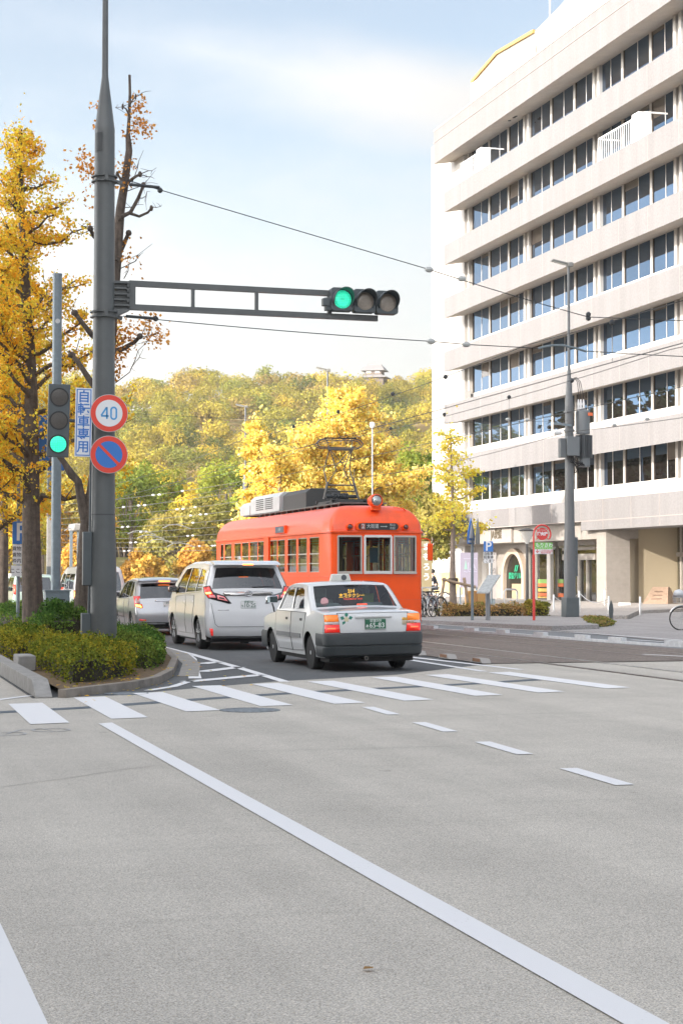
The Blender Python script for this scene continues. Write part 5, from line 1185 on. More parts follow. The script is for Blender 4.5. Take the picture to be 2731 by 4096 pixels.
# destination board, lamps, headlight, mirror
b = MB(); P = arc(.47,2.79,.115,-90,90,8)+arc(-.47,2.79,.115,90,270,8); b.prism([(z,x) for x,z in P][::-1], -.05, .2, 'y'); b.v = [(z_,y_,x_) for (x_,y_,z_) in b.v] if 0 else [(x_,y_,z_) for (x_,y_,z_) in b.v]
b.build('sign_hood', TRED, tram, bevel=.02)
b = MB(); P = arc(.43,2.79,.085,-90,90,6)+arc(-.43,2.79,.085,90,270,6); b.prism([(z,x) for x,z in P][::-1], -.062, -.04, 'y'); ds = b.build('destination_board', mat('roll_sign_dark', (.03,.032,.035), .35), tram, smooth=0)
SGW = mat('roll_sign_white', (.5,.52,.52), .5)
b = MB(); b.box(-.455,-.34,-.066,-.06,2.715,2.865); b.build('route_panel', mat('route_panel_red', (.4,.1,.07), .5), ds, smooth=0)
text('2', .15, 'route_number', SGW, ds, (-.397,-.068,2.79), bold=.004); text('大街道', .115, 'destination', SGW, ds, (-.15,-.066,2.79), bold=.001, sx=.9); text('松山', .075, 'destination', SGW, ds, (.36,-.066,2.83)); text('市駅', .075, 'destination', SGW, ds, (.36,-.066,2.745))
b = MB(); b.box(.05,.19,-.067,-.063,2.782,2.798); b.prism([(2.77,.19),(2.79,.225),(2.81,.19)][::-1], -.067, -.063, 'y'); b.build('arrow', SGW, ds, smooth=0)
for sx in (-.72,.72):
    b = MB(); b.lathe([(.085,.1),(.085,-.03),(.07,-.045),(.062,-.03)], (sx,0,2.78), 'y', 20); m_ = b.build('marker_lamp', TRED, tram); b = MB(); b.lathe([(.062,-.03),(.05,-.045),(0,-.055)], (sx,0,2.78), 'y', 16); b.build('lens', mat('marker_lens', (.10,.015,.02), .08, coat=1), m_)
b = MB(); b.lathe([(.05,.5),(.13,.42),(.165,.2),(.165,.02),(.15,-.02),(.138,.0),(.125,.06),(0,.1)], (0,-.02+.1,3.44), 'y', 24); b.box(-.12,.12,.12,.4,3.2,3.3); hl = b.build('headlight', TRED, tram, smooth=40)
b = MB(); b.lathe([(.136,.0),(.1,-.025),(0,-.035)], (0,.1,3.44), 'y', 20); b.build('lens', mat('headlight_lens', (.4,.42,.42), .05, metal=.6), hl)
b = MB(); b.tube([(1.2,.3,2.5),(1.36,.25,2.5),(1.42,.22,2.46),(1.43,.22,2.38)], .015, 6); b.tube([(1.2,.3,2.28),(1.4,.25,2.3)], .012, 6); mr_ = b.build('mirror_arm', TRED, tram); b = MB(); b.box(1.36,1.5,.19,.24,1.95,2.38); b.build('mirror', TRED, mr_, bevel=.03)
b = MB()
for k in range(2): b.tube([(.5+.08*k,.35,3.28),(.75,.3+.05*k,3.26),(1.0,.5,3.1),(1.06,.9,3.02)], .012, 6)
b.build('roof_handrail', TRED, tram)
b = MB(); b.box(-TH-.06,-TH+.02,*sorted((ty_side(508),ty_side(570))),2.72,2.93); sgn = b.build('side_sign_hood', TRED, tram, bevel=.01); b = MB(); y0, y1 = sorted((ty_side(512),ty_side(566))); b.box(-TH-.07,-TH-.055,y0,y1,2.74,2.91); b.build('side_sign', mat('side_sign_blue', (.05,.09,.16), .3), sgn, smooth=0)
text('大街道', .1, 'sign_lettering', SGW, sgn, (-TH-.072,(y0+y1)/2,2.825), (R(90),0,R(-90)))
b = MB(); b.box(-TH-.008,-TH,.95,1.7,.75,1.3); b.build('side_notice', mat('notice_white', (.6,.6,.58), .5), tram, smooth=0)
b = MB(); b.box(-TH-.05,-TH-.01,*sorted((ty_side(432),ty_side(462))),.7,2.66); b.build('door_pillar', TRED, tram, smooth=0)
# roof: walkway, cooling units, pantograph
GR, GL_, DKG = mat('roof_grey', (.12,.12,.115), .6, noise=(6,.2)), mat('unit_grey', (.5,.52,.52), .5, noise=(3,.08)), mat('unit_dark', (.05,.05,.05), .6)
b = MB(); b.box(-.62,.62,1.3,TL-1.6,3.40,3.44)
for k in range(14): y = 1.5+k*.7; b.box(-.6,-.54,y,y+.06,3.3,3.4); b.box(.54,.6,y,y+.06,3.3,3.4)
b.build('roof_walkway', GR, tram, smooth=0)
def unit(name, c0, c1, h0, h1, m, vents=0, hw_=.6):
    y0, y1 = sorted((ty_roof(c0), ty_roof(c1))); y1 = min(y1, TL-1.0); b = MB()
    b.prism([(-hw_,h0),(hw_,h0),(hw_,h1-.12),(hw_-.14,h1),(-hw_+.14,h1),(-hw_,h1-.12)], y0, y1, 'x'); b.v = [(y,x,z) for x,y,z in b.v]; b.f = [f[::-1] for f in b.f]
    o = b.build(name, m, tram, bevel=.015)
    if vents:
        g = MB(); ym = (y0+y1)/2
        for s_ in (-1,1):
            for k in range(6): z = h0+.1+k*.06; yc = ym+s_*(y1-y0)*.16; g.box(-hw_-.006,-hw_+.01,yc-(y1-y0)*.13,yc+(y1-y0)*.13,z,z+.03)
        g.build('vent_slots', M['dark'], o, smooth=0)
unit('cooling_unit', 335, 452, 3.44, 3.85, GL_); unit('cooling_unit', 458, 655, 3.44, 4.0, GL_, 1); unit('resistor_box', 660, 815, 3.44, 3.98, DKG, 0, .5)
pg = MB(); PY = ty_roof(925)
z0, z1, z2, zt = 3.55, 4.1, 4.72, 5.22
pg.box(-.5,.5,PY-.9,PY-.82,3.5,3.58); pg.box(-.5,.5,PY+.6,PY+.68,3.5,3.58)
for sx in (-.42,.42): pg.box(sx-.04,sx+.04,PY-.9,PY+.7,3.46,3.54)
for sx in (-.45,.3): pg.lathe([(.05,3.36),(.09,3.4),(.05,3.44),(.09,3.47),(.05,3.52)], (sx,PY-.5,0), 'z', 10)
base = pg.build('pantograph_base', DKG, tram, smooth=30)
pg = MB()
for k in range(7): pg.lathe([(.09,-.02),(.09,.02)], (-.2+k*.065,PY,3.68), 'x', 12)
pg.tube([(-.4,PY,3.68),(.45,PY,3.68)], .05, 8); pg.build('spring', M['wire'], base)
pg = MB(); PGM = mat('pantograph_steel', (.16,.16,.155), .5, metal=.5)
for sx in (-1,1):
    pg.tube([(sx*.48,PY-.1,3.6),(sx*.36,PY-.05,4.05)], .035, 6); pg.tube([(sx*.38,PY-.1,3.95),(sx*.36,PY+.35,4.4),(sx*.30,PY-.02,4.95)], .016, 6); pg.tube([(sx*.36,PY+.1,3.95),(sx*.1,PY+.02,4.4),(sx*.3,PY-.02,4.95)], .014, 6)
    pg.tube([(sx*.30,PY-.02,4.88),(sx*.34,PY-.02,5.02)], .03, 6); pg.tube([(sx*.3,PY,4.95),(-sx*.16,PY,4.45)], .01, 5)
for z, w in ((3.98,.4),(3.82,.43),(4.92,.34),(4.95,.34)): pg.tube([(-w,PY-.05,z),(w,PY-.05,z)], .02, 6)
pg.tube([(.42,PY+.1,3.5),(.40,PY+.05,4.4)], .008, 5)
bow = [(-.42,PY,5.22),(-.56,PY,5.19),(-.63,PY,5.10),(-.60,PY,5.02),(-.5,PY,4.99),(0,PY-.02,4.985),(.5,PY,4.99),(.60,PY,5.02),(.63,PY,5.10),(.56,PY,5.19),(.42,PY,5.22)]
pg.tube(bow, .016, 6); pg.tube([(x,y+.22,z-.02) for x,y,z in bow], .014, 6); pg.tube([(-.42,PY+.22,5.2),(.42,PY+.22,5.2)], .014, 6)
for sx in (-.4,.4): pg.tube([(sx,PY,5.21),(sx,PY+.22,5.19)], .012, 5); pg.tube([(sx*.8,PY,5.02),(sx*.9,PY+.1,5.2)], .01, 5)
pf = pg.build('pantograph_frame', PGM, base, smooth=60)
pg = MB(); pg.box(-.44,.44,PY-.03,PY+.03,5.22,5.255); pg.build('contact_strip', M['dark'], base, bevel=.008)
# ------------------------------------------------------------------ poles, signals, signs
def sc(d): return 1.74175*d/FPX                       # metres to one count of the photograph, d metres ahead
def dep(p): return p[0]*math.sin(R(YAW))+p[1]*math.cos(R(YAW))
LINE = mat('pole_seam', (.05,.055,.058), .5)
# signal pole with its arm
SP = Vector((4.52, 32.8, 0)); S = sc(dep(SP))
def zy(y, s=S): return EYE+(1318-y)*s
sp = thing('signal_pole', 'thick dark grey signal pole at the planting corner carrying a long arm', 'pole', SP)
b = MB(); b.lathe([(.262,.0),(.255,.6),(.245,1.6),(.213,zy(1180)),(.205,zy(960)),(.19,zy(650)),(.18,zy(300)),(.182,zy(290)),(.176,zy(286)),(.06,zy(168)),(.058,zy(160)),(.05,zy(-60)),(.04,15.4)], (0,0,0), 'z', 32); b.build('shaft', M['pole_grey'], sp, smooth=25)
b = MB(); b.lathe([(.2145,zy(1184)),(.2145,zy(1181))], (0,0,0), 'z', 32); b.build('weld_seam', LINE, sp, smooth=30); b = MB(); b.prism(arc(0,0,.19,200,250,6)+arc(0,0,.183,250,200,6), zy(345), zy(302), 'z'); b.build('access_plate', LINE, sp, smooth=30)
for y in (407, 721):
    z, r = zy(y), (.183 if y < 500 else .2); b = MB()
    for dz in (-.045,.045): b.lathe([(r,dz+z-.012),(r+.055,dz+z-.012),(r+.055,dz+z+.012),(r,dz+z+.012)], (0,0,0), 'z', 28)
    b.lathe([(r+.012,z-.04),(r+.012,z+.04)], (0,0,0), 'z', 28); b.box(-.03,.03,-r-.09,-r-.01,z-.06,z+.06); b.bar((r,-.0,z-.03),(r+.13,0,z-.05),.08,.06); b.build('clamp_band', M['pole_grey'], sp, smooth=30)
b = MB(); b.box(-.37,-.21,-.12,.05,zy(1345),zy(1222)); b.build('junction_box', M['sig_grey'], sp, bevel=.015); b = MB(); b.box(-.39,-.225,-.12,.05,zy(1490),zy(1408)); b.build('junction_box', M['sig_grey'], sp, bevel=.015)
b = MB(); b.tube([(-.275,-.05,.1),(-.27,-.05,zy(1490)),(-.25,-.05,zy(1345)),(-.235,-.05,zy(1080)),(-.215,-.05,zy(960))], .02, 8); b.build('conduit', M['sig_grey'], sp)
def ax(x): return atY(x, 700, SP.y).x-SP.x
zT, zB = zy(646), zy(701); x0, x1, x2, x3 = ax(263), ax(297), ax(758), ax(866)
b = MB()
for k in range(5): z = zB+.02+(zT-zB-.02)*k/4; b.box(x0-.05,x1,-.09,.09,z-.015,z+.015)
b.box(x0-.02,x1,-.02,.02,zB-.05,zT+.04); b.add([(x0-.02,-.09,zB-.22),(x0-.02,.09,zB-.22),(x1,.09,zB-.07),(x1,-.09,zB-.07),(x0-.02,-.09,zB-.05),(x0-.02,.09,zB-.05),(x1,.09,zB-.05),(x1,-.09,zB-.05)], [(0,3,2,1),(4,5,6,7),(0,1,5,4),(1,2,6,5),(2,3,7,6),(3,0,4,7)])
for k in range(4): z = zB+.1+(zT-zB-.1)*k/3.6; b.box(x1-.05,x1-.02,-.12,-.09,z-.03,z+.03)
b.build('arm_bracket', M['pole_grey'], sp, smooth=0)
b = MB(); t = .052; dz = -.03
b.bar((x1,0,zT),(x2,0,zT+dz),.09,2*t); b.bar((x1,0,zB),(x3,0,zB+dz*1.2),.09,2*t); b.box(x1-.005,ax(311),-.047,.047,zB-.05,zT+.05)
for q in (443, 589): b.box(ax(q)-.03,ax(q)+.03,-.04,.04,zB,zT)
b.box(x2-.05,x2+.02,-.044,.044,zB,zT-.02); b.build('arm', M['pole_grey'], sp, smooth=0)
# horizontal traffic light on the arm
LENS_OFF = mat('lens_unlit', (.30,.26,.22), .25, coat=.4, noise=(60,.2)); LENS_DK = mat('lens_unlit_dark', (.075,.066,.058), .4, noise=(120,.4))
def ledlens():
    m = mat('lens_green_lit', (.02,.4,.28), .3, emit=((.012,.26,.15), 1.0)); t = m.node_tree; bs = t.nodes['Principled BSDF']; k = t.links.new
    tc = t.nodes.new('ShaderNodeTexCoord'); v = t.nodes.new('ShaderNodeTexVoronoi'); v.inputs['Scale'].default_value = 32; v.inputs['Randomness'].default_value = .25; k(tc.outputs['Object'], v.inputs[0])
    r = t.nodes.new('ShaderNodeMapRange'); r.inputs[1].default_value = .15; r.inputs[2].default_value = .6; r.inputs[3].default_value = 1.35; r.inputs[4].default_value = .35; k(v.outputs[0], r.inputs[0]); k(r.outputs[0], bs.inputs['Emission Strength']); return m
LENS_ON = ledlens()
tlp = atY(838, 690, SP.y-.22); tl = thing('traffic_light', 'horizontal traffic light showing green at the end of the long arm', 'traffic light', tlp)
pit = .435
for k in range(3):
    x = (k-1)*pit; dzk = -.012*(k-1)
    b = MB(); P = arc(x+.16,.16+dzk,.055,0,90,4)+arc(x-.16,.16+dzk,.055,90,180,4)+arc(x-.16,-.17+dzk,.055,180,270,4)+arc(x+.16,-.17+dzk,.055,270,360,4)
    b.prism([(z,xx) for xx,z in P][::-1], -.0, .2, 'y'); h = b.build('lamp_housing', M['sig_grey'], tl, bevel=.012)
    b = MB(); b.lathe([(.0,-.015),(.1,-.028),(.165,-.006),(.172,.004)], (x,0,-.01+dzk), 'y', 28); b.v = [(p[0],p[1] if 1 else 0,p[2]) for p in b.v]; b.build('lens', LENS_ON if k == 0 else LENS_OFF, h, smooth=60)
    b = MB(); nv = 26; ri, ro = .185, .197
    for j in range(nv): pass
    A = [R(-35+250*j/nv) for j in range(nv+1)]
    vs = []
    for a in A:
        ln = .30*max(.12, .5+.5*math.sin(a)) if math.sin(a) > -.3 else .06
        for r_ in (ri, ro):
            for yy in (0, -ln): vs.append((x+r_*math.cos(a), yy, -.01+dzk+r_*math.sin(a)))
    fs = []
    for j in range(nv):
        o_ = j*4; p_ = o_+4; fs += [(o_,o_+1,p_+1,p_),(o_+2,p_+2,p_+3,o_+3),(o_+1,o_+3,p_+3,p_+1)]
    b.add(vs, fs); b.build('visor', M['sig_grey'], h, smooth=50)
b = MB(); b.box(-.80,-.66,.02,.16,-.12,.02); b.box(-.74,-.6,.05,.2,-.2,-.08); b.lathe([(.06,-.76),(.07,-.64)], (0,.1,-.02), 'x', 10); b.build('mounting_bracket', M['sig_grey'], tl, bevel=.01)
# vertical traffic light
v0 = atY(135.5, 966, SP.y-.25); s2 = S
tv = thing('traffic_light', 'flat vertical traffic light showing green to the left of the signal pole', 'traffic light', v0); tv.rotation_euler = (0, R(1.2), 0)
w, h_ = 24.5*S, 83*S; b = MB(); b.box(-w,w,-.02,.06,-h_,h_); hs = b.build('lamp_housing', M['sig_grey'], tv, bevel=.012)
for k, (yy, m) in enumerate(((-53,LENS_DK),(0,LENS_DK),(53.5,LENS_ON))):
    z = -yy*S; b = MB(); b.lathe([(21.5*S,-.024),(21.5*S,-.03),(20.3*S,-.03),(20.3*S,-.02)], (0,0,z), 'y', 28); b.build('lens_ring', M['dark'], hs); b = MB(); b.lathe([(20.3*S,-.022),(12*S,-.03),(0,-.034)], (0,0,z), 'y', 28); b.build('lens', m, hs)
b = MB(); xx = SP.x-v0.x; b.tube([(w*.6,.1,.02),(xx-.15,.22,.02)], .03, 8); b.tube([(w*.6,.1,-.5),(w*.6,.1,.4)], .025, 8); b.build('bracket', M['sig_grey'], tv)
# signs on the signal pole
def disc(o, r, y, m, name='face', parent=None):
    b = MB(); b.lathe([(r,y),(r,y-.004)], (0,0,0), 'y', 48); return b.build(name, m, parent or o, smooth=30)
p = atY(251, 949, SP.y-.30); sg = thing('road_sign', 'round speed limit sign reading 40 in blue with red rim', 'road sign', p); r = 43.2*S
disc(sg, r, 0, mat('sign_rim_grey', (.5,.5,.5), .5), 'plate'); disc(sg, r*.97, -.005, M['sign_red'], 'red_ring'); disc(sg, r*.71, -.010, M['sign_white'], 'white_field')
def digit_tubes(parent, polys, w, m, y):
    b = MB()
    for pts in polys:
        for q in strip(pts, w): b.add([(a_,y,c_) for a_,c_ in q]+[(a_,y+.004,c_) for a_,c_ in q], [(0,1,2,3),(7,6,5,4),(0,4,5,1),(1,5,6,2),(2,6,7,3),(3,7,4,0)])
    return b.build('number', m, parent, smooth=0)
u = r*.01
four = [(-11*u,-31*u),(-11*u,31*u),(-14*u,31*u),(-41*u,-11*u),(-41*u,-15*u),(-3*u,-15*u)]
digit_tubes(sg, [[(-12*u,-31*u),(-12*u,32*u)],[(-13*u,31*u),(-42*u,-13*u)],[(-43*u,-15*u),(-2*u,-15*u)]], 9*u, M['ltblue'], -.016)
z_ = arc(24*u,17*u,14*u,0,180,10)+arc(24*u,-17*u,14*u,180,360,10); digit_tubes(sg, [z_+[z_[0]]], 9*u, M['ltblue'], -.0165)
p = atY(250.5, 1044, SP.y-.30); sg = thing('road_sign', 'round no parking sign, blue with red rim and diagonal bar', 'road sign', p)
disc(sg, r, 0, MATS['sign_rim_grey'], 'plate'); disc(sg, r*.97, -.005, M['sign_red'], 'red_ring'); disc(sg, r*.71, -.010, M['sign_blue'], 'blue_field')
b = MB(); a = R(-45); dx, dz = math.cos(a)*r*.74, math.sin(a)*r*.74; b.bar((-dx,-.016,-dz),(dx,-.016,dz),.006,r*.15); b.build('diagonal_bar', M['sign_red'], sg, smooth=0)
p = atY(192.5, 970, SP.y-.28); sg = thing('road_sign', 'tall white plate with blue border and vertical Japanese writing beside the round signs', 'road sign', p); sg.rotation_euler = (0, R(.9), 0)
w, h_ = 19.3*S, 78.5*S
b = MB(); b.box(-w,w,0,.012,-h_,h_); b.build('plate', M['sign_white'], sg, bevel=.01)
b = MB(); k1, k2 = 2.6*S, 4.8*S
for q in ((-w+k1,w-k1,-h_+k1,-h_+k2),(-w+k1,w-k1,h_-k2,h_-k1),(-w+k1,-w+k2,-h_+k2,h_-k2),(w-k2,w-k1,-h_+k2,h_-k2)): b.box(q[0],q[1],-.004,0,q[2],q[3])
b.build('border', M['sign_blue'], sg, smooth=0)
for i, ch in enumerate('自転車専用'): text(ch, 29*S, 'lettering', M['sign_blue'], sg, (0,-.003,(57-28.5*i)*S-.0), bold=.004)
b = MB(); b.bar((w*.4,.02,.1),(w+.1,.2,.1),.03,.03); b.bar((w*.4,.02,-.5),(w+.1,.2,-.5),.03,.03); b.build('bracket', M['sig_grey'], sg, smooth=0)
# slim blue grey column with cabinet and blue board behind the trees
gp = atY(128.5, 1400, 42.0); gp.z = .1; s3 = sc(dep(gp)); gc = thing('column', 'slim blue grey steel column with flat cap in front of the golden ginkgo', 'pole', gp)
zt = zy(626,s3)-.1; b = MB(); b.lathe([(11.3*s3,0),(11.2*s3,2),(10.7*s3,zt-.04),(11.3*s3,zt-.04),(11.3*s3,zt),(0,zt+.01)], (0,0,0), 'z', 24); b.build('shaft', M['galv'], gc, smooth=30)
b = MB(); b.lathe([(.055,0),(.055,.01)], (0.0,-.112,zy(737,s3)-.1), 'y', 14); b.build('round_mark', mat('pale_spot', (.5,.5,.5), .6), gc)
b = MB(); b.tube([(-.06,-.12,1.55),(-.06,-.14,1.62),(-.06,-.12,1.69)], .012, 6); b.tube([(.12,-.12,1.55),(.12,-.14,1.62),(.12,-.12,1.69)], .012, 6); b.build('lifting_eye', M['galv'], gc)
p = atY(132, 1400, 41.2); cb = thing('cabinet', 'blue grey control cabinet with louvred door at the foot of the slim column', 'cabinet', (p.x,41.2,.1)); zt = zy(1358,s3)-.1
b = MB(); b.box(-27*s3,27*s3,-.1,.35,0,zt); b.build('housing', M['galv'], cb, bevel=.012); b = MB(); b.box(-29*s3,29*s3,-.12,.37,zt,zt+.035); b.build('lid', M['galv'], cb, smooth=0)
b = MB(); b.box(-15*s3,25*s3,-.112,-.1,.1,zt-.06); d_ = b.build('door', M['galv'], cb, bevel=.006); b = MB()
for k in range(5):
    for sx in (-8,11): b.box((sx-5.5)*s3,(sx+5.5)*s3,-.118,-.112,zt-.2-k*.085,zt-.17-k*.085)
b.build('louvre', M['dark'], d_, smooth=0)
p = atY(117, 1018, 47.6); bs = thing('direction_sign', 'large blue direction board mostly hidden behind the leaves and the vertical signal', 'road sign', p)
b = MB(); b.box(-38*s3,38*s3,.12,.15,-70*s3,74*s3); b.build('board', M['sign_blue'], bs, bevel=.02); b = MB(); b.tube([(0,.2,-60*s3),(0,.2,60*s3)], .03, 6); b.bar((-.02,.2,.3),(11*s3,.0,.3),.04,.04); b.build('bracket', M['galv'], bs)
# parking sign behind the ginkgo trunk
p = atY(42, 1400, 49.5); p.z = .1; s4 = sc(dep(p)); ps = thing('parking_sign', 'blue parking sign with white text plates on a thin post half behind the thick trunk', 'road sign', p)
b = MB(); b.tube([(0,0,0),(0,0,zy(900,s4)-.1)], 4.2*s4, 10); b.build('post', M['galv'], ps)
def splate(y0, y1, x0, x1, m, name='plate'):
    b = MB(); b.box(x0*s4,x1*s4,-.075,-.06,zy(y1,s4)-.1,zy(y0,s4)-.1); return b.build(name, m, ps, bevel=.006)
splate(1198,1250,-14,25,M['sign_blue']); text('P', 58*s4, 'letter', M['sign_white'], ps, (7*s4,-.078,zy(1224,s4)-.1), bold=.006)
splate(1251,1297,-13,26,M['sign_white']); splate(1299,1324,-16,27,M['sign_white'])
for i, q in enumerate(('貨物集配','貨物車に','枠内駐車')): text(q, 10.6*s4, 'lettering', M['ink'], ps, (6.5*s4,-.078,zy(1261+14*i,s4)-.1), bold=.0015)
text('ここから', 12*s4, 'lettering', M['ink'], ps, (5*s4,-.078,zy(1312,s4)-.1), bold=.0015)
# concrete block by the hedge
p = atZ(62, 1541, .1); b = MB(); b.box(-.14,.14,-.05,.75,0,.24); o = b.build('concrete_block', M['concrete'], bevel=.02); o.location = (p.x,p.y,.1); tag(o, 'square pale concrete block set between the two yellowing hedges', 'block')

# tall poles with lamp heads (the same kind along the far side)
def lamp_pole(label, x, y, base, full=False, group='tall grey lamp poles'):
    o = thing('lamp_pole', label, 'lamp post', (x,y,base), 0, group); b = MB()
    b.lathe([(.21,0),(.205,2.2),(.175,3.2),(.155,5.0),(.145,7.25),(.15,7.3),(.145,7.33),(.055,8.6),(.05,8.7),(.045,12.25)], (0,0,0), 'z', 24); b.build('shaft', mat('lamp_pole_grey', (.11,.118,.125), .45, streak=(4,.1)), o, smooth=25)
    b = MB(); b.bar((.1,0,12.22),(-.62,0,12.36),.2,.07); b.box(-.06,.14,-.12,.12,12.15,12.3); h = b.build('lamp_head', mat('lamp_head_grey', (.2,.2,.19), .5), o, bevel=.02)
    b = MB(); b.bar((-.1,0,12.215),(-.56,0,12.305),.15,.02); b.build('diffuser', mat('diffuser_milky', (.5,.5,.46), .3), h, smooth=0)
    for z in (6.45,7.1): b = MB(); b.lathe([(.15,z-.03),(.19,z-.03),(.19,z+.03),(.15,z+.03)], (0,0,0), 'z', 20); b.build('clamp_band', MATS['lamp_pole_grey'], o)
    return o
UP = Vector((24.23,58.8,.13)); up = lamp_pole('tall grey utility and lamp pole with finned transformer standing before the office building', UP.x, UP.y, .13)
su = sc(dep(UP))
def ux(x): return (x-1306)*su
def uz(y): return EYE+(1318-y)*su-.13
UG, UGD = mat('transformer_grey', (.13,.145,.155), .5), mat('transformer_dark', (.09,.1,.108), .5)
b = MB(); b.box(-.23,.25,-.24,.24,0,.68); b.build('base_casing', M['sig_grey'], up, bevel=.02)
b = MB(); b.box(.16,.27,-.08,.08,1.4,2.75); b.build('cable_duct', M['sig_grey'], up, bevel=.01)
xc, yc = ux(1343), .02; b = MB(); b.lathe([(.2,uz(1072)),(.2,uz(1052)),(.15,uz(1048))], (xc,yc,0), 'z', 20); b.lathe([(.24,uz(996)),(.25,uz(950)),(.24,uz(944)),(.1,uz(938))], (xc-.04,yc,0), 'z', 24); b.lathe([(.19,uz(1050)),(.19,uz(998))], (xc,yc,0), 'z', 20)
tf = b.build('transformer', UG, up, smooth=30); b = MB()
for k in range(26): a = 2*math.pi*k/26; ca, sa = math.cos(a), math.sin(a); b.bar((xc+ca*.23,yc+sa*.23,uz(1051)),(xc+ca*.23,yc+sa*.23,uz(999)),.02,.10) if 0 else b.prism([(xc+ca*.18-sa*.008,yc+sa*.18+ca*.008),(xc+ca*.18+sa*.008,yc+sa*.18-ca*.008),(xc+ca*.29+sa*.008,yc+sa*.29-ca*.008),(xc+ca*.29-sa*.008,yc+sa*.29+ca*.008)], uz(1051), uz(999), 'z')
b.build('cooling_fins', UGD, tf, smooth=0)
for k, x in enumerate((1328,1334,1341)):
    b = MB(); b.lathe([(.035,uz(944)),(.055,uz(938)),(.035,uz(932)),(.05,uz(927)),(.03,uz(921)),(.02,uz(916))], (ux(x),yc-.05,0), 'z', 10); b.build('bushing', M['ceramic'], tf)
    b = MB(); b.tube([(ux(1313),0,uz(872)),(ux(1318+3*k),-.04,uz(866)),(ux(1325+4*k),-.05,uz(876)),(ux(1328+5*k),-.05,uz(900)),(ux(x),yc-.05,uz(918))], .012, 6); b.build('lead', M['black'], tf)
b = MB(); b.box(ux(1291),ux(1322),-.36,-.18,uz(1048),uz(1004)); b.build('control_box', UG, up, bevel=.015); b = MB(); b.box(ux(1277),ux(1290),-.3,-.05,uz(1052),uz(1008)); b.build('control_box', UGD, up, bevel=.015)
r8 = random.Random(8)
for k in range(7):
    b = MB(); x = ux(1300+3.4*k); b.tube([(x,-.25,uz(1048)),(x+.05*r8.random(),-.25,uz(1056+6*r8.random())),(x+.25,-.22,uz(1066+8*r8.random())),(ux(1338),-.1,uz(1060+5*r8.random())),(ux(1340),-.05,uz(1040))], .016, 6); b.build('cable', M['black'], up)
b = MB(); b.tube([(ux(1312),-.1,uz(1060)),(ux(1322),-.15,uz(1080)),(ux(1312),-.1,uz(1092)),(ux(1309),-.1,uz(1110))], .016, 6); b.build('cable', M['black'], up)
b = MB(); b.bar((0,-.2,uz(978)),(ux(1262),-.2,uz(974)),.07,.07); b.build('cross_arm', M['galv'], up, smooth=0)
b = MB(); b.box(ux(1345),ux(1356),-.3,-.27,uz(955),uz(948)); b.build('warning_tag', mat('tag_orange', (.7,.15,.05), .5), up, smooth=0)
for x in (1268, 1275):
    b = MB(); b.lathe([(.02,-.1),(.09,-.07),(.1,0),(.09,.07),(.02,.1)], (ux(x),-.2,uz(994)), 'x', 12); b.build('insulator', M['ceramic'], up)
def dpole(x, d, lab):
    v_ = ray(x, 1300); s_ = d/(v_.x*math.sin(R(YAW))+v_.y*math.cos(R(YAW))); return lamp_pole(lab, v_.x*s_, v_.y*s_, .13)
dpole(752, 96, 'distant grey lamp pole rising from the largest ginkgo beyond the tram'); dpole(563, 117, 'distant grey lamp pole left of the sunlit ginkgos beside the slim one')
p = atY(855, 1330, 84); o = thing('lamp_post', 'thin white post with a small white lamp right of the pantograph', 'lamp post', (p.x,84,.1)); b = MB(); b.tube([(0,0,0),(0,0,8.6)], .04, 8); b.build('post', mat('dull_white_post', (.36,.36,.35), .5), o); b = MB(); b.lathe([(.05,8.5),(.13,8.6),(.13,8.75),(.03,8.82)], (0,0,0), 'z', 14); b.build('lamp', M['white'], o)

# span wires from the signal pole to a pole outside the right edge, tram wires along the track
def wire(label, pts, r=.012, m=None, ins=(), name='overhead_wire'):
    o = thing(name, label, 'wire', pts[0]); p0 = Vector(pts[0]); b = MB(); b.tube([Vector(p)-p0 for p in pts], r, 5); b.build('cable', m or M['wire'], o)
    for q, kind in ins:
        q = Vector(q)-p0; b = MB()
        if kind == 'egg': b.lathe([(.02,-.08),(.045,-.055),(.058,0),(.045,.055),(.02,.08)], q, 'x', 10)
        elif kind == 'ball': b.lathe([(.015,-.05),(.048,-.025),(.052,.015),(.02,.05)], q, 'z', 10)
        else: b.tube([q+Vector((-.28,0,.012)), q+Vector((.28,0,-.012))], .03, 6)
        b.build({'egg':'insulator','ball':'insulator','bar':'turnbuckle'}[kind], (M['wire'] if kind != 'egg' else mat('grey_porcelain', (.42,.43,.42), .3)), o)
    return o
def W_(x, y, Y=32.8): return atY(x, y, Y)
def sag(a, b_, s, n=10): a, b_ = Vector(a), Vector(b_); return [a.lerp(b_, i/n)+Vector((0,0,-s*4*(i/n)*(1-i/n))) for i in range(n+1)]
wire('upper span wire sloping from the signal pole across the sky past the office building', sag(W_(283,411), W_(985,619), .0)+sag(W_(985,619), W_(1350,728), .02)[1:]+[W_(1450,732), W_(1700,742)], .009, None, [(W_(332,427),'bar'),(W_(368,437),'ball'),(W_(985,619),'egg'),(W_(1060,640),'egg'),(W_(1350,722),'ball'),(W_(1350,731),'ball')])
wire('lower span wire with curved pull-off leaving the signal pole below the arm', sag(W_(283,726), W_(990,784), .03)+[W_(1070,791), W_(1235,800)], .009, None, [(W_(325,729),'bar'),(W_(358,732),'ball'),(W_(990,784),'egg'),(W_(1070,791),'egg')])
b = MB(); o = thing('pull_off', 'pale curved steadying tube hanging at the lower span wire in front of the windows', 'wire fitting', W_(1240,800)); p0 = o.location.copy(); b.tube([W_(x,y)-p0 for x,y in ((1235,800),(1250,796),(1268,793),(1290,793),(1315,798),(1345,807))], .022, 8); b.build('tube', M['galv'], o)
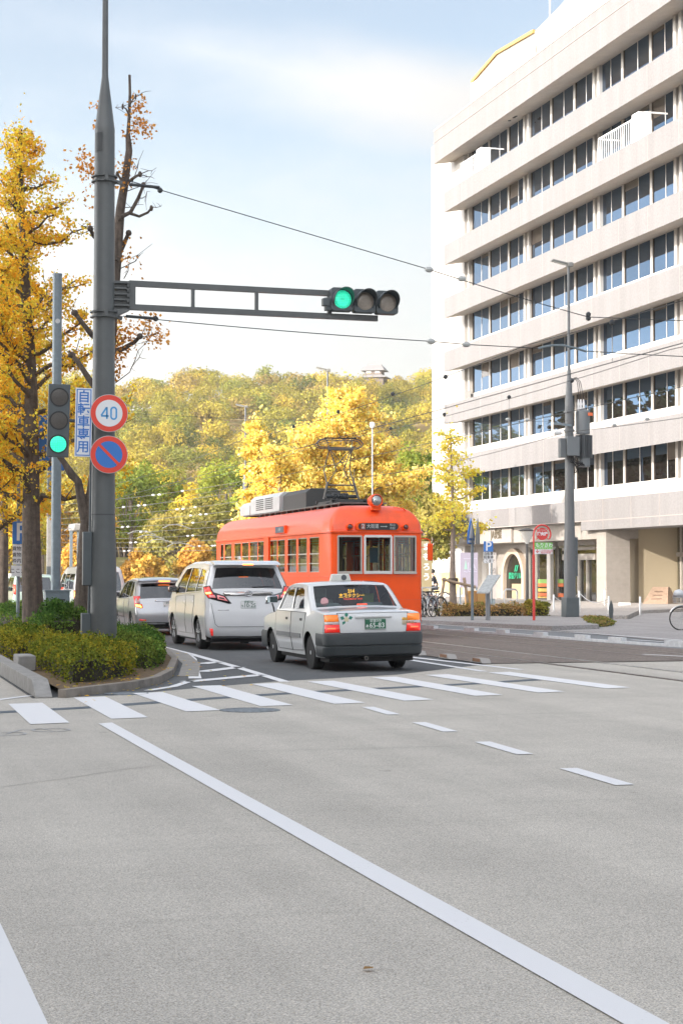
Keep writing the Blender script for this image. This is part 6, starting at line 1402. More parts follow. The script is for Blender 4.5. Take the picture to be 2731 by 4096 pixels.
wire('lower span wire running on past the pull-off to the right edge', [W_(1340,806), W_(1450,813), W_(1720,826)], .009)
X1, X2 = 12.75, 15.73
for X, lab in ((X1,'nearer'),(X2,'farther')):
    wire(f'contact wire stretched over the {lab} tram track', [(X,y,5.26) for y in (-15,20,33,46,60,75,90,105)], .009)
    pts = []; ins = []
    for y0, y1 in ((-16,6),(6,33),(33,60),(60,92)): pts += sag((X,y0,6.05),(X,y1,6.05),.16,8)[(1 if pts else 0):]
    for y in (20,24.5,29,38,42,47,52): ins.append(((X,y,5.95),'ball'))
    o = wire(f'carrier wire with round hangers above the {lab} tram track', pts, .008, None, ins)
    for y in (20,24.5,29,38,42,47,52): b = MB(); b.tube([Vector((X,y,5.95))-o.location, Vector((X,y,5.27))-o.location], .004, 4); b.build('dropper', M['wire'], o)
wire('feeder cable strung past the utility pole in front of the office building', sag((24.0,20,6.4),(24.05,58.7,6.5),.3)+sag((24.05,58.7,6.5),(24.5,93,6.6),.35)[1:], .012, None, [((24.02,52,6.42),'egg'),((24.02,54.5,6.43),'egg')])
wire('thin guy wire between the utility pole and the trees', sag((24.1,58.6,6.9),(6.4,58.6,6.9),.2), .006, None, [((22.6,58.6,6.9),'egg'),((21.9,58.6,6.9),'egg')])
rw = random.Random(12); k = 0
far = [(1160,1105,1.0,86),(1178,1128,1.0,88),(1192,1150,1.0,90),(1205,1170,.9,93),(1215,1190,.9,97),(1228,1204,.9,100),(1238,1222,.8,104),(1246,1236,.8,108),(1255,1250,.8,112),(1262,1261,.8,116)]
pos = ['highest','second highest','third from the top','fourth from the top','fifth from the top','sixth from the top','seventh from the top','third lowest','second lowest','lowest']
for (ya, yb, t_, d), w_ in zip(far, pos):
    a, e = atY(125, ya, d), atY(560, yb, d+1.5); ins = []
    for q in range(rw.randint(1,3)):
        f_ = rw.uniform(.35,.95); c_ = a.lerp(e, f_)+Vector((0,0,-.12*4*f_*(1-f_))); ins += [(c_,'egg')]+([(c_+Vector((.3,0,.02)),'egg')] if q == 0 else [])
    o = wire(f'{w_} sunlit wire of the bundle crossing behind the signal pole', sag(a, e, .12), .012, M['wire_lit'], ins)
    for ch in o.children:
        if ch.name.startswith('insulator'): ch.data.materials[0] = M['ceramic']
for i, (x, y, lab) in enumerate(((405,1208,'left of the tram tail'),(325,1222,'left above the hatchback'),(345,1232,'above the hatchback roof'),(368,1242,'right above the hatchback'),(180,1214,'between column and dark trunk'),(415,1250,'lowest above the minivan'))):
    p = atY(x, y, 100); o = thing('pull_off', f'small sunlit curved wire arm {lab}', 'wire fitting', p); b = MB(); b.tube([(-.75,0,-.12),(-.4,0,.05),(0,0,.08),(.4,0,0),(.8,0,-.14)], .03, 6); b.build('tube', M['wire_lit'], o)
# bus shelter far behind
p = atY(150, 1400, 100); o = thing('bus_shelter', 'pale flat roofed bus shelter seen between column and dark trunk', 'shelter', (p.x,100,0)); b = MB(); b.box(.3,2.0,-1,1.2,3.95,4.35); b.build('roof', mat('shelter_roof', (.26,.25,.24), .6), o, bevel=.08); b = MB(); b.box(.15,.3,-.8,-.65,0,3.95); b.build('post', M['galv'], o); b = MB(); b.box(.55,.75,-.8,-.6,0,3.95); b.build('post', M['galv'], o)
p = atY(113, 1330, 70); o = thing('striped_post', 'grey and white banded post left of the slim column', 'pole', (p.x,70,0)); b = MB()
for k_ in range(4): b.box(-.08,.08,-.1,.1,k_*1.9,(k_+1)*1.9,k_%2)
b.build('post', [M['sig_grey'], M['concrete']], o, smooth=0)
# manholes
def manhole(x, y, r, lab):
    o = thing('manhole_cover', lab, 'manhole', (x,y,.001)); b = MB(); b.lathe([(r,.0),(r,.006),(r*.93,.006),(r*.93,.003),(0,.003)], (0,0,0), 'z', 40); b.build('ring', mat('manhole_iron', (.2,.225,.245), .6, noise=(13,.9,(.07,.085,.1)), bump=(13,1)), o, smooth=0)
manhole(4.68,21.25,.36,'round iron manhole cover in the road below the crosswalk'); manhole(3.72,24.62,.3,'small manhole cover close to the stone kerb of the planting')
# lane blocks beside the track
for i, (x, y, lab) in enumerate(((11.02,34.6,'farthest'),(11.09,32.95,'middle'),(11.13,31.2,'nearest'))):
    o = thing('lane_block', f'{lab} of three low rusty lane blocks beside the tram track', 'lane block', (x,y,.012)); b = MB(); b.prism([(-.32,0),(.32,0),(.2,.085),(-.2,.085)], -.09, .09, 'x'); b.build('block', mat('lane_block_pale', (.30,.285,.27), .7), o, bevel=.01); b = MB(); b.box(-.092,-.09,-.2,.2,.025,.085); b.build('reflector', mat('rusty_plate', (.25,.13,.07), .7), o, smooth=0)

# ------------------------------------------------------------------ in front of the office building
def C7(x, y): return (1650+.3827*x)/1.74175, (1950+.3827*y)/1.74175
def C8(x, y): return (2130+.3827*x)/1.74175, (1950+.3827*y)/1.74175
def post(o, h, r, m, name='post', x=0, y=0): b = MB(); b.tube([(x,y,0),(x,y,h)], r, 10); return b.build(name, m, o)
def at7(x, yb, z=.13): return atZ(*C7(x, yb), z)
# red hydrant sign
p = at7(1265,1388); s = sc(dep(p)); o = thing('hydrant_sign', 'red hydrant post with round red sign in a hoop and green advertising plate', 'sign', p); RP = mat('hydrant_red', (.6,.05,.045), .4)
def hz_(y): return EYE+(1318-y)*s-.13
def q7(x): return (C7(x,0)[0]-C7(1265,0)[0])*s
zc, rc_ = hz_(C7(0,487)[1]), 94*.3827/1.74175*s; xc = q7(1360)
pts = [(0,0,0),(0,0,zc-.02)]+[(xc-rc_*math.cos(R(t)),0,zc+rc_*math.sin(R(t))) for t in range(5,226,15)]; b = MB(); b.tube(pts, .028, 10); b.tube([(0,0,0),(0,0,hz_(C7(0,705)[1]))], .045, 10); b.build('hoop_post', RP, o)
b = MB(); rr = 64*.3827/1.74175*s; b.lathe([(rr,-.02),(rr,.02)], (xc,0,zc), 'y', 32); b.build('disc', RP, o, smooth=30)
b = MB()
for t in (40,140,-40,220): b.tube([(xc+rr*math.cos(R(t)),0,zc+rr*math.sin(R(t))),(xc+rc_*math.cos(R(t)),0,zc+rc_*math.sin(R(t)))], .012, 6)
b.build('spokes', RP, o); text('消火栓', rr*.62, 'lettering', M['sign_white'], o, (xc,-.025,zc-.0), bold=.008); text('FIRE HYDRANT', rr*.2, 'lettering', M['sign_white'], o, (xc,-.025,zc+rr*.62))
x0, x1 = q7(1270), q7(1473); b = MB(); b.box(x0,x1,-.02,.0,hz_(C7(0,646)[1]),hz_(C7(0,578)[1])); b.build('green_plate', mat('plate_fresh_green', (.16,.5,.07), .4), o, smooth=0); b = MB(); b.box(x0,x1,-.019,.0,hz_(C7(0,697)[1]),hz_(C7(0,646)[1])-.002); b.build('white_plate', M['sign_white'], o, smooth=0)
xm = (x0+x1)/2; text('もりさわ', .15, 'lettering', M['sign_white'], o, (xm+.02,-.023,hz_(C7(0,606)[1])), bold=.003); text('メンタルクリニック', .085, 'lettering', M['sign_white'], o, (xm+.05,-.023,hz_(C7(0,634)[1]))); text('↓', .16, 'arrow', RP, o, (x0+.1,-.023,hz_(C7(0,668)[1])), bold=.004); text('この先50m右', .085, 'lettering', RP, o, (xm+.08,-.023,hz_(C7(0,664)[1]))); text('電話予約制', .07, 'lettering', RP, o, (xm+.08,-.023,hz_(C7(0,684)[1])))
# bowl street lamp
p = at7(1195,1330); s = sc(dep(p)); o = thing('street_lamp', 'dark park lamp with a glass bowl head and wide flat cap', 'street lamp', p); zt = EYE+(1318-C7(0,430)[1])*s-.13; b = MB(); b.tube([(0,0,0),(0,0,.9),(0,0,zt-.55)], [.075,.06,.045], 12); b.build('post', mat('lamp_bronze', (.09,.085,.08), .5), o)
b = MB(); b.lathe([(.06,zt-.56),(.08,zt-.5),(.26,zt-.1)], (0,0,0), 'z', 20); b.build('bowl', mat('lamp_bowl', (.75,.73,.68), .2), o); b = MB(); b.lathe([(.27,zt-.1),(.34,zt-.07),(.1,zt),(0,zt+.01)], (0,0,0), 'z', 24); b.build('cap', MATS['lamp_bronze'], o)
# crossing sign on its pole
p = at7(622,1388); s = sc(dep(p)); o = thing('crossing_sign', 'narrow looking blue pentagon pedestrian crossing sign on a grey post', 'road sign', p)
def z7(y): return EYE+(1318-C7(0,y)[1])*s-.13
post(o, z7(545), .045, M['galv']); zc = z7(468)
for ang, x_, y_, m_ in ((56,-.05,-.05,M['sign_blue']),(-118,.2,.06,mat('sign_back_grey', (.2,.21,.21), .5))):
    P = [(-.42,-.38),(.42,-.38),(.42,-.05),(.0,.46),(-.42,-.05)]; b = MB(); b.prism([(z,x) for x,z in P][::-1], 0, .02, 'y'); f = b.build('plate', m_, o, smooth=0); f.location = (x_,y_,zc); f.rotation_euler = (0,0,R(ang))
    if ang > 0:
        b = MB(); b.prism([(z,x) for x,z in ((-.26,-.2),(.26,-.2),(0,.3))][::-1], -.006, 0, 'y'); b.box(-.36,.36,-.006,0,-.34,-.27); f2 = b.build('symbol', M['sign_white'], f, smooth=0)
# bicycle parking sign
p = at7(824,1300); s = sc(dep(p)); o = thing('parking_sign', 'small blue and white bicycle parking sign on a thin post by the young ginkgo', 'road sign', p); post(o, z7(570), .032, M['galv'])
def q8(x, x0): return (C7(x,0)[0]-C7(x0,0)[0])*s
b = MB(); b.box(q8(733,824),q8(835,824),-.06,-.04,z7(672),z7(565)); b.build('plate', M['sign_blue'], o, smooth=0); text('P', .5, 'letter', M['sign_white'], o, (q8(784,824),-.063,z7(620)), bold=.008)
b = MB(); b.box(q8(731,824),q8(836,824),-.06,-.04,z7(792),z7(676)); b.build('plate', M['sign_white'], o, smooth=0)
for i, q in enumerate(('自転車','駐車場','ここまで')): text(q, .145, 'lettering', M['ink'], o, (q8(784,824),-.063,z7(696+38*i)), bold=.002, sx=.9)
# slanted information board
p = at7(782,1388); s = sc(dep(p)); o = thing('information_board', 'tilted information panel on two stout grey posts beside the hedge', 'board', p); b = MB(); b.box(-.06,.06,-.06,.06,0,.95); b.build('post', mat('board_post', (.2,.21,.22), .5), o, bevel=.01); b = MB(); b.box(.1,.2,.3,.4,0,1.1); b.build('post', MATS['board_post'], o, bevel=.01)
b = MB(); b.add([(-.45,-.22,.86),(-.1,-.4,.86),(.55,.3,1.42),(.2,.5,1.42),(-.45,-.22,.9),(-.1,-.4,.9),(.55,.3,1.46),(.2,.5,1.46)], [(0,3,2,1),(4,5,6,7),(0,1,5,4),(1,2,6,5),(2,3,7,6),(3,0,4,7)]); b.build('panel', mat('panel_print', (.42,.44,.44), .35, noise=(14,.5,(.2,.22,.22))), o, smooth=0)
# timber stand and lilac map panel
p = atZ(*C7(680,1292), .13); s = sc(dep(p)); o = thing('timber_stand', 'pale orange timber stand in front of the lilac panel', 'stand', p); w = 118*.3827/1.74175*s; b = MB(); h = 212*.3827/1.74175*s
b.box(-w,-.35*w,-.1,.3,0,h,0); b.box(-.35*w,-.1*w,-.06,.3,0,h-.02,1); b.box(-.1*w,.62*w,-.1,.3,0,h,0); b.box(.62*w,w,-.06,.3,0,h-.03,1); b.build('panel', [mat('timber_orange', (.42,.23,.07), .6, noise=(3,.12)), mat('timber_brown', (.4,.2,.07), .6)], o, bevel=.006)
p = atZ(*C7(682,1262), .13); p.y += 1.2; s = sc(dep(p)); o = thing('map_panel', 'lilac white notice panel with JA emblem behind the timber stand', 'notice', p)
def z7b(y): return EYE+(1318-C7(0,y)[1])*s-.13
w = 97*.3827/1.74175*s; b = MB(); b.box(-w,w,-.03,.03,z7b(1045),z7b(682)); f = b.build('panel', mat('panel_lilac', (.33,.30,.37), .5), o, smooth=0); b = MB(); b.box(-w,-w+.06,.03,.09,0,z7b(682)); b.build('post', M['galv'], o); b = MB(); b.box(w-.06,w,.03,.09,0,z7b(682)); b.build('post', M['galv'], o)
text('JA', .5, 'lettering', mat('lilac_ink', (.42,.4,.5), .5), f, (.3*w,-.033,z7b(830))); b = MB(); b.prism([(z,x) for x,z in ((-.55*w,0),(-.35*w,0),(-.2*w,0),(-.38*w,.42))][::-1], -.034, -.03, 'y'); b.v = [(x,y,z+z7b(855)) for x,y,z in b.v]; b.build('emblem', mat('emblem_green', (.3,.5,.42), .5), f, smooth=0)
b = MB()
for y in (745,880): b.box(-.6*w,.9*w,-.034,-.03,z7b(y)-.015,z7b(y)+.015)
b.build('rule', MATS['lilac_ink'], f, smooth=0)
p = atZ(*C7(878,1230), .13); p.y += .6; s = sc(dep(p)); o = thing('notice_board', 'tall grey notice board between the lilac panel and the arched door', 'notice', p); w = 37*.3827/1.74175*s; b = MB(); b.box(-w,w,-.05,.05,.3,z7b(682)); f = b.build('panel', mat('board_grey', (.42,.39,.37), .6), o, smooth=0); b = MB(); b.box(-w*.8,w*.8,.0,.1,0,.3); b.build('foot', M['galv'], o); text('口\n\n\n凹', .3, 'lettering', M['ink'], f, (0,-.053,z7b(780)))
# poster on the end wall and two upright banners
yA, yB = F(190,205,38.3)[0], F(340,205,38.3)[0]; zA, zB = F(190,205,38.3)[1], F(190,330,38.3)[1]
o = thing('poster', 'big poster on the end wall, white above with a yellow field picture below', 'poster', (38.3,(yA+yB)/2,0)); h = (yA-yB)/2; b = MB(); b.box(-.02,.02,-h,h,zB,zA); b.build('panel', mat('poster_white', (.75,.75,.75), .5), o, smooth=0); b = MB(); b.box(-.018,.02,-h,h,.3,zB-.002); b.build('picture', mat('poster_field', (.55,.40,.16), .5, noise=(.8,.6,(.55,.48,.36))), o, smooth=0)
for i, ch in enumerate('日本の'): text(ch, .34, 'lettering', mat('poster_grey_ink', (.4,.4,.42), .5), o, (-.025,-.25*h,zA-.35-.42*i), (R(90),0,R(-90)))
for k, (x, y1, lab, tx_) in enumerate(((325,1290,'left of two upright fabric banners with white characters behind the bicycles','まもろう'),(383,1290,'right of two upright fabric banners, beside the young ginkgo trunk','いのち'))):
    p = atZ(*C7(x, y1), .13); p.y += 3+k; s = sc(dep(p)); o = thing('banner', lab, 'banner', p); post(o, 2.9, .015, M['white']); b = MB(); b.box(.02,.46,-.006,.006,.75,2.85); f = b.build('cloth', mat('banner_cloth_'+'ab'[k], ((.34,.28,.16),(.40,.32,.18))[k], .8), o, smooth=0)
    for i, ch in enumerate(tx_): text(ch, .34, 'lettering', M['white'], f, (.24,-.01,2.6-.42*i), bold=.008)
# short posts with chain
B = [(485,1308,1080,'second from the left, in front of the glass doors'),(750,1228,1066,'behind the others at the foot of the pillar'),(792,1318,1135,'standing just left of the dark leaning marker'),(1120,1335,1140,'rightmost, in front of the stone monument'),(218,1292,1120,'leftmost, beside the white shop post')]
ends = []
for x, yb, yt, lab in B:
    p = atZ(*C8(x, yb), .135); s = sc(dep(p)); h = (yb-yt)*.3827/1.74175*s; o = thing('bollard', f'slim steel bollard {lab}', 'bollard', p, 0, 'steel bollards before the entrance'); b = MB(); b.lathe([(.055,0),(.055,.02),(.04,.03),(.04,h-.02),(.03,h),(0,h+.005)], (0,0,0), 'z', 14); b.build('post', M['steel'], o); ends.append(p+Vector((0,0,h*.92)))
for i, j, lab in ((4,0,'left'),(0,2,'right')):
    b = MB(); p0 = ends[i]; b.tube([q-p0 for q in sag(ends[i], ends[j], .28, 12)], .014, 5); o = b.build('chain', M['steel']); o.location = p0; tag(o, f'{lab} chain hanging between slim steel bollards', 'chain')
p = atZ(*C8(816,1378), .013); s = sc(dep(p)); o = thing('marker_post', 'flat dark leaf shaped marker standing on the pale pavement', 'marker', p); h = 200*.3827/1.74175*s; b = MB(); P = [(-.05,0),(.05,0),(.09,h*.45),(.06,h*.8),(0,h),(-.07,h*.7),(-.09,h*.4)]; b.prism([(z,x) for x,z in P][::-1], -.02, .02, 'y'); b.build('blade', mat('marker_dark', (.06,.07,.075), .5), o, bevel=.008)
o = thing('rail_stand', 'bent steel rail stand in front of the arched door', 'stand', atZ(*C7(1022,1290), .135)); b = MB(); b.tube([(-.28,0,0),(-.28,0,.78),(-.2,0,.86),(.2,0,.86),(.28,0,.78),(.28,0,0)], .035, 8); b.build('hoop', M['steel'], o)
p = atZ(*C8(1310,1214), .135); s = sc(dep(p)); o = thing('monument', 'brown stone monument shaped like a cut pyramid with engraved lines', 'monument', p); u = .3827/1.74175*s; b = MB()
b.add([(-200*u,-.9,0),(10*u,-.9,0),(215*u,.7,0),(0*u,1.4,0),(-60*u,-.1,174*u),(125*u,.1,174*u),(140*u,.3,174*u),(-30*u,.3,174*u)] if 0 else [(-200*u,-.2,0),(8*u,-1.0,0),(215*u,-.1,0),(60*u,1.2,0),(-55*u,.1,174*u),(100*u,-.1,174*u),(150*u,.2,174*u),(10*u,.4,174*u)], [(0,3,2,1),(4,5,6,7),(0,1,5,4),(1,2,6,5),(2,3,7,6),(3,0,4,7)])
b.build('stone', mat('brown_granite', (.30,.21,.15), .7, noise=(8,.2)), o, smooth=0)
b = MB()
for k in range(3):
    for j in range(9):
        f = .22+.22*k; a = Vector((-200*u,-.2,0)).lerp(Vector((-55*u,.1,174*u)), f+.08); c = Vector((8*u,-1.0,0)).lerp(Vector((100*u,-.1,174*u)), f+.08); q = a.lerp(c,.25+.055*j); r_ = a.lerp(c,.25+.055*j+.035); nn = Vector((-.1,-.012,.006)); b.bar(q+nn*.1, r_+nn*.1, .02, .035)
b.build('engraving', mat('engraved_dark', (.16,.1,.07), .8), o, smooth=0)
p = atZ(*C8(957,1233), .135); b = MB(); b.box(-.28,.28,-.1,.1,0,.13); o = b.build('floor_light', M['white'], bevel=.02); o.location = p; tag(o, 'small white box light at the foot of the lit pillar', 'light')

# ------------------------------------------------------------------ bicycles and their riders
BF = {}
def bicycle(label, loc, rz, col, basket=True, group='bicycles parked by the young ginkgo', lean=0):
    o = thing('bicycle', label, 'bicycle', loc, rz, group); o.rotation_euler = (0, R(lean), rz)
    m = mat('bike_'+col[0], col[1], .35, metal=.3); rw_, fw, rr = -.52, .54, .33
    for y in (rw_, fw):
        b = MB(); pts = [(0,y+rr*math.cos(R(t)),rr+rr*math.sin(R(t))) for t in range(0,361,15)]; b.tube(pts, .019, 6, cap=False); w = b.build('wheel', TYRE, o, smooth=60); b = MB()
        for k in range(14): a = 2*math.pi*k/14; b.tube([(0,y,rr),(0,y+rr*.96*math.cos(a),rr+rr*.96*math.sin(a))], .0035, 3)
        b.tube([(-.05,y,rr),(.05,y,rr)], .022, 8); b.build('spokes', M['steel'], w)
        b = MB(); pts = [(0,y+(rr+.035)*math.cos(R(t)),rr+(rr+.035)*math.sin(R(t))) for t in range(20 if y < 0 else 30,(190 if y < 0 else 140),12)]; b.tube(pts, .022, 5); b.build('mudguard', M['steel'], w)
    b = MB(); bb = (0,-.06,.28); st_, hd = (0,-.2,.72), (0,.4,.78)
    for a, c, r_ in ((bb,st_,.017),(bb,(0,.42,.60),.02),(st_,(0,.41,.7),.016),((0,rw_,rr),bb,.012),((0,rw_,rr),st_,.01),(hd,(0,.46,.52),.018),((0,.46,.52),(0,fw,rr),.014)): b.tube([a,c], r_, 8)
    b.build('frame', m, o); b = MB(); b.tube([(0,.4,.78),(0,.38,.98)], .012, 6); b.tube([(-.27,.2,1.0),(-.22,.34,1.02),(0,.39,.99),(.22,.34,1.02),(.27,.2,1.0)], .012, 8); b.build('handlebar', M['steel'], o)
    b = MB(); b.prism([(-.32,-.09),(-.32,.09),(-.22,.08),(-.04,.03),(-.04,-.03),(-.22,-.08)], .84, .89, 'z'); b.v = [(y,x,z) for x,y,z in b.v]; b.f = [f[::-1] for f in b.f]; b.tube([st_,(0,-.22,.85)], .013, 6); b.build('saddle', M['black'], o, bevel=.015)
    b = MB(); b.lathe([(.09,-.012),(.09,.012)], (.03,-.06,.28), 'x', 16); b.bar((.05,-.06,.28),(.05,.06,.18),.02,.02); b.bar((-.05,-.06,.28),(-.05,-.16,.38),.02,.02); b.build('crank', M['dark'], o)
    if basket:
        b = MB(); z0, z1 = .78, 1.0
        for k in range(7):
            t = -.17+.34*k/6
            for yy in (.47,.74): b.tube([(t*.85,yy+(.02 if yy < .6 else -.03),z0),(t,yy,z1)], .005, 4)
        for k in range(6):
            t = .47+.27*k/5
            for xx in (-.17,.17): b.tube([(xx*.85,t,z0),(xx,t,z1)], .005, 4)
        for z_, f in ((z0,.85),(.86,.9),(.93,.95),(z1,1)):
            b.tube([(-.17*f,.47,z_),(.17*f,.47,z_),(.17*f,.74,z_),(-.17*f,.74,z_),(-.17*f,.47,z_)], .006, 4)
        b.build('basket', M['steel'], o)
    return o
def skin(name, joints, edges, m, parent, sub=2, root=0):
    me = bpy.data.meshes.new(name); me.from_pydata([j[:3] for j in joints], edges, []); o = bpy.data.objects.new(name, me); COL.objects.link(o); o.parent = parent; me.materials.append(m)
    o.modifiers.new('skin','SKIN'); s_ = o.modifiers.new('sub','SUBSURF'); s_.levels = s_.render_levels = sub
    if not me.skin_vertices: bpy.context.view_layer.objects.active = o; 
    lay = me.skin_vertices[0].data
    for i, j in enumerate(joints): lay[i].radius = (j[3], j[4] if len(j) > 4 else j[3]); lay[i].use_root = (i == root)
    o.modifiers['skin'].use_smooth_shade = True
    return o
SKIN = mat('skin', (.52,.33,.24), .5); HAIR = mat('black_hair', (.02,.017,.015), .6); SUIT = mat('dark_suit', (.025,.028,.04), .8); SHIRT = mat('white_shirt', (.7,.7,.7), .8); SHOE = mat('black_shoes', (.015,.015,.015), .4)
def rider(label, loc, rz, top=SUIT, legs=SUIT, bag=None):
    """seated on a bicycle, hands on the bar, one foot low on its pedal and one high"""
    o = thing('person', label, 'person', loc, rz)
    hip, ch, nk, hd_ = (0,-.2,.93), (0,-.08,1.27), (0,-.03,1.42), (0,.0,1.56)
    J = [(*hip,.13,.10),(0,-.16,1.08,.12,.09),(*ch,.15,.1),(*nk,.05,.05),(0,.0,1.5,.06),(0,.01,1.57,.085,.1),(0,.0,1.64,.075,.09),
         (.17,-.07,1.33,.05),(.22,.08,1.14,.04),(.23,.24,1.03,.03),(-.17,-.07,1.33,.05),(-.22,.08,1.14,.04),(-.23,.24,1.03,.03),
         (.1,-.14,.88,.085),(.11,.2,.72,.06),(.1,.04,.28,.045),(.1,.1,.2,.035),(-.1,-.14,.88,.085),(-.11,.24,.88,.06),(-.1,-.02,.48,.045),(-.1,.06,.4,.035)]
    E_ = [(0,1),(1,2),(2,3),(3,4),(4,5),(5,6),(2,7),(7,8),(8,9),(2,10),(10,11),(11,12),(0,13),(13,14),(14,15),(15,16),(0,17),(17,18),(18,19),(19,20)]
    body = skin('body', J, E_, SKIN, o)
    skin('jacket', [(0,-.2,.92,.15,.12),(0,-.16,1.08,.135,.105),(*ch,.165,.115),(0,-.04,1.39,.07,.065),(.17,-.07,1.33,.065),(.22,.08,1.14,.052),(.225,.2,1.05,.042),(-.17,-.07,1.33,.065),(-.22,.08,1.14,.052),(-.225,.2,1.05,.042)], [(0,1),(1,2),(2,3),(2,4),(4,5),(5,6),(2,7),(7,8),(8,9)], top, o)
    skin('trousers', [(0,-.2,.92,.14,.115),(.1,-.14,.88,.1),(.11,.2,.72,.075),(.1,.05,.32,.055),(-.1,-.14,.88,.1),(-.11,.24,.88,.075),(-.1,-.01,.52,.055)], [(0,1),(1,2),(2,3),(0,4),(4,5),(5,6)], legs, o)
    for sx, y, z in ((.1,.06,.2),(-.1,.0,.4)): b = MB(); b.prism([(y-.06,z-.04),(y+.2,z-.04),(y+.2,z),(y+.06,z+.06),(y-.06,z+.07)], sx-.045, sx+.045, 'x'); b.build('shoe', SHOE, o, bevel=.02)
    b = MB(); b.lathe([(.0,1.71),(.06,1.70),(.1,1.65),(.108,1.58),(.09,1.52)], (0,-.022,0), 'z', 16); b.build('hair', HAIR, o)
    f = MB(); f.lathe([(.0,-.02),(.014,-.01),(.0,.03)], (0,.105,1.56), 'y', 8); f.build('nose', SKIN, body)
    for sx in (-.035,.035): f = MB(); f.lathe([(.0,-.008),(.011,0),(.0,.008)], (sx,.098,1.585), 'y', 8); f.build('eye', HAIR, body)
    for sx in (-.09,.09): f = MB(); f.lathe([(.0,-.012),(.028,0),(.0,.012)], (sx,.0,1.57), 'x', 8); f.build('ear', SKIN, body)
    for sx in (-.235,.235):       # fingers closed round the grip
        for k in range(4): f = MB(); y = .215+.021*k; f.tube([(sx,y,1.045-.0),(sx*1.02,y+.012,1.035),(sx*1.03,y+.012,1.005),(sx,y,.985)], [.0095,.0095,.009,.007], 6); f.build('finger', SKIN, body)
        f = MB(); f.tube([(sx*.93,.215,1.035),(sx*.88,.24,1.01),(sx*.93,.25,.99)], [.011,.01,.008], 6); f.build('thumb', SKIN, body)
    if bag: b = MB(); b.box(-.13,.13,-.34,-.22,1.0,1.34); b.build('backpack', bag, o, bevel=.04)
    return o
G0 = [('black',(.02,.02,.022)),('silver',(.45,.46,.47)),('dark_blue',(.03,.05,.1)),('maroon',(.12,.03,.03))]
for i, (x, y, rz, c_, lab) in enumerate(((150,1362,150,0,'black bicycle parked nearest the tram, seen from behind'),(225,1362,135,1,'silver bicycle parked with its large wheel towards the road'),(300,1358,120,2,'dark blue bicycle parked between the silver one and the tree stake'),(368,1356,140,3,'maroon bicycle leaning close to the young ginkgo trunk'))):
    p = at7(x, y); p.y += .6+.25*i; bicycle(lab, p, R(rz), G0[c_], basket=i in (0,1), lean=4)
p = at7(278,1260); p.y += 1.0; bicycle('dark bicycle ridden by the person in a suit', p, R(75), ('bike_dark',(.03,.03,.03)), True, None); rider('person in a dark suit riding a bicycle behind the parked ones', p, R(75))
p = atZ(1606, 1447, .013); bicycle('silver bicycle at the extreme right edge with a wire basket', p, R(78), ('pale',(.4,.42,.44)), True, None); rider('cyclist in black cut off by the right edge of the view', p, R(78), mat('black_jacket', (.015,.015,.017), .8), SUIT); 
b = MB(); b.lathe([(0,-.14),(.12,-.1),(.16,0),(.13,.08),(0,.13)], (0,0,0), 'z', 16); o = b.build('helmet', mat('helmet_pale', (.5,.52,.55), .35), smooth=60); q = Vector((0,.6,.98)); q.rotate(Matrix.Rotation(R(78),3,'Z')); o.location = p+q+Vector((0,0,.06)); tag(o, 'pale grey helmet lying in the basket of the bicycle at the right edge', 'helmet')

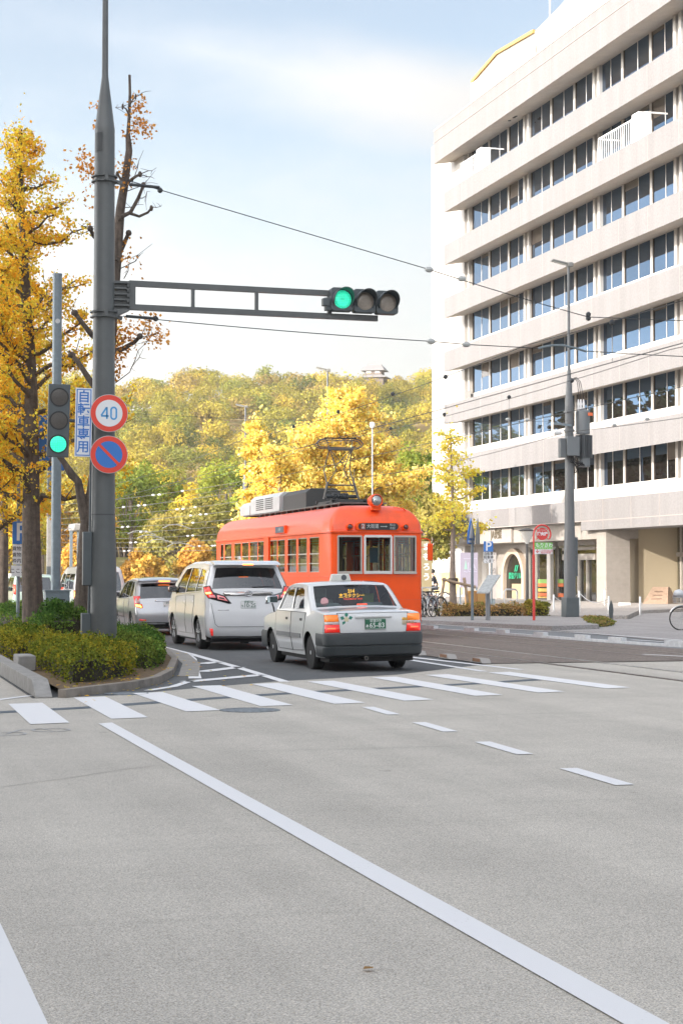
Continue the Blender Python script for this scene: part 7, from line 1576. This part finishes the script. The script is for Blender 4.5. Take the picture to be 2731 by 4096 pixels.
# castle turret on the hill
d = 440; v_ = ray(860, 850); s_ = d/dep(v_); base = Vector((v_.x*s_, v_.y*s_, 0)); zt = EYE+(1318-835)*sc(d); k = sc(d)
o = thing('castle_turret', 'small dark timbered castle turret with grey tiled roofs on the hilltop', 'building', (base.x,base.y,0)); o.rotation_euler = (0,0,R(-30)); o.scale = (.62,.62,.55); o.location.z = zt*.45
TILE = mat('grey_roof_tiles', (.2,.19,.19), .7, noise=(2,.2)); WOODW = mat('dark_timber_wall', (.13,.10,.085), .8, noise=(3,.3)); PL = mat('white_plaster', (.62,.6,.56), .8)
b = MB(); b.box(-4.2,4.2,-3.6,3.6,zt-22,zt-5.9); b.box(-3.2,3.2,-2.7,2.7,zt-5,zt-2.9); w_ = b.build('wall', WOODW, o, smooth=0)
b = MB(); b.box(-2.7,-.8,-2.72,-2.68,zt-4.3,zt-3.4); b.box(.8,2.7,-2.72,-2.68,zt-4.3,zt-3.4); b.build('window', PL, w_, smooth=0)
def roof(w, dp, z0, z1, rw2, rd): 
    b = MB(); b.add([(-w,-dp,z0),(w,-dp,z0),(w,dp,z0),(-w,dp,z0),(-rw2,-rd,z1),(rw2,-rd,z1),(rw2,rd,z1),(-rw2,rd,z1),(-w,-dp,z0-.25),(w,-dp,z0-.25),(w,dp,z0-.25),(-w,dp,z0-.25)], [(0,1,5,4),(1,2,6,5),(2,3,7,6),(3,0,4,7),(4,5,6,7),(8,9,1,0),(9,10,2,1),(10,11,3,2),(11,8,0,3),(11,10,9,8)]); b.build('roof', TILE, o, smooth=0)
roof(5.6,5.0,zt-6.1,zt-4.9,3.3,2.8); roof(4.7,4.1,zt-3.0,zt-.2,2.6,.12); b = MB(); b.box(-2.8,2.8,-.2,.2,zt-.25,zt+.1); b.build('ridge', TILE, o, smooth=0)
# ------------------------------------------------------------------ thin warm autumn haze
b = MB(); b.box(-340, 420, -130, 700, -1.2, 66); hz_box = b.build('haze', None, smooth=0); hz_box['kind'] = 'stuff'
hz_box.data.materials.clear()
m = bpy.data.materials.new('thin_haze'); m.use_nodes = True; t = m.node_tree; t.nodes.clear()
o = t.nodes.new('ShaderNodeOutputMaterial'); v_ = t.nodes.new('ShaderNodeVolumePrincipled'); v_.inputs['Color'].default_value = (.98,.95,.88,1); v_.inputs['Density'].default_value = .00027; v_.inputs['Anisotropy'].default_value = .2
t.links.new(v_.outputs[0], o.inputs['Volume']); hz_box.data.materials.append(m)
tag(hz_box, 'thin pale haze filling the air over the street and the hill', 'haze')
